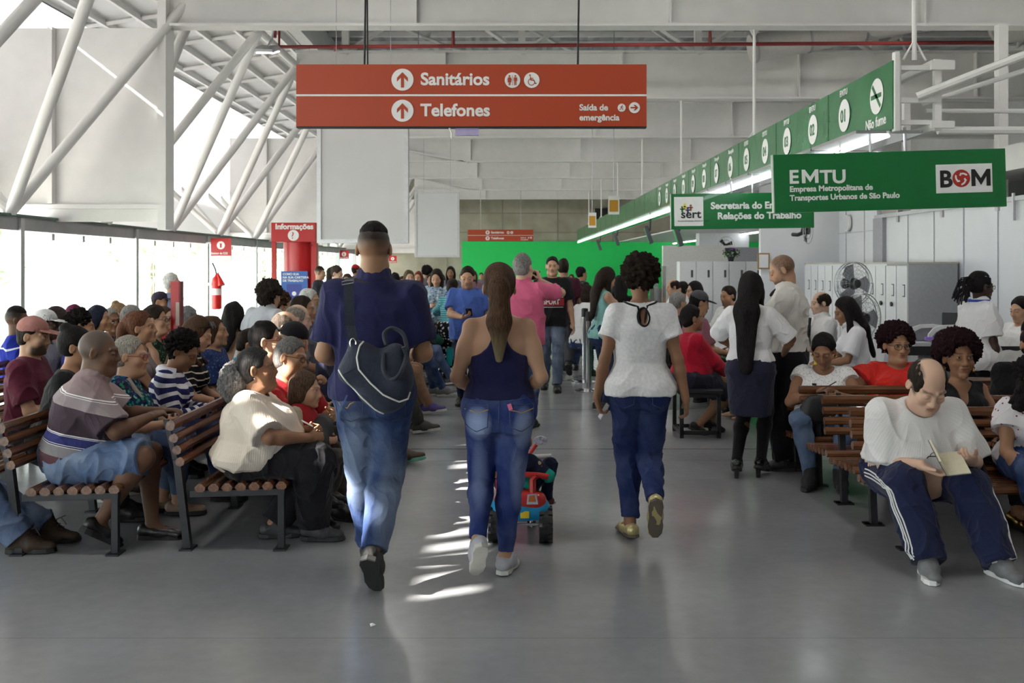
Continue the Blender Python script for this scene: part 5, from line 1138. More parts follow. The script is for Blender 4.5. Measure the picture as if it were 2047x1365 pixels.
def seam(K, name, pts, mat, rad=.0022):                # stitch line laid over a garment: project local (x, z) points from behind
    ob = K['tr']; dg = bpy.context.evaluated_depsgraph_get(); P = []
    for x, z in pts:
        ok, loc, n, i = ob.ray_cast((x, -1.2, z), (0, 1, 0))
        if ok: P.append(loc+n*.001)
    if len(P) > 1: add_tube(name, P, rad, mat, ob, 5)
def pocket(K, cx, z, w, h, st, dec=None):
    hw = w/2; ol = [(cx-hw, z+h/2), (cx+hw, z+h/2), (cx+hw*.92, z-h*.3), (cx, z-h/2), (cx-hw*.92, z-h*.3), (cx-hw, z+h/2)]
    pts = []
    for a, b in zip(ol[:-1], ol[1:]): pts += [(a[0]+(b[0]-a[0])*t, a[1]+(b[1]-a[1])*t) for t in np.linspace(0, 1, 7)]
    seam(K, 'pocket_seam', pts, st)
    if dec: seam(K, 'pocket_stitch', [(cx+hw*a, z+h*b) for a, b in dec], M('stitch_gold', (.45,.27,.09), .6), .0028)
dst = M('denim_seam', (.05,.075,.15), .8)
def trs(K):
    for ch in K['body'].children:
        if ch.name.startswith('trousers'): K['tr'] = ch
trs(K); hz = K['Hc'][2]
for q in (-1, 1): pocket(K, q*.098, hz-.045, .145, .175, dst, [(-.8,.28),(-.5,.05),(-.15,-.1),(.2,-.02),(.8,.18)] if q > 0 else [(-.9,.25),(-.6,.02),(-.1,-.08),(.1,.04),(.8,.2)])
seam(K, 'centre_seam', [(0, hz+.09-.02*i) for i in range(10)], dst); seam(K, 'waistband_seam', [(-.17+.34*i/16, hz+.062) for i in range(17)], dst)
# his bag
def navy_bag(K):
    Y0 = 4.62; P = lambda x, y, d=0: np.array(at(x, y, Y0+d)); e = empty('shoulder_bag', at(752, 750, Y0)); tag(e, 'dark blue duffel bag with white piping slung over the back of the man in navy', 'bag'); o = np.array(e.location)
    S = lambda x, y, d=0: P(x, y, d)-o
    bm_ = c('#2a3040', 'bag_nylon', .6, 30, .12, 600, .4); w = Vol(.006)
    def R2(a): return np.array([[math.cos(a),0,-math.sin(a)],[0,1,0],[math.sin(a),0,math.cos(a)]]).T
    w.rc(S(722,738), S(772,788), .078, .078, k=.03, sq=(V3(0,1,0), .95)); w.rc(S(728,712), S(792,752), .062, .075, k=.05, sq=(V3(0,1,0), .95)); w.rc(S(700,742), S(715,700), .05, .03, k=.05); w.rc(S(790,708), S(800,760), .052, .055, k=.05); w.rc(S(745,775), S(790,792), .06, .05, k=.05); w.rc(S(708,695), S(702,676), .022, .014, k=.04)
    v, f = w.build(); v = tone(v, f, 2); n = vnormals(v, f); v = v+n*(wob(v, 28, 2)*.006)[:,None]; bd = add_mesh('bag_body', v, f, bm_, e)
    pip = M('white_piping', (.75,.74,.70), .5)
    def line(pts, nm='piping', rr=.0045, m=pip):
        # drop onto the bag from the camera side
        Q = []; pts = [np.array(p, float) for p in pts]
        for a, b_ in zip(pts[:-1], pts[1:]):
            for t in np.linspace(0, 1, 8): 
                q = S(*(a+(b_-a)*t)); ok, loc, nn, i = bd.ray_cast((q[0], -1, q[2]), (0, 1, 0))
                if ok: Q.append(np.array(loc)+np.array(nn)*.002)
        if len(Q) > 2: add_tube(nm, Q, rr, m, e, 6)
    line([(680,738),(700,765),(725,790),(752,815),(770,826)]); line([(728,682),(722,690),(718,712),(722,735),(745,762),(770,785),(800,800),(815,796),(820,782)]); line([(735,688),(748,680),(762,670),(775,672),(787,682)]); line([(690,745),(715,732)], 'bag_seam', .002, bm_)
    s_ = c('#2b303c', 'strap_web', .6); m = MB(); w_ = 5.5/ (F/4.7)
    sp = [S(735,566,.20), S(700,555,.02), S(697,562,-.06), S(697,600,-.07), S(700,650,-.02), S(706,684,-.02)]
    for i in range(len(sp)-1):
        a, b_ = sp[i], sp[i+1]; d = (b_-a)/np.linalg.norm(b_-a); x_ = np.array([.022,0,0]); n_ = np.array([0,.003,0])
        m._add([a-x_-n_, a+x_-n_, a+x_+n_, a-x_+n_, b_-x_-n_, b_+x_-n_, b_+x_+n_, b_-x_+n_], [(0,3,2,1),(4,5,6,7),(0,1,5,4),(1,2,6,5),(2,3,7,6),(3,0,4,7)])
    m.build('strap', s_, e); m = MB(); a = S(695,565,-.085); m.tube([a+np.array(q) for q in [(-.026,0,-.010),(.0,0,-.005),(.026,0,.0),(.026,0,.014),(0,0,.010),(-.026,0,.004)]], .003, 6, True); a = S(706,686,-.03); m.tube([a+np.array([.014*math.cos(q),0,.022*math.sin(q)]) for q in np.linspace(0, 6.28, 15)[:-1]], .004, 6, True); m.build('buckle', silver, e, True)
    Q = []; hp_ = [(770,705),(772,735),(784,752),(798,750),(808,735),(813,710),(808,692)]
    for i, (x_, y_) in enumerate(hp_):
        q = S(x_, y_); ok, loc, nn, j = bd.ray_cast((q[0], -1, q[2]), (0, 1, 0)); d = .035*math.sin(math.pi*i/(len(hp_)-1))
        Q.append(np.array([q[0], (loc[1] if ok else q[1]-.03)-d-.004, q[2]]))
    add_tube('handle', curve(Q), .010, s_, e, 10); add_tube('handle', curve([S(*p) for p in [(772,690,-.02),(768,668,.0),(780,657,.03),(796,660,.03),(808,672,.02),(814,700,-.01)]]), .010, s_, e, 10)
navy_bag(K)
jp = denim('#263670', .18, (.40,.50,.76), 'blue_denim', ((-.105,-.06,.075,.11,.85), (.125,-.09,.06,.14,.75), (-.1,-.36,.05,.22,.35), (.1,-.38,.05,.22,.35)))
def racer(t, k):
    s, u, xa, ya, Hc, T_ = k['s'], k['u'], k['xa'], k['ya'], k['Hc'], k['T']
    for q in (-1, 1):                                   # sweep the back down to a racer shape
        t.el(Hc+u*.46*T_+xa*q*.165*s-ya*.0, V3(.125,.4,.150)*s, np.stack([xa,ya,u],1)@roty(q*.35), k=.012, sub=1)
K = person('person walking away with a long brown ponytail, navy racerback top and tight blue jeans', 998, 576, 5.1, 0, 'walk', 'f', 1.14, 0, 'tan', ('pony','brown',.27,0,(.26,.22,.12)),
    T(c('#1f1f47', 'navy_jersey'), sl=0, strap=0, hem=.072, neck=.50, nw=1.15, loose=-.004, amp=.002, cut=racer, arm=.01), dict(m=jp, loose=-.003, l=.0, amp=.003, waist=.10, hem=.02), dict(m=M('trainer_grey', (.42,.42,.46), .5, 0, .05), sm=rubw),
    hands={-1: dict(p=(-.16,.17,.09), pole=(-.5,-1,-.2)), 1: dict(p=(.16,.17,.09), pole=(.5,-1,-.2))}, feet={-1: dict(p=(-.115,-.14,.20), pit=-50, yaw=12, pole=(0,1,0)), 1: dict(p=(.035,.03,.085), yaw=-16)}, bust=.9)
trs(K); hz = K['Hc'][2]
for q in (-1, 1): pocket(K, q*.112, hz-.025, .12, .135, dst, [(-1,.32),(-.4,.28),(0,.22),(.5,.28),(1,.34)])
seam(K, 'centre_seam', [(0, hz+.10-.02*i) for i in range(12)], dst); seam(K, 'yoke_seam', [(-.17+.34*i/16, hz+.055-abs(i-8)*-.003) for i in range(17)], dst)
ok, l_, n_, i_ = K['tr'].ray_cast((.055, -1.2, hz+.035), (0, 1, 0)); MB().cbox(np.array(l_)-np.array([0,.004,0]), (.02,.006,.03), roty(-.3)).build('pink_label', M('label_pink', (.75,.16,.3), .5), K['tr'])
PKK = K
def keyhole(t, k):
    s, u, xa, ya, NB, g = k['s'], k['u'], k['xa'], k['ya'], k['NB'], k['g']
    a = NB-u*.085*s-ya*.10*s+xa*.008; t.el(a, V3(.034,.10,.055)*s, np.stack([xa,ya,u],1), k=.004, sub=1)
hw_ = NT('heather_white'); hw_.base(hw_.ramp(hw_.noise(60, 4), [(.35, srgb('#d6d5d7')), (.65, srgb('#e4e3e3'))]), .85, 0, .2); hw_.bump(hw_.noise(18, 3), .3, .012)
def dk_trim(K):
    dk = c('#16161c', 'dark_trim'); s, u, xa, ya, NB = K['s'], K['u'], K['xa'], K['ya'], K['NB']; a0 = NB-u*.085*s
    sh = [o for o in K['body'].children if o.name.startswith('shirt')][0]; P = []
    for i in range(25):
        a = 2*math.pi*i/24; x, z = .0345*s*math.cos(a)*(1-.25*max(0,math.sin(a))), .0555*s*math.sin(a); p = a0+xa*(x+.008)+u*z; o_ = tuple(p-np.array([0,1,0])); h1 = K['body'].ray_cast(o_, (0, 1, 0)); p2 = a0+xa*(x*1.25+.008)+u*z*1.2; h2 = sh.ray_cast(tuple(p2-np.array([0,1,0])), (0, 1, 0)); P.append(np.array([p[0], min(h1[1][1], h2[1][1] if h2[0] else 9)-.002, p[2]]))
    add_tube('dark_edging', P, .0055, dk, sh, 6); Q = []
    for i in range(33):
        a = 2*math.pi*i/32; r_ = .094; p = NB+xa*r_*math.cos(a)+ya*(r_*.9*math.sin(a)); ok, l, n, j = sh.ray_cast(tuple(p+u*.4), tuple(-u))
        if ok: Q.append(np.array(l)+u*.002)
    if len(Q) > 2: add_tube('neck_edging', Q, .006, dk, sh, 6)
jd = denim('#222f5c', .15, (.25,.31,.48), 'dark_denim')
K = person('person walking away with curly dark hair, white keyhole-back T-shirt, dark jeans, gold flats', 1279, 557, 5.77, 0, 'walk', 'f', 1.0, 0, 'brown', ('curly','dark',.112),
    T(hw_.m, sl=.50, slw=.02, hem=-.03, neck=.505, nw=1.5, loose=.007, amp=.0045, cut=keyhole), dict(m=jd, loose=.0, l=.006, amp=.006, waist=.12, hem=.03), dict(m=M('flat_gold', (.50,.42,.20), .35, .5), sm=M('sole_tan', (.11,.085,.065), .7), kind='flat', sole=.012),
    hands={-1: dict(p=(-.285,.02,-.13), pole=(-.5,-1,0), f=(.25,.25,-1), n=(1,.2,.1), curl=.75), 1: dict(p=(.275,-.05,-.06), pole=(.6,-1,0), f=(.1,.15,-1), n=(-1,.2,0), curl=.6)}, feet={-1: dict(p=(-.06,.04,.085), yaw=14), 1: dict(p=(.055,-.25,.26), pit=-66, yaw=-4, pole=(0,1,0))}, twist=-4, lean=1)
dk_trim(K); trs(K); hz = K['Hc'][2]
for q in (-1, 1): pocket(K, q*.105, hz-.03, .115, .13, dst)
WK = K; p = onK(K, K['WR'][-1]+K['HF'][-1]*.09+K['HN'][-1]*.022)
e = empty('phone', tuple(p)); e.rotation_euler = (.2, .5, .3); tag(e, 'small pale phone in the hand of the woman in the keyhole T-shirt', 'phone'); MB().cbox((0,0,0), (.009,.055,.10), None, .004).build('phone_case', M('phone_pale', (.4,.4,.45), .3), e)

# ---- seated, left, near
MAR, MAU, GRY, TAU = '#4d3b44', '#9a8587', '#7e7b80', '#8b7c7f'
polo = bands([(-.35,'#4f3a42'),(-.02,'#5c4048'),(.05,'#8a868a'),(.112,'#e8e6e8'),(.117,'#3c3c5c'),(.122,'#e8e6e8'),(.127,'#3a3d74'),(.178,'#e8e6e8'),(.183,'#3c3c5c'),(.188,'#e8e6e8'),(.193,'#4a3d46'),(.360,'#96898c'),(.43,'#e8e6e8'),(.436,'#8b7a7c'),(.442,'#e8e6e8'),(.448,'#927f80')], 'striped_polo')
sh_d = denim('#5d7296', .5, (.50,.58,.70), 'light_denim')
K = person('person seated on the bench end in a striped maroon polo and denim shorts, back turned', 199, 704, 5.74, -68, 'sit', 'm', 1.32, .75, 'dark', ('buzz','salt'),
    T(polo, nosl=1, sl=.85, slw=.03, hem=-.075, collar=1, loose=.012, amp=.006), dict(kind='shorts', m=sh_d, loose=.02, waist=.06, amp=.008), dict(m=shb, sm=rub, kind='flat', sole=.03),
    lean=13, hp=-6, hy=-14, zs=.37, hands={1: dict(p=(.12,.42,.24), pole=(.8,-.3,-.6), n=(-.3,0,-1)), -1: dict(p=(-.02,.50,.25), n=(.2,0,-1))}, feet={1: dict(p=(.24,.16,.16), pit=-32, yaw=25, pole=(.5,1,.4)), -1: dict(p=(.10,.44,.085), yaw=-22)}, hs=1.05)
cream = ribbed('#e0d3c4', 'cream_rib', 150, 'ta', .2)
def cream_x(K):
    w = Vol(.0065); hd = K['hd']
    w.el(hd(0,-.15,-.06), V3(.085,.085,.115), None, k=.03); w.el(hd(0,-.13,.0), V3(.05,.05,.05), None, k=.03); v, f = w.build(); n = vnormals(v, f); v = v+n*(wob(v, 150, 3)*.008+np.random.RandomState(2).normal(size=len(v))*.003)[:,None]
    add_mesh('ponytail', v, f, M_hair((.13,.125,.125)), K['body']); earring(K, 1, silver, .006)
K = person('person seated on the bench end in a cream ribbed blouse, curly grey ponytail', 515, 738, 5.78, -86, 'sit', 'f', 1.55, .7, 'brown', ('short',(.03,.028,.028)),
    T(cream, sl=.9, slw=.035, hem=-.08, loose=.016, amp=.006, neck=.50, nw=1.25), dict(m=blkp, loose=.012, l=.035, hem=.0, waist=.0), dict(m=M('slip_on_grey', (.035,.035,.04), .6), sm=rub),
    lean=5, hp=7, hy=2, zs=.37, hands={1: dict(p=(.20,.40,.15), pole=(1.3,-.1,-.7), n=(-1,0,-.2), curl=1.0), -1: dict(p=(-.04,.38,.16), n=(1,0,-.2), curl=.9)}, feet={1: dict(p=(.10,.42,.085), yaw=-6), -1: dict(p=(.02,.16,.085), yaw=6)}, bust=1.7, extra=cream_x, age=.4, hs=1.0)
fl = spots('#12324a', ['#1f7f86','#16305c','#2f8f6a','#0d1a30','#7fb8b0','#1c4f9a','#5a2a54'], 46, 'floral_teal', .5)
K = person('person in red-framed glasses, teal floral blouse and cropped jeans, seated just beyond the striped-polo man', 262, 712, 6.28, -78, 'sit', 'f', 1.3, .4, 'tan', ('short',(.26,.24,.21)), T(fl, sl=.6, slw=.02, hem=-.06), dict(m=jn3, hem=.06), dict(m=M('sandal_nude', (.3,.2,.14), .5), sm=rub, kind='flat'), lean=10, hp=-4, hy=-10, zs=.38, glasses=(M('glasses_red', (.25,.02,.03), .3), 1.15), age=.8,
    hands={1: dict(p=(.08,.34,.12)), -1: dict(p=(-.06,.36,.12))}, feet={1: dict(p=(.05,.42,.085)), -1: dict(p=(-.06,.30,.085))})
e_ = [o for o in K['body'].children if o.name.startswith('shirt')][0]
tubes('cardigan_edge', [([K['NB']+K['xa']*q*.075+K['ya']*.02, K['NB']+K['xa']*q*.10+K['ya']*.12-K['u']*.10, K['NB']+K['xa']*q*.09+K['ya']*.17-K['u']*.30], .022) for q in (1,)], c('#a89f92', 'cardigan'), e_, 8)
K = person('person in black with a dark bun, half hidden behind the striped-polo man', 155, 694, 6.15, -72, 'sit', 'f', 1.12, 0, 'olive', ('bun','black',(0,-.07,.12)), T(blk_c, sl=1.0, hem=-.07, nw=1.5, neck=.50), dict(m=blkp), SB, lean=15, zs=.38, hy=-8, hands={1: dict(p=(.08,.30,.08)), -1: dict(p=(-.08,.30,.08))})
capm = c('#a8746c', 'dusty_pink_twill')
K = person('person in a dusty pink cap and burgundy T-shirt, dark beard, in the third row', 68, 672, 6.7, -84, 'sit', 'm', 1.05, 0, 'tan', ('short','dark'), T(c('#5d1f33', 'burgundy_cotton'), sl=.75, slw=.02, hem=-.07), dict(m=blkp), dict(m=shbr, sm=rubw), lean=2, zs=.38, hp=-8, hy=-6, beard=.92, cap=dict(m=capm, vm=c('#a07064', 'cap_peak')), hands={1: dict(p=(.03,.28,.12)), -1: dict(p=(-.05,.30,.12))}, feet={1: dict(p=(.1,.52,.085)), -1: dict(p=(-.1,.55,.085))})
K = person('person in blue jeans and brown lace-up boots, mostly outside the left edge', -215, 690, 5.5, -84, 'sit', 'm', 1.05, 0, 'tan', ('short','dark'), T(c('#3a3a40', 'dark_grey_cotton'), sl=.7), dict(m=denim('#5a6d90', .5, (.45,.52,.64), 'jeans_pale'), loose=.02, l=.03), dict(m=shbr, sm=rub, kind='boot'), zs=.38, lean=-4, feet={1: dict(p=(.10,.70,.085), yaw=-4), -1: dict(p=(-.08,.78,.085), yaw=6)})
for q in (0, 1):
    ch = [o for o in K['body'].children if o.name.startswith('shoe')][q]; A, R = K['AN'][(-1,1)[q]], K['FD'][(-1,1)[q]]
    tubes('laces', [([A+R@V3(sx_*.03,.045+.018*i,.035-.019*i), A+R@V3(-sx_*.03,.055+.018*i,.030-.019*i)], .003) for i in range(4) for sx_ in (-1,1)]+[([A+R@V3(0,.05,.04), A+R@V3(.03,.09,.06), A+R@V3(.04,.12,.02)], .0025), ([A+R@V3(0,.05,.04), A+R@V3(-.03,.10,.055)], .0025)], M('lace_brown', (.1,.06,.04), .8), ch, 5)
hood = bands([(0,'#e3e3ea'),(.42,'#2a2c5e')], 'navy_white_stripes', rep=.082)
K = person('person with short curly black hair in a navy and white striped hoodie', 366, 703, 6.75, -84, 'sit', 'f', 1.1, 0, 'brown', ('curly','black',.108), T(hood, sl=1.95, hem=-.06, neck=.53), dict(m=jn2), SB, lean=12, hp=-30, hy=-10, zs=.38, hands={1: dict(p=(.04,.34,.14), curl=.8), -1: dict(p=(-.04,.34,.14), curl=.8)})
add_tube('hood', [K['NB']+K['xa']*.075*math.cos(a)+K['ya']*(.085*math.sin(a)-.02)-K['u']*.02 for a in np.linspace(-.4, 3.54, 12)] if 0 else [K['NB']+K['xa']*.075*math.cos(a)-K['ya']*(.075*math.sin(a)+.0)-K['u']*.015 for a in np.linspace(-.5, 3.64, 12)], .035, c('#dcdbe4', 'hood_white'), [o for o in K['body'].children if o.name.startswith('shirt')][0], 8)
bst = bands([(0,'#15131a'),(.80,'#cfc6b6')], 'black_cream_stripes', rep=.055)
K = person('person with sunglasses pushed up on streaked hair, black and cream striped top', 396, 668, 7.3, -88, 'sit', 'f', 1.0, 0, 'tan', ('long','brown',.12,0,(.4,.3,.18)), T(bst, sl=.8, hem=-.06), dict(m=jn2), SB, lean=8, hp=-24, zs=.38, hands={1: dict(p=(.05,.34,.12)), -1: dict(p=(-.05,.34,.12))})
hd = K['hd']; m = MB()
for q in (-1, 1): m.lathe([(.027,0),(.027,.006)], hd(q*.033,.070,.105), 16, K['RH']@rotx(-.75))
m.tube([hd(-.08,.0,.06), hd(-.06,.065,.10), hd(0,.085,.11), hd(.06,.065,.10), hd(.08,.0,.06)], .004); m.build('sunglasses', gfr, K['body'], True)
K = person('person with a dark crop and blue print shirt, behind the woman with sunglasses', 428, 664, 8.0, -90, 'sit', 'm', 1.05, 0, 'olive', ('bob','brown',.02), T(spots('#2b3a66', ['#3d4f86','#26335c','#56699c'], 60, 'blue_print', .4), sl=.8), dict(m=navp), SB, zs=.38, hp=4)
K = person('person in profile with an auburn ponytail and bare arms, taupe top', 284, 656, 7.5, -88, 'sit', 'f', 1.05, 0, 'olive', ('pony','auburn',.16), T(c('#8b7d7b', 'taupe_jersey'), sl=0, nw=1.2), dict(m=blkp), SB, lean=9, zs=.38, hp=4, hands={1: dict(p=(.06,.40,.02)), -1: dict(p=(-.06,.38,.05))})
K = person('person with bare thick arms and dark tied hair, behind the auburn ponytail', 312, 640, 8.5, -88, 'sit', 'f', 1.35, .3, 'tan', ('bun','dark',(0,-.11,.03)), T(spots('#1d2b22', ['#2f5a3c','#141a18','#55705a'], 50, 'green_print', .45), sl=0, nw=1.3), dict(m=blkp), SB, lean=8, zs=.38, glasses=gfr, hands={1: dict(p=(.1,.40,.0))})
# next to the aisle, left
K = person('person with grey hair, thin glasses and red shirt, turned toward the camera', 583, 720, 6.25, -122, 'sit', 'm', 1.05, 0, 'olive', ('short',(.11,.105,.10)), T(c('#9c1d24', 'red_cotton'), sl=.75), dict(m=c('#3a3128', 'dark_olive_trousers')), SB, lean=14, hp=-6, hy=12, hr=-10, zs=.38, glasses=(gfr, .95), age=.8, hands={1: dict(p=(.02,.30,.36), pole=(.8,-.3,-.6), f=(-.5,.5,.6), n=(0,0,-1), curl=1.0), -1: dict(p=(-.2,.3,.15))})
K = person('person with thick black hair and dark-rimmed glasses in profile, just behind the cream blouse', 534, 682, 6.55, -84, 'sit', 'm', 1.0, 0, 'tan', ('short','black'), T(c('#8d8d94', 'grey_tee'), sl=.7), dict(m=jn1), SB, lean=4, hp=0, zs=.38, glasses=(gfr, 1.1))
def girl_x(K): 
    MB().lathe([(.001,-.012),(.012,0),(.001,.012)], K['hd'](-.085,.03,.06), 8).build('hair_clip', M('clip_white', (.8,.8,.8), .4), K['body'], True)
K = person('child with a brown bob, red vest over beige sleeves, on the aisle bench', 612, 779, 5.98, -96, 'sit', 'f', .85, 0, 'tan', ('bob',(.075,.045,.03),.05), T(c('#a51f26', 'red_vest'), sl=0, arm=.75, name='vest', loose=.012), dict(m=c('#4a4440', 'grey_child_trousers')), SB, h=1.12, lean=8, hp=-6, hy=-4, zs=.40, hs=1.0, extra=girl_x, feet={1: dict(p=(.08,.30,.2)), -1: dict(p=(-.08,.30,.2))})
sv = Vol(.0065)
for q in (-1, 1): sv.rc(K['SH'][q], K['EL'][q], .047, .042, k=.02); sv.rc(K['EL'][q], K['WR'][q], .042, .034, k=.02, cb=1)
K['cloth']('sleeves', sv, c('#b5a893', 'beige_knit'), .003, 40)
blkcap = c('#17151a', 'black_cap')
K = person('person in a black backwards cap with a shaved head, dark navy top, by the aisle', 588, 682, 6.9, -100, 'sit', 'm', 1.15, 0, 'tan', ('buzz','dark'), T(c('#23243c', 'dark_navy_tee'), sl=.7), dict(m=blkp), SB, lean=10, hp=-20, zs=.38, cap=dict(m=blkcap, back=1), hands={1: dict(p=(.06,.36,.1))})
K = person('person with a bald sunlit head in a dark top, beyond the backwards cap', 572, 655, 7.5, -86, 'sit', 'm', 1.1, 0, 'tan', ('fringe',(.06,.045,.035)), T(c('#3c4664', 'slate_shirt'), sl=.8), dict(m=blkp), SB, lean=10, hp=-12, zs=.38)
K = person('person with a pinkish balding head turned aside, beyond the bald sunlit head', 597, 638, 8.3, -80, 'sit', 'm', 1.05, 0, 'pale', ('fringe',(.2,.17,.14)), T(gryc, sl=.8), dict(m=jn1), SB, lean=6, hp=-10, zs=.38, age=.6)
K = person('person with short dark hair in profile near the information column, dark grey shirt', 607, 620, 8.9, -92, 'sit', 'm', 1.0, 0, 'olive', ('short','dark'), T(c('#55545e', 'dark_grey_shirt'), sl=.8), dict(m=blkp), SB, zs=.40)
K = person('person with white hair, beard and glasses in front of the information column', 620, 602, 10.2, -98, 'sit', 'm', 1.0, 0, 'tan', ('short','white'), T(c('#4b4c66', 'slate_blue_shirt'), sl=.8), dict(m=blkp), SB, zs=.40, beard=.9, glasses=gme, age=.7)
K = person('person with a curly brown mop, low in the crowd beside the pale grey shirt', 566, 612, 9.4, -80, 'sit', 'f', 1.0, 0, 'tan', ('curly','brown',.105), T(gryc, sl=.8), dict(m=blkp), SB, zs=.38)
undr = c('#1d1f2a', 'dark_undersleeve')
K = person('person standing with a curly dark mop, pale grey shirt over dark long sleeves, back turned', 541, 592, 8.9, -28, 'stand', 'm', 1.0, 0, 'tan', ('curly',(.03,.022,.018),.120,1), T(c('#b9bcc2', 'pale_grey_cotton', var=.04), sl=.6, slw=.03, hem=-.08, collar=1), dict(m=jn1), SB, lean=20, hp=-15, hands={-1: dict(p=(-.26,.12,-.1)), 1: dict(p=(.1,.45,.3))})
sv = Vol(.009)
for q in (-1, 1): sv.rc(K['SH'][q], K['EL'][q], .055, .046, k=.02); sv.rc(K['EL'][q], K['WR'][q], .046, .034, k=.02, cb=1)
K['cloth']('undersleeves', sv, undr, .003, 40)
K = person('person with long straight black hair and bare shoulders, strapless dark top, turned away', 470, 632, 9.0, -20, 'sit', 'f', 1.0, 0, 'tan', ('long','black',.15), T(c('#1b1b2c', 'dark_bandeau'), sl=0, strap=0, neck=.34, nw=3.4), dict(m=blkp), SB, zs=.38)
K = person('person in a tropical turquoise shirt, only the shoulder showing beside the pale grey shirt', 500, 690, 7.7, -80, 'sit', 'm', .95, 0, 'olive', ('short','dark'), T(spots('#1f7fae', ['#2fb3c4','#1f4fa8','#7fe0c0','#123a7a'], 26, 'tropical_print', .5), sl=.8), dict(m=blkp), SB, zs=.38, lean=12, h=1.45, hp=-25)
# further left rows
K = person('person in a bright blue track jacket with a white stripe, far left', 36, 640, 9.2, -70, 'sit', 'm', 1.05, 0, 'dark', ('fade','black'), T(bands([(-.3,'#25349a'),(.40,'#dfe3f2'),(.42,'#25349a')], 'blue_track'), sl=1.9), dict(m=navp), SB, zs=.40)
K = person('person in a white cap and grey shirt, behind the pink cap', 92, 650, 8.3, -86, 'sit', 'm', 1.0, 0, 'deep', ('short','black'), T(c('#8e8f96', 'mid_grey_shirt'), sl=.8), dict(m=navp), SB, zs=.38, cap=dict(m=c('#d9dad8', 'white_cap')), hands={-1: dict(p=(-.05,.25,.42), pole=(-.5,0,-1))}, hp=-4)
K = person('person with long straight brown hair and a bright orange top, hand raised', 116, 640, 9.3, -60, 'sit', 'f', 1.05, 0, 'brown', ('long',(.035,.024,.022),.22), T(c('#e2502a', 'orange_cotton'), sl=.7), dict(m=jn2), SB, zs=.38, hands={1: dict(p=(.12,.25,.40), pole=(.6,0,-1), f=(0,.2,1))})
K = person('person with plum-dyed hair by the glass, mostly hidden', 152, 632, 11.3, -70, 'sit', 'f', 1.0, 0, 'brown', ('bob',(.09,.012,.04),.03), T(whc, sl=.8), dict(m=jn2), SB, zs=.40)
K = person('person with a tall black quiff and violet-blue shirt, behind the bun', 163, 652, 8.4, -70, 'sit', 'm', 1.0, 0, 'olive', ('curly','black',.10), T(c('#4a4fb0', 'violet_blue_cotton'), sl=.8), dict(m=blkp), SB, zs=.38, hp=-8)
K = person('person with straight blue-black hair hiding the face, beside the grey-haired woman with glasses', 199, 638, 9.4, -88, 'sit', 'f', 1.0, 0, 'olive', ('bob',(.012,.014,.03),.06), T(blk_c, sl=.8), dict(m=blkp), SB, zs=.38)
K = person('person with grey hair and glasses looking out toward the aisle, dark printed blouse', 222, 642, 10.0, -128, 'sit', 'f', 1.1, 0, 'brown', ('short','grey'), T(spots('#20222a', ['#5a5a60','#15161a'], 50, 'dark_print', .4), sl=.8), dict(m=blkp), SB, zs=.38, glasses=gme, age=.8)
K = person('person with blonde hair twisted in a top knot, near the second window post', 240, 628, 11.4, -80, 'sit', 'f', 1.0, 0, 'pale', ('bun','sandy',(0,-.05,.13)), T(c('#d8cdc0', 'ecru_cotton'), sl=.8), dict(m=jn1), SB, zs=.40)
K = person('person with smooth grey hair, just behind the auburn ponytail', 266, 636, 10.0, -84, 'sit', 'm', 1.0, 0, 'brown', ('short','grey'), T(gryc, sl=.8), dict(m=blkp), SB, zs=.40)
K = person('person with a pale flushed face and red top, left of the red post', 331, 640, 10.6, -110, 'sit', 'm', 1.0, 0, 'pale', ('short','brown'), T(c('#c23a36', 'red_tee'), sl=.8), dict(m=blkp), SB, zs=.38, glasses=gfr)
K = person('person with wavy grey hair in a lime green shirt, behind the red post', 378, 640, 9.4, -60, 'sit', 'm', 1.1, 0, 'brown', ('short',(.17,.17,.175)), T(c('#a9c86a', 'lime_cotton'), sl=.8), dict(m=blkp), SB, zs=.38)
K = person('person standing by the glass with white hair, behind the red post', 345, 566, 12.2, -75, 'stand', 'm', 1.1, .2, 'tan', ('short','white'), T(c('#8e96b8', 'pale_blue_shirt'), sl=.7), dict(m=navp), SB)
K = person('person under a dark cap, between the red post and the glass', 322, 612, 12.0, -95, 'sit', 'm', 1.0, 0, 'olive', ('short','dark'), T(c('#5a5d72', 'steel_blue_shirt'), sl=.8), dict(m=blkp), SB, zs=.5, cap=dict(m=c('#33283a', 'dark_cap')))
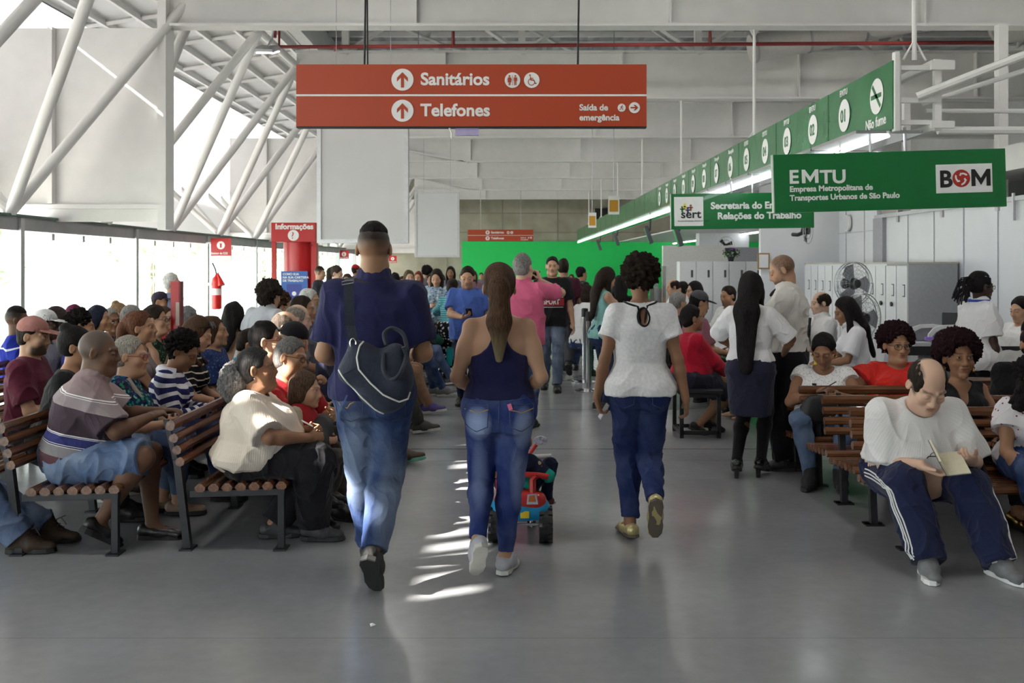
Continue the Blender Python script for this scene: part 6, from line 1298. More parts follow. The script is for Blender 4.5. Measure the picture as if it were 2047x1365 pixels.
# rows along the aisle further on: feet stick out into the aisle
for i, (px, py, Y, sx_, gg, sk, hr_, tp, bt, shm, lab) in enumerate((
    (640, 640, 8.0, 'm', 1.05, 'tan', ('short','dark'), c('#3d3f58', 'ink_shirt'), blkp, dict(m=shbr, sm=M('sole_green', (.12,.35,.26), .6)), 'person on the aisle bench with a green-soled shoe stretched into the aisle'),
    (690, 622, 9.4, 'm', 1.0, 'olive', ('short','dark'), c('#6a5a50', 'brown_shirt'), c('#3a3a34', 'khaki_dark'), dict(m=M('shoe_olive', (.05,.05,.045), .7), sm=rubw), 'person on the aisle bench with a pale-soled dark shoe, behind the man in navy'),
    (720, 610, 10.6, 'f', 1.0, 'pale', ('bob','brown',.03), c('#7a6a80', 'mauve_top'), c('#8a6a55', 'bare_leg_tone'), dict(m=M('sock_violet', (.07,.05,.2), .7), sm=rubw), 'person on the aisle bench with a violet-toed shoe, hidden behind the man in navy'),
    (745, 602, 12.0, 'm', 1.0, 'brown', ('short','black'), gryc, jn1, dict(m=shg, sm=rubw), 'person on the aisle bench with grey trainers, hidden behind the man in navy'),
    (765, 596, 13.2, 'm', 1.0, 'brown', ('short','black'), c('#2a5a46', 'bottle_green_tee'), jn3, dict(m=shg, sm=rubw), 'person with rolled jeans and a grey trainer raised in the aisle'))):
    person(lab, px, py, Y, -88, 'sit', sx_, gg, 0, sk, hr_, T(tp, sl=.8), dict(m=bt), shm, zs=.38, X=-1.42, feet={1: dict(p=(.1,.56+.02*i,.10), pit=8), -1: dict(p=(-.06,.50,.085))})
# ---- standing crowd in the middle distance
def phone_in(K, q, lab, d=.10, sz=.07):
    p = onK(K, K['WR'][q]+K['HF'][q]*d+K['HN'][q]*.03); e = empty('phone', tuple(p)); e.rotation_euler = (-.9, 0, math.atan2(K['Rz'][1,0], K['Rz'][0,0])); tag(e, lab, 'phone', 'phones held in hands'); MB().cbox((0,0,0), (sz,.010,sz*1.9), None, .004).build('phone_case', phn, e)
K = person('person standing facing the camera in a plain blue T-shirt, looking down at a phone', 935, 555, 11.2, 176, 'stand', 'm', 1.2, .25, 'tan', ('short','dark'), T(c('#4560a8', 'mid_blue_cotton'), sl=.75, slw=.02, hem=-.09, loose=.01), dict(m=navp), SB, hp=-14, res=.008, hands={1: dict(p=(.03,.33,.20), pole=(.9,-.4,-.5), f=(-.7,.4,.25), n=(0,0,1)), -1: dict(p=(-.18,.25,.05))}, beard=.25)
phone_in(K, 1, 'black phone held by the person in the plain blue T-shirt')
K = person('person in a turquoise striped top and black and white patterned trousers, back to the camera', 905, 575, 13.3, -12, 'stand', 'f', 1.25, .2, 'tan', ('short','dark'), T(bands([(0,'#7cc4cc'),(.72,'#2c6a78')], 'turquoise_stripes', rep=.036), sl=1.7, hem=-.05), dict(m=spots('#15151a', ['#d8d8d8','#0f0f14','#bdbdbd'], 26, 'diamond_print', .42), loose=.03, l=.04), SB, hands={-1: dict(p=(-.16,.30,.20), pole=(-1,-.3,-.2))})
K = person('person with long dark hair in a pale blue floral blouse, standing and looking down', 873, 556, 13.8, 172, 'stand', 'f', 1.15, 0, 'tan', ('long','dark',.22), T(spots('#8fa3b4', ['#aebcc8','#6d8198','#c4ccd2','#596a82'], 36, 'pale_floral', .5), sl=.6, loose=.02), dict(m=jn1), SB, hp=-18, hands={1: dict(p=(.06,.30,.24)), -1: dict(p=(-.08,.28,.24))})
K = person('person with fair brown hair in a dark jacket, left of the floral blouse', 818, 556, 15.5, 200, 'stand', 'f', 1.0, 0, 'pale', ('long',(.10,.07,.04),.14), T(c('#33323a', 'charcoal_jacket'), sl=1.9), dict(m=blkp), SB)
K = person('person with reddish hair partly hidden behind the fair-haired woman', 836, 556, 18.5, 170, 'stand', 'f', 1.0, 0, 'tan', ('long',(.14,.03,.02),.2), T(c('#4a2c30', 'maroon_top'), sl=1.9), dict(m=blkp), SB)
K = person('person with a dark head seen from behind in the far queue, grey-blue top', 853, 544, 21, 10, 'stand', 'm', 1.0, 0, 'brown', ('curly','black',.12), T(c('#5c6270', 'grey_blue_top'), sl=.8), dict(m=blkp), SB)
K = person('person with long dark hair in the far queue, behind the floral blouse', 901, 546, 19, 175, 'stand', 'f', 1.0, 0, 'brown', ('long','black',.24), T(c('#6a6a78', 'mauve_grey_top'), sl=.8), dict(m=blkp), SB)
K = person('person in a wheelchair wearing a dark grey jacket, by the aisle', 838, 602, 13.3, -62, 'sit', 'm', 1.0, 0, 'brown', ('short','black'), T(c('#3c3b40', 'charcoal_hoodie'), sl=1.95), dict(m=c('#2f6a5a', 'green_trousers')), dict(m=shb, sm=rubw), zs=.5, hp=-12, lean=6, feet={1: dict(p=(.1,.5,.2)), -1: dict(p=(-.1,.5,.2))})
WCK = K
K = person('person in a pink polo shirt with grey hair, holding a phone to his ear', 1046, 536, 9.7, -14, 'stand', 'm', 1.12, .3, 'pale', ('short','grey'), T(c('#d8668a', 'pink_pique'), sl=.8, slw=.02, collar=1, hem=-.09, loose=.008), dict(m=jn1), SB, hs=1.05, hy=-16, hands={1: dict(p=(.15,.14,.56), pole=(1,.2,-.7), f=(-.3,-.1,1), n=(-1,0,0), curl=.7)}, age=.5)
phone_in(K, 1, 'phone held to the ear by the man in pink', .06)
sport = c('#141417', 'black_sport_tee')
K = person('young person walking toward the camera in a black T-shirt lettered SPORT and grey-blue jeans', 1104, 533, 12.6, 178, 'walk', 'm', .92, 0, 'tan', ('short','black'), T(sport, sl=.75, slw=.02, hem=-.09, loose=.012), dict(m=denim('#5a6880', .4, (.42,.47,.54), 'grey_denim'), l=.012), SB, res=.0085, feet={1: dict(p=(.10,-.16,.085)), -1: dict(p=(-.06,.20,.085))}, hands={-1: dict(p=(-.28,.06,-.12)), 1: dict(p=(.24,-.05,-.1))})
sh = [o for o in K['body'].children if o.name.startswith('shirt')][0]
def chest(K, x0, x1, z0, z1, mat, nm, off=.004):
    n = 12; V_ = []; Fc = []
    for j in range(3):
        for i in range(n+1):
            x = x0+(x1-x0)*i/n; z = z0+(z1-z0)*j/2; ok, l, nn, q = sh.ray_cast((x, 1.2, z), (0, -1, 0)); y = (l[1] if ok else .1)+off; V_.append((x, y, z))
    for j in range(2):
        for i in range(n): a = j*(n+1)+i; Fc.append((a, a+1, a+n+2, a+n+1))
    return add_mesh(nm, np.array(V_), np.array(Fc), mat, sh, True)
Hz = K['Hc'][2]; s_ = K['s']
chest(K, -.13, .13, Hz+.34*s_, Hz+.42*s_, M('print_green', (.03,.45,.14), .7), 'print_green', .003); chest(K, -.14, .14, Hz+.285*s_, Hz+.335*s_, whp, 'print_white', .003); chest(K, -.15, .15, Hz+.18*s_, Hz+.275*s_, M('print_red', (.45,.03,.04), .7), 'print_red', .003); chest(K, -.14, .14, Hz+.158*s_, Hz+.164*s_, whp, 'print_line', .003)
ok, l, nn, q = sh.ray_cast((0, 1.2, Hz+.23*s_), (0, -1, 0)); text('lettering', 'SPORT', .088, (.115, l[1]+.012, Hz+.20*s_), whp, sh, (90, 0, 180), .02, ext=.004, sx=.78); text('lettering', 'LIONS', .05, (.10, l[1]+.010, Hz+.293*s_), M('print_black', (.02,.02,.02), .7), sh, (90, 0, 180), .02, ext=.004, sx=.9) if 0 else None
K = person('person walking away in a burgundy T-shirt with a blue bag, behind the youth in black', 1126, 535, 14.2, -5, 'walk', 'm', 1.15, 0, 'olive', ('short','dark'), T(c('#4a1c30', 'wine_cotton'), sl=.75, slw=.02, hem=-.09), dict(m=c('#4c4a52', 'ash_trousers'), l=.02), SB, feet={1: dict(p=(.09,-.22,.2), pit=-40, pole=(0,1,0)), -1: dict(p=(-.07,.15,.085))})
p = onK(K, V3(-.16,-.16,1.0)); e = empty('shoulder_bag', tuple(p)); tag(e, 'blue shoulder bag behind the man in burgundy', 'bag'); MB().cbox((0,0,0), (.16,.12,.30), None, .03).build('bag_body', c('#2b3f8c', 'blue_nylon'), e)
K = person('person with long dark hair in a mint sleeveless top, reading a tablet', 1213, 558, 10.9, -66, 'stand', 'f', 1.0, 0, 'tan', ('long','dark',.30), T(c('#8fc4be', 'mint_jersey'), sl=0, nw=1.2, hem=-.05), dict(m=jn2), SB, hp=-24, res=.008, hands={1: dict(p=(.08,.36,.22), pole=(.8,-.6,-.4)), -1: dict(p=(-.08,.34,.22))})
K2 = K; phone_in(K, 1, 'pale tablet held by the woman in the mint top', .10, .10)
K = person('person in black with long dark hair behind the woman in mint', 1238, 572, 12.2, 5, 'stand', 'f', 1.05, 0, 'olive', ('long','black',.3), T(blk_c, sl=1.0), dict(m=blkp), SB, h=1.55)
K = person('person with tied dark hair in black, far off against the green wall', 1163, 548, 17.5, -60, 'stand', 'm', 1.0, 0, 'olive', ('bun','black',(0,-.06,.1)), T(blk_c, sl=.8), dict(m=blkp), SB)
K = person('person seated with dark hair and a teal tank top, beyond the stanchions', 1153, 580, 14.6, 12, 'sit', 'f', 1.0, 0, 'tan', ('bob','dark',.02), T(c('#3c7470', 'teal_tank'), sl=0), dict(m=jn1), SB, zs=.45)
K = person('person seated in white leaning forward, beyond the stanchions', 1176, 588, 14.0, -40, 'sit', 'f', 1.0, 0, 'tan', ('bob','dark',.02), T(whc, sl=.8), dict(m=jn1), SB, zs=.42, lean=16)
K = person('person with a neat short haircut in black, in profile beside the information column', 640, 546, 18, -95, 'stand', 'm', 1.0, 0, 'tan', ('fade','dark'), T(c('#34343a', 'charcoal_tee'), sl=.8), dict(m=blkp), SB, hp=-8)
K = person('person with a brown low ponytail looking down, left of the man in navy', 674, 548, 15.5, -110, 'stand', 'f', 1.0, 0, 'pale', ('pony',(.05,.035,.028),.2), T(c('#26242c', 'dark_top'), sl=.8), dict(m=blkp), SB, hp=-16)
K = person('small person looking out beside the brown ponytail, left of the navy shoulder', 694, 562, 16.5, 170, 'stand', 'f', 1.0, 0, 'pale', ('bob','brown',.02), T(c('#5a5048', 'taupe_top'), sl=.8), dict(m=blkp), SB)
K = person('person in a red cap by the far glazing, beside the navy man’s neck', 712, 540, 22, -60, 'stand', 'm', 1.0, 0, 'olive', ('short','dark'), T(c('#44444c', 'slate_tee'), sl=.8), dict(m=blkp), SB, cap=dict(m=c('#b3262a', 'red_cap')))
K = person('person with short black hair just right of the navy man’s collar, in the distance', 789, 560, 16, 20, 'stand', 'm', 1.0, 0, 'brown', ('short','black'), T(blk_c, sl=.8), dict(m=blkp), SB)
for i, (px, py, Y, fc, sx_, hr_, col_, lab) in enumerate((
    (1003, 548, 20, 175, 'm', ('short','black'), '#2d2d34', 'person with black hair in the distance, between the ponytail and the pink polo'), (1022, 546, 26, 170, 'm', ('short','dark'), '#3c3c46', 'distant person close to the left of the pink polo'), (1142, 556, 30, 160, 'f', ('bob','brown',.02), '#8a6a6a', 'distant person with a rosy face, right of the burgundy T-shirt'),
    (862, 560, 18, 165, 'f', ('bob','dark',.02), '#7a7480', 'distant person with a dark bob behind the turquoise stripes'), (946, 552, 22, 180, 'f', ('long','brown',.2), '#80606a', 'distant person with brown hair right behind the plain blue T-shirt'), (806, 566, 17.5, 170, 'm', ('short','black'), '#505c6c', 'distant person with short black hair between the navy shoulder and the fair-haired woman'),
    (800, 562, 27, 175, 'f', ('long','dark',.2), '#54464a', 'distant person with dark hair at the far end of the glazing'), (925, 552, 27, 175, 'f', ('bob','dark',.02), '#a3a3ac', 'distant person just left of the plain blue T-shirt'),
    (884, 556, 30, 185, 'f', ('long','dark',.2), '#7d5560', 'distant person in rose between the floral blouse and the far queue'), (962, 552, 33, 180, 'm', ('short','dark'), '#667', 'distant person near the green wall, just left of the ponytail'))):
    person(lab, px, py, Y, fc, 'stand', sx_, 1.0, 0, 'olive', hr_, T(c(col_ if len(col_) > 4 else '#666677', 'far_cloth'), sl=.8), dict(m=blkp))
# ---- at the counter
red_k = c('#a8122c', 'crimson_knit')
def red_x(K): earring(K, -1, silver, .008); earring(K, 1, silver, .008)
K = person('person seated at the counter on a black stool, crimson long-sleeved top, dark skirt, glasses', 1384, 637, 9.3, -72, 'sit', 'f', 1.25, .3, 'brown', ('short','black'), T(red_k, sl=1.85, slw=.012, hem=-.06), dict(kind='skirt', m=c('#20202e', 'dark_skirt')), dict(m=shb, sm=rub, kind='flat'), zs=.44, lean=4, hy=-6, glasses=gme, age=.4, extra=red_x, hands={1: dict(p=(.10,.40,.02), pole=(.8,-.5,-.3)), -1: dict(p=(-.08,.44,.10))}, feet={1: dict(p=(.05,.10,.10), pit=-25, pole=(.2,1,.3)), -1: dict(p=(-.02,.28,.12), pit=-20)})
K = person('person with grey hair seated at the counter, dark top, beyond the crimson top', 1356, 607, 11.2, -62, 'sit', 'm', 1.0, 0, 'tan', ('short','grey'), T(blk_c, sl=.8), dict(m=blkp), SB, zs=.45, hp=-10)
K = person('person in a dark cap seated between the grey hair and the crimson top', 1398, 606, 10.4, -80, 'sit', 'm', 1.0, 0, 'olive', ('short','black'), T(c('#8c5a66', 'rose_top'), sl=.8), dict(m=blkp), SB, zs=.45, hp=-14, cap=dict(m=c('#4a4a50', 'grey_cap')))
K = person('clerk with black hair and glasses seated behind the counter, dark top', 1387, 581, 13.6, 100, 'sit', 'f', 1.0, 0, 'tan', ('long','black',.14), T(blk_c, sl=.8), dict(m=blkp), None, zs=.5, glasses=gfr, hp=-6)
K = person('clerk with a receding hairline far behind the counter, white shirt', 1345, 574, 15.5, 95, 'sit', 'm', 1.0, 0, 'tan', ('fringe','dark'), T(whc, sl=.8), dict(m=blkp), None, zs=.5, hp=-10)
K = person('clerk with short dark hair and beard, seated right of the crimson top', 1455, 592, 12.6, 118, 'sit', 'm', 1.0, 0, 'olive', ('short','dark'), T(whc, sl=.8), dict(m=blkp), None, zs=.45, beard=.5, hp=-8)
K = person('person with greying hair at the far counter, beside the clerk in dark', 1362, 578, 16.5, 60, 'sit', 'm', 1.0, 0, 'olive', ('short','black'), T(whc, sl=.8), dict(m=blkp), None, zs=.5)
K = person('clerk hidden behind the standing bald man, dark hair, holding a card', 1557, 603, 10.2, 95, 'sit', 'm', 1.0, 0, 'tan', ('short','black'), T(whc, sl=.8), dict(m=blkp), None, zs=.45, hp=-18)
K = person('clerk with a receding hairline and striped tie, behind the long-haired clerk', 1640, 606, 10.6, 92, 'sit', 'm', 1.05, 0, 'pale', ('fringe','dark'), T(whc, sl=.8, collar=1), dict(m=blkp), None, zs=.45, hp=-8, res=.008, beard=.2)
MB().cbox(K['NB']+K['ya']*.155-K['u']*.16, (.06,.012,.30), K['RH']*0+np.stack([K['xa'],K['ya'],K['u']],1)@rotx(.12)).build('tie', bands([(0,'#20222c'),(.5,'#8a8c96')], 'tie_stripes', rep=.05), K['body'])
K = person('clerk with very long black hair and a white top, seated facing left at the counter', 1690, 622, 9.1, 84, 'sit', 'f', 1.0, 0, 'brown', ('long','black',.30), T(c('#dcdade', 'white_blouse', var=.03), sl=.8, slw=.03, collar=1), dict(m=blkp), None, zs=.45, hp=-22, lean=10, res=.007, hands={-1: dict(p=(-.10,.40,.15)), 1: dict(p=(.06,.40,.15))})
# two standing assistants
ws = c('#e4e2e3', 'white_poplin', var=.03)
K = person('person standing at the counter with waist-long black hair, white blouse, dark pencil skirt, black heels', 1502, 577, 7.45, -28, 'stand', 'f', 1.1, 0, 'brown', ('long','black',.52), T(ws, sl=.95, slw=.032, hem=.07, amp=.005, loose=.005, neck=.53), dict(kind='skirt', m=c('#25253a', 'dark_navy_wool'), waist=.14, len=.39, w0=.155, loose=.004, amp=.003), dict(m=M('patent_black', (.008,.008,.009), .12), sm=rub), hp=-6, res=.0065,
    hands={-1: dict(p=(-.22,.30,.14), pole=(-1,-.4,-.1)), 1: dict(p=(.22,.28,.12), pole=(1,-.4,-.1))}, feet={-1: dict(p=(-.11,-.04,.125), pit=-16, yaw=14), 1: dict(p=(.07,.08,.125), pit=-16, yaw=-4)}, bust=.9)
tw = Vol(.007)
for q in (-1, 1): tw.rc(K['HP'][q], K['KN'][q], .104*K['s'], .068*K['s'], k=.03); cc_ = K['KN'][q]*.7+K['AN'][q]*.3+V3(0,-.014,0); tw.rc(K['KN'][q], cc_, .062*K['s'], .063*K['s'], k=.02); tw.rc(cc_, K['AN'][q], .061*K['s'], .043*K['s'], k=.03); tw.rc(K['AN'][q], K['AN'][q]+K['FD'][q]@V3(0,.08,-.045)*K['s'], .038*K['s'], .028*K['s'], k=.02)
K['cloth']('tights', tw, c('#171418', 'black_tights'), .0, 40)
for i, q in enumerate((-1, 1)):
    ch = [o for o in K['body'].children if o.name.startswith('shoe')][i]; a = K['AN'][q]; b_ = a+K['FD'][q]@V3(0,-.05,-.06); MB().tube([b_, V3(b_[0], b_[1]-.005, .0)], [.022,.015], 10).build('heel', M('patent_black', (.008,.008,.009), .12), ch, True)
K = person('person standing with a shaved head, dark beard, cream short-sleeved shirt and black trousers, facing left', 1563, 541, 7.75, 68, 'stand', 'm', 1.0, 0, 'tan', ('buzz','dark'), T(c('#dcd8d2', 'cream_poplin', var=.04), sl=.75, slw=.03, hem=.03, collar=1, amp=.008, loose=.018), dict(m=c('#15141a', 'black_wool'), l=.03, loose=.012), dict(m=shb, sm=rub), hp=-26, hy=8, res=.0065, beard=.75,
    hands={-1: dict(p=(-.08,.36,.06), pole=(-.8,-.6,-.2)), 1: dict(p=(.12,.34,.05), pole=(.8,-.6,-.3))}, feet={-1: dict(p=(-.1,.02,.085), yaw=10), 1: dict(p=(.1,-.06,.085), yaw=4)})
# ---- right-hand benches
wr = ribbed('#e3e0de', 'white_rib_tee', 110, 'ta', .16)
trk = c('#1b2140', 'navy_tracksuit')
def book_x(K):
    sh = [o for o in K['body'].children if o.name.startswith('shirt')][0]
    s = K['s']; NB, u, ya, xa = K['NB'], K['u'], K['ya'], K['xa']
    c0 = NB+ya*.20-u*.17
    segs = []
    for q in (0, 1): segs.append(([c0+xa*(.012*q-.03+.02*math.cos(a))+u*(.02*math.sin(a)-.045*q)+ya*.012 for a in np.linspace(0, 6.28, 13)], .0018))
    segs += [([c0+xa*-.05+u*.0+ya*.02, c0+xa*.0-u*.0+ya*.02, c0+xa*.03-u*.05+ya*.02], .0028)]
    o0 = sh.ray_cast(tuple(c0+V3(0,1,0)), (0,-1,0)); dy = (o0[1][1]-c0[1]+.012) if o0[0] else 0
    tubes('hanging_glasses', [([p+V3(0,dy-.012,0) for p in ps], r) for ps, r in segs], gfr, sh)
K = person('person on the front bench reading a book, white T-shirt and navy tracksuit trousers', 1854, 770, 5.33, 178, 'sit', 'm', 1.38, 1.2, 'pale', ('fringe','dark'), T(wr, sl=.92, slw=.035, hem=.02, loose=.010, cut=lambda t, k: t.half(k['Hc']+V3(0,0,.075), V3(0,0,-1), k=.01), amp=.006, nw=1.12), dict(m=trk, loose=.008, l=.034, hem=-.02, waist=.05, amp=.008), dict(m=shg, sm=M('sole_white', (.75,.75,.74), .5)), lean=29, hp=-38, hy=3, zs=.31, k_leg=.93, hs=1.15, res=.006,
    hands={1: dict(p=(.07,.44,.12), pole=(.5,-1,-.4), f=(-.75,.4,-.35), n=(.0,.1,1), curl=.5), -1: dict(p=(-.20,.44,.15), pole=(-.5,-1,-.4), f=(.5,.5,.1), n=(.4,-.2,.9), curl=.9)}, feet={1: dict(p=(.10,.61,.085), yaw=-12), -1: dict(p=(-.26,.62,.085), yaw=14)}, extra=book_x)
BK = K
trs(K)
for q in (-1, 1):                                            # side stripes of the tracksuit
    for o in (-.018, .0, .018):
        P = []; a, b_, d = K['HP'][q], K['KN'][q], K['AN'][q]
        for t in np.linspace(.15, 2.0, 34):
            p = a+(b_-a)*t if t <= 1 else b_+(d-b_)*(t-1); up = V3(0,0,1) if t <= 1 else V3(0,1,0); p = p+up*o+ (V3(0,.03,0) if t > 1 else V3(0,0,.0))
            ok, l, n, j = K['tr'].ray_cast(tuple(p+V3(q*.5,0,0)), (-q, 0, 0))
            if ok and abs(l[0]-p[0]) < .2: P.append(np.array(l)+np.array(n)*.0015)
        if len(P) > 3: add_tube('side_stripe', P, .0042, whp, K['tr'], 5)
# his book
pA = (onK(K, K['WR'][1]+K['HF'][1]*.10)+onK(K, K['WR'][-1]+K['HF'][-1]*.10))/2+np.array([-.065,-.04,.02]); e = empty('book', tuple(pA), 0, .8); e.rotation_euler = (.55, .05, .0); tag(e, 'open paperback held by the man on the front bench', 'book'); pg = M('paper_cream', (.66,.60,.44), .8); m = MB()
for q, a in ((-1, .95), (1, .22)):
    R = roty(-q*a); m.cur = 0; m.cbox(R@np.array([q*.07,0,0]), (.14,.20,.014 if q < 0 else .008), R)
m.build('pages', pg, e); m = MB()
for q, a in ((-1, .95), (1, .22)): R = roty(-q*a); m.cbox(R@np.array([q*.071,0,-.009 if q < 0 else -.006]), (.146,.206,.003), R)
m.build('cover', M('book_cover', (.08,.07,.07), .5), e)
lace = NT('white_lace'); v = lace.n('TexVoronoi', i_Scale=70); lace.l(lace.obj(), v.inputs['Vector']); lace.base(lace.ramp(v.outputs['Distance'], [(.1, srgb('#b9b2ae')), (.45, srgb('#e8e6e6'))]), .85, 0, .2); lace.bump(v.outputs['Distance'], .6, .006)
K = person('person in a white lace sleeveless blouse and jeans, dark tied hair, looking down, rear bench', 1646, 702, 7.35, 160, 'sit', 'f', 1.25, .2, 'brown', ('bun','black',(0,-.02,.115)), T(lace.m, sl=.22, slw=.02, nw=1.35, hem=-.05), dict(m=denim('#4a5d7c', .3, (.34,.40,.50), 'mid_denim')), dict(m=M('ankle_boot_black', (.014,.013,.014), .8), sm=rub, kind='boot'), zs=.34, lean=6, hp=-26, hy=-6, res=.006, age=.5,
    hands={1: dict(p=(.04,.28,.26), pole=(.9,-.3,-.5), f=(-.8,.4,.2), n=(0,-.3,-1), curl=.9), -1: dict(p=(-.12,.34,.24), pole=(-.8,-.4,-.5), f=(.2,.9,-.1), curl=1.1)}, feet={1: dict(p=(.08,.46,.085)), -1: dict(p=(-.14,.44,.085))}, extra=lambda K: [earring(K, q, gold, .014) for q in (-1, 1)])
p = onK(K, V3(-.05,.34,K['Hc'][2]+.14)); e = empty('handbag', tuple(p), .1); tag(e, 'black handbag on the lap of the woman in white lace', 'bag'); w = Vol(.008); w.rc((-.13,0,-.04),(.13,0,-.03),.085,.08,k=.05,sq=(V3(0,1,0),.6)); w.rc((-.12,0,.03),(.12,0,.03),.05,.05,k=.06,sq=(V3(0,1,0),.6)); v, f = w.build(); add_mesh('bag_body', v, f, M('bag_black', (.012,.012,.014), .5, 0, .1, .2), e); add_tube('clasp', [(-.02,-.055,-.06),(0,-.06,-.08),(.02,-.055,-.06)], .006, gold, e)
p = onK(K, K['WR'][1]+K['HF'][1]*.09+V3(0,.02,.02)); e = empty('pen', tuple(p)); e.rotation_euler = (.5,.9,0); tag(e, 'dark pen between the fingers of the woman in white lace', 'pen'); MB().tube([(0,0,-.05),(0,0,.07)], .004).build('pen_barrel', dkpl, e, True)
redb = c('#cf2a22', 'red_blouse', var=.06)
K = person('person in a red ruffled blouse and black-rimmed glasses, short curly plum hair', 1793, 690, 7.4, 168, 'sit', 'f', 1.35, .2, 'olive', ('afro','plum',.128), T(redb, sl=.45, slw=.05, nw=1.35, loose=.012, amp=.009), dict(m=navp), SB, zs=.34, lean=0, hy=14, hp=-4, hs=1.08, res=.006, glasses=(gfr, 1.12), age=.3, smile=(.30,.10,.09),
    hands={1: dict(p=(.26,.30,.18), pole=(1,-.4,-.3)), -1: dict(p=(-.12,.32,.06))}, extra=lambda K: [earring(K, q, gold, .010) for q in (-1, 1)])
K = person('person in black with a large afro and gold earrings, directly behind the reader', 1917, 716, 6.35, 176, 'sit', 'f', 1.05, 0, 'brown', ('afro','plum',.138), T(blk_c, sl=0, arm=.8, v=.16, nw=1.4), dict(m=blkp, hem=.06), dict(m=gold, sm=rub, kind='flat'), zs=.34, lean=-3, hp=2, hs=1.1, res=.006, age=1.0, extra=lambda K: [MB().lathe([(.001,-.02),(.012,-.012),(.008,.0),(.013,.012),(.001,.022)], K['hd'](q*.083,-.005,-.065), 10).build('earring', gold, K['body'], True) for q in (-1, 1)], hands={1: dict(p=(.10,.32,.08)), -1: dict(p=(-.12,.32,.06))}, feet={1: dict(p=(-.02,.42,.085)), -1: dict(p=(-.24,.34,.085))})
prn = spots('#d9d5d8', ['#7a1f3c','#8a2a4a','#d9d5d8','#d9d5d8','#d9d5d8'], 34, 'heart_print', .22)
K = person('person in a white blouse with small red motifs, cut by the right edge', 2076, 772, 5.72, 168, 'sit', 'f', 1.15, 0, 'olive', ('curly','black',.112), T(prn, sl=.5, slw=.04, hem=-.06, amp=.008), dict(m=denim('#2d4272', .3)), dict(m=M('boot_black', (.015,.015,.016), .4), sm=rub, kind='boot'), zs=.34, lean=14, hy=30, hp=-10, res=.0065, hands={1: dict(p=(.12,.42,-.02)), -1: dict(p=(-.1,.42,.0))}, feet={1: dict(p=(.06,.60,.085)), -1: dict(p=(-.1,.5,.085))})
w = Vol(.0065); hd = K['hd']; w.rc(hd(.07,-.03,-.03), K['NB']+K['xa']*.10+K['ya']*.02-K['u']*.02, .04, .05, k=.03); w.rc(K['NB']+K['xa']*.10+K['ya']*.02-K['u']*.02, K['NB']+K['xa']*.19-K['u']*.05, .05, .022, k=.03); v, f = w.build(); v = v+vnormals(v, f)*(wob(v, 110, 2)*.008)[:,None]; add_mesh('hair_braid', v, f, M_hair(HAIRC['black']), K['body'])
K = person('person in black seen at the right edge, behind the woman with the red-motif blouse', 2068, 690, 7.0, 165, 'sit', 'm', 1.35, 0, 'olive', ('short','black'), T(blk_c, sl=1.9), dict(m=blkp), SB, zs=.34, lean=4)
K = person('person in a pale grey shirt at the right edge, behind the one in black', 2066, 668, 7.9, 165, 'sit', 'm', 1.1, 0, 'olive', ('short','black'), T(c('#b9b8b6', 'pale_grey_shirt'), sl=1.9), dict(m=blkp), SB, zs=.34)
# ---- office staff, right
def band_x(K):
    w = Vol(.007); hd = K['hd']; w.el(hd(0,-.01,.04), V3(.090,.106,.092), K['RH'], k=.01); w.half(hd(0,-.05,.02), K['RH']@V3(0,-.75,-.66)); w.half(hd(0,.05,.09), K['RH']@V3(0,.8,.6)); w.el(hd(0,-.01,.04), V3(.08,.096,.08), K['RH'], sub=1); K['cloth']('headband', w, spots('#18181c', ['#e8e8e8','#18181c','#18181c'], 30, 'headband_print', .3), 0, 40)
    rr = random.Random(2); segs = []
    for i in range(40):
        a = rr.uniform(0, 6.28); p = hd(.05*math.cos(a), -.11+.02*rr.random(), .03+.05*math.sin(a)); q = hd(.09*math.cos(a), -.17, -.01+.08*math.sin(a)); e_ = hd(.11*math.cos(a), -.17-.03*rr.random(), -.08-.04*rr.random()+.05*math.sin(a)); segs.append(([p, q, e_], .006))
    tubes('braids', segs, M_hair(HAIRC['black']), K['body'], 5)
    add_tube('lanyard', [K['NB']+K['xa']*.085*math.cos(a)+K['ya']*.085*math.sin(a)+K['u']*(.012) for a in np.linspace(2.6, 6.8, 10)], .012, M('lanyard_blue', (.03,.08,.45), .5), K['body'], 6)
K = person('person standing in profile with a patterned headband, white short-sleeved shirt, behind the right benches', 1961, 573, 8.3, -82, 'stand', 'f', 1.1, 0, 'deep', ('bun','black',(0,-.11,.04)), T(ws, sl=.85, slw=.035, hem=-.10, collar=1, loose=.02), dict(m=blkp), SB, glasses=gfr, hp=-4, res=.007, extra=band_x, hands={1: dict(p=(.22,.08,-.12), pole=(.6,-1,0))})
K = person('person with black hair and a fringe seated behind the monitor at the right edge', 2040, 620, 9.7, 110, 'sit', 'm', 1.0, 0, 'tan', ('short','black'), T(whc, sl=.8), dict(m=blkp), None, zs=.5, hp=-12)
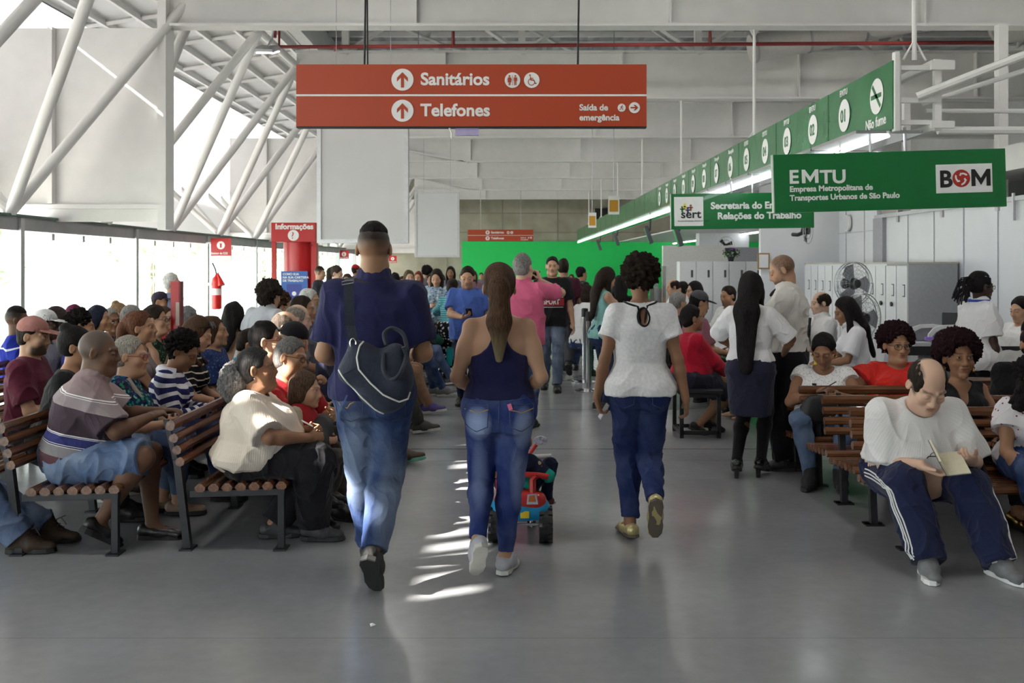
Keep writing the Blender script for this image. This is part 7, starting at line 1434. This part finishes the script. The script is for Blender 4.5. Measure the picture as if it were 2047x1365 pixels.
# office chairs behind staff
oc = M('chair_pale_blue', (.50,.53,.60), .45); og = M('chair_grey_back', (.22,.225,.24), .6)
for x, y, rz, m_, lab in (((1738-CX)*9.3/F, 9.35, 1.45, oc, 'pale plastic chair behind the long-haired clerk'), ((1425-CX)*13.2/F, 13.0, 1.6, og, 'grey office chair behind the counter'), ((1700-CX)*8.9/F-.03, 9.0+1.7, 1.5, oc, 'pale plastic chair under the clerk with the tie')):
    e = empty('office_chair', (x, y, 0), rz); tag(e, lab, 'chair', 'office chairs'); w = Vol(.012); w.rc((-.17,-.24,.62),(.17,-.24,.62),.2,.2,k=.02,sq=(V3(0,1,0),.12)); v, f = w.build(); add_mesh('backrest', v, f, m_, e); MB().cbox((0,0,.44), (.44,.44,.05), None, .02).build('seat', m_, e); m = MB()
    for i in range(5): a = i*1.257; m.tube([(0,0,.09),(.28*math.cos(a),.28*math.sin(a),.04)], .018)
    m.tube([(0,0,.06),(0,0,.42)], .025); m.tube([(0,-.15,.43),(0,-.25,.5),(0,-.26,.62)], .018); m.build('chair_base', blackm, e, True)
# yellow device and cup on the counter
yel = M('device_yellow', (.75,.58,.02), .4); x, y, z = at(1416, 652, 11.0); e = empty('card_reader', (2.62, 11.0, .67)); tag(e, 'bright yellow device on the counter beside the crimson top', 'device'); MB().cbox((0,0,.07), (.18,.14,.10), rotx(.3)@rotz(.4), .02).build('device_body', yel, e); MB().cbox((.0,-.02,.02), (.22,.16,.03), rotz(.4)).build('device_base', dkpl, e)
e = empty('bottle', (2.75, 8.95, .67)); tag(e, 'small yellow bottle on the counter beside the bald man', 'bottle'); MB().lathe([(.03,0),(.033,.02),(.033,.10),(.012,.12),(.012,.14)], (0,0,0), 14).build('bottle_body', yel, e, True)
# ---- wheelchair
P0 = WCK['loc']; e = empty('wheelchair', (P0[0], P0[1], 0), math.radians(-62)); tag(e, 'wheelchair with black spoked wheels beside the aisle', 'wheelchair'); m = MB()
for q in (-1, 1):
    wm = MB(); wm.tube([(q*.27, .0+.30*math.cos(a), .31+.30*math.sin(a)) for a in np.linspace(0, 6.283, 29)[:-1]], .018, 6, True); wh = wm.build('wheel', dkpl, e, True); sp = MB()
    for i in range(14): a = i*math.pi/7; sp.tube([(q*.27, 0, .31), (q*.27, .29*math.cos(a), .31+.29*math.sin(a))], .003, 4)
    sp.tube([(q*.30, .0+.26*math.cos(a), .31+.26*math.sin(a)) for a in np.linspace(0, 6.283, 25)[:-1]], .008, 5, True); sp.build('spokes', silver, wh, True)
    cs = MB().tube([(q*.2-.012, .42, .08), (q*.2+.012, .42, .08)], .08, 14); cs.build('caster', dkpl, e, True)
    m.tube([(q*.23,-.22,.95),(q*.23,-.2,.45),(q*.23,.25,.45),(q*.23,.42,.1)], .012); m.tube([(q*.25,-.2,.68),(q*.25,.15,.68),(q*.25,.2,.46)], .012); m.tube([(q*.23,-.22,.95),(q*.23,-.32,.97)], .014); m.tube([(q*.23,0,.45),(q*.25,0,.31)], .012); m.tube([(q*.15,.4,.14),(q*.12,.55,.12)], .02)
m.build('wheelchair_frame', blackm, e, True); MB().box(-.22,.22,-.2,.25,.44,.47).box(-.22,.22,-.24,-.22,.5,.9).build('wheelchair_seat', c('#1c1c20', 'chair_canvas'), e)
p = onK(WCK, V3(.24,.42,.36)); e = empty('pouch', tuple(p)); tag(e, 'teal pouch hanging by the wheelchair wheel', 'pouch'); MB().cbox((0,0,0), (.09,.06,.26), None, .02).build('pouch_body', c('#178a90', 'teal_nylon'), e)
x, y, z = at(829, 795, 11.6); e = empty('paper_bag', (x, y, 0)); tag(e, 'small orange bag on the floor among the feet in the aisle', 'bag'); MB().cbox((0,0,.10), (.11,.16,.2), None, .01).build('bag_body', M('bag_orange', (.62,.25,.02), .6), e)
# ---- ride-on toy with a toddler
Y = 5.72; cx = (1040-CX)*Y/F; e = empty('ride_on_toy', (cx, Y, 0)); tag(e, 'red and blue plastic ride-on toy with chunky black wheels, ahead of the ponytailed woman', 'ride-on toy'); tr_ = M('toy_red', (.52,.025,.02), .3); tb = M('toy_blue', (.01,.28,.55), .3); ty_ = M('toy_yellow', (.8,.55,.03), .35)
w = Vol(.006); w.rc((-.10,-.02,.19),(.10,-.02,.19),.07,.07,k=.03,sq=(V3(0,1,0),1.0)); w.rc((0,-.0,.2),(0,.32,.22),.075,.06,k=.05); w.half((0,0,.12),(0,0,-1)); v, f = w.build(); add_mesh('toy_body', v, f, tb, e)
w = Vol(.006); w.rc((-.09,-.035,.235),(.09,-.035,.235),.06,.06,k=.03); w.rc((0,.0,.25),(0,.30,.27),.06,.05,k=.04); w.half((0,0,.205),(0,0,-1)); v, f = w.build(); add_mesh('toy_seat', v, f, tr_, e)
MB().tube([(-.12,-.06,.24),(-.125,-.06,.36),(-.10,-.05,.385),(0,-.05,.39),(.10,-.05,.385),(.16,-.05,.375)], .016, 8).tube([(.07,-.05,.24),(.07,-.05,.36),(.09,-.05,.38)], .02, 8).build('back_hoop', tr_, e, True)
def wheel(x, y, r, wd):
    m = MB(); n = 14; m.lathe([(r*.55,-wd/2),(r*.92,-wd/2),(r,-wd*.3),(r,wd*.3),(r*.92,wd/2),(r*.55,wd/2)], (x,y,r), 28, roty(math.pi/2))
    for i in range(n):
        a = 2*math.pi*i/n
        for sx_ in (-1, 1): m.cbox((x+sx_*wd*.33, y+math.cos(a)*r*.97, r+math.sin(a)*r*.97), (wd*.34, .022, .022), rotx(a))
    o = m.build('wheel', dkpl, e); MB().lathe([(r*.5,-wd*.45),(r*.5,wd*.45),(r*.3,wd*.52)], (x,y,r), 14, roty(math.pi/2)).build('hub', ty_, o)
wheel(.145, -.03, .098, .075); wheel(-.145, -.03, .098, .075); wheel(.07, .34, .075, .05); wheel(-.07, .34, .075, .05)
MB().tube([(-.16,-.03,.098),(.16,-.03,.098)], .009).tube([(.07,.0,.14),(.07,.0,.08)], .015).build('axle', silver, e, True)
MB().tube([(0,.30,.24),(0,.27,.42)], .02).build('steering_post', tr_, e, True); MB().tube([(-.15,.26,.42),(.0,.27,.42),(.19,.24,.435)], .017, 10).build('handlebar', M('toy_grey', (.62,.62,.64), .4), e, True); MB().tube([(.05,.28,.43),(.10,.28,.50)], .012).tube([(-.02,.28,.43),(.05,.28,.43)], .012).build('mirror_stem', tr_, e, True); MB().prism([(.125+a*1.25, .525+b*.8) for a, b in disc(.032, 18)], (0,.27,0), (1,0,0), (0,0,1), (0,1,0), .012).build('toy_mirror', M('mirror_lilac', (.55,.55,.72), .3, 0, .5, 0, 60), e)
MB().prism([(.035,.23),(.10,.23),(.09,.29),(.04,.285)], (0,-.099,0), (1,0,0), (0,0,1), (0,-1,0), .002).build('sticker', M('sticker_pale', (.55,.6,.7), .4), e); MB().prism([(.045,.245),(.085,.245),(.08,.28),(.05,.278)], (0,-.1015,0), (1,0,0), (0,0,1), (0,-1,0), .002).build('sticker_print', M('sticker_orange', (.6,.15,.03), .4), e); MB().box(.0,.05,-.095,-.09,.15,.19).build('yellow_sticker', ty_, e)
tod = person('toddler astride the ride-on toy in a navy and teal jacket, maroon shoes', 1033, 897, 5.80, 0, 'sit', 'm', 1.0, 0, 'tan', ('short','dark'), T(bands([(-.35,'#1f9a8a'),(.22,'#1d2238')], 'teal_navy_jacket'), sl=1.6, slw=.01, neck=.53), dict(m=c('#1c2440', 'dark_child_denim'), l=.01), dict(m=M('shoe_maroon', (.10,.01,.018), .6), sm=rubw), h=.86, zs=.23, hs=1.28, lean=10, hp=-6, res=.006,
    hands={1: dict(p=(.30,.20,.16)), -1: dict(p=(-.30,.20,.16))}, feet={1: dict(p=(.36,.22,.21), yaw=-30, pole=(1,.6,.6)), -1: dict(p=(-.36,.22,.21), yaw=30, pole=(-1,.6,.6))})
x, y, z = at(640, 868, 6.02); e = empty('handbag', (x, y, z)); tag(e, 'soft black bag held on the lap beside the cream ribbed blouse', 'bag'); w = Vol(.008); w.rc((0,-.12,-.03),(0,.14,.0),.10,.08,k=.05,sq=(V3(1,0,0),.8)); w.rc((.03,-.05,.05),(-.02,.1,.06),.06,.05,k=.06); v, f = w.build(); v = v+vnormals(v, f)*(wob(v, 30, 4)*.008)[:,None]; add_mesh('bag_body', v, f, M('bag_soft_black', (.014,.014,.016), .6, 0, .1, .2), e)
x, y, z = at(745, 1252, F*CZ/(1252-HY)); e = empty('paper_scrap', (x, y, .004), .4); tag(e, 'tiny crumpled white paper scrap on the floor in the foreground', 'litter'); MB()._add([(-.012,-.01,0),(.012,-.008,.004),(.014,.01,0),(-.01,.012,.006),(0,0,.012)], [(0,1,4),(1,2,4),(2,3,4),(3,0,4)]).build('scrap', whp, e)
x, y, z = at(614, 846, 5.62); e = empty('paper_slip', (x, y, z), .3); tag(e, 'small white paper slip in the hands of the woman in cream', 'paper'); MB().cbox((0,0,0), (.07,.05,.004), roty(.5)).build('slip', whp, e)
print('PEOPLE DONE')
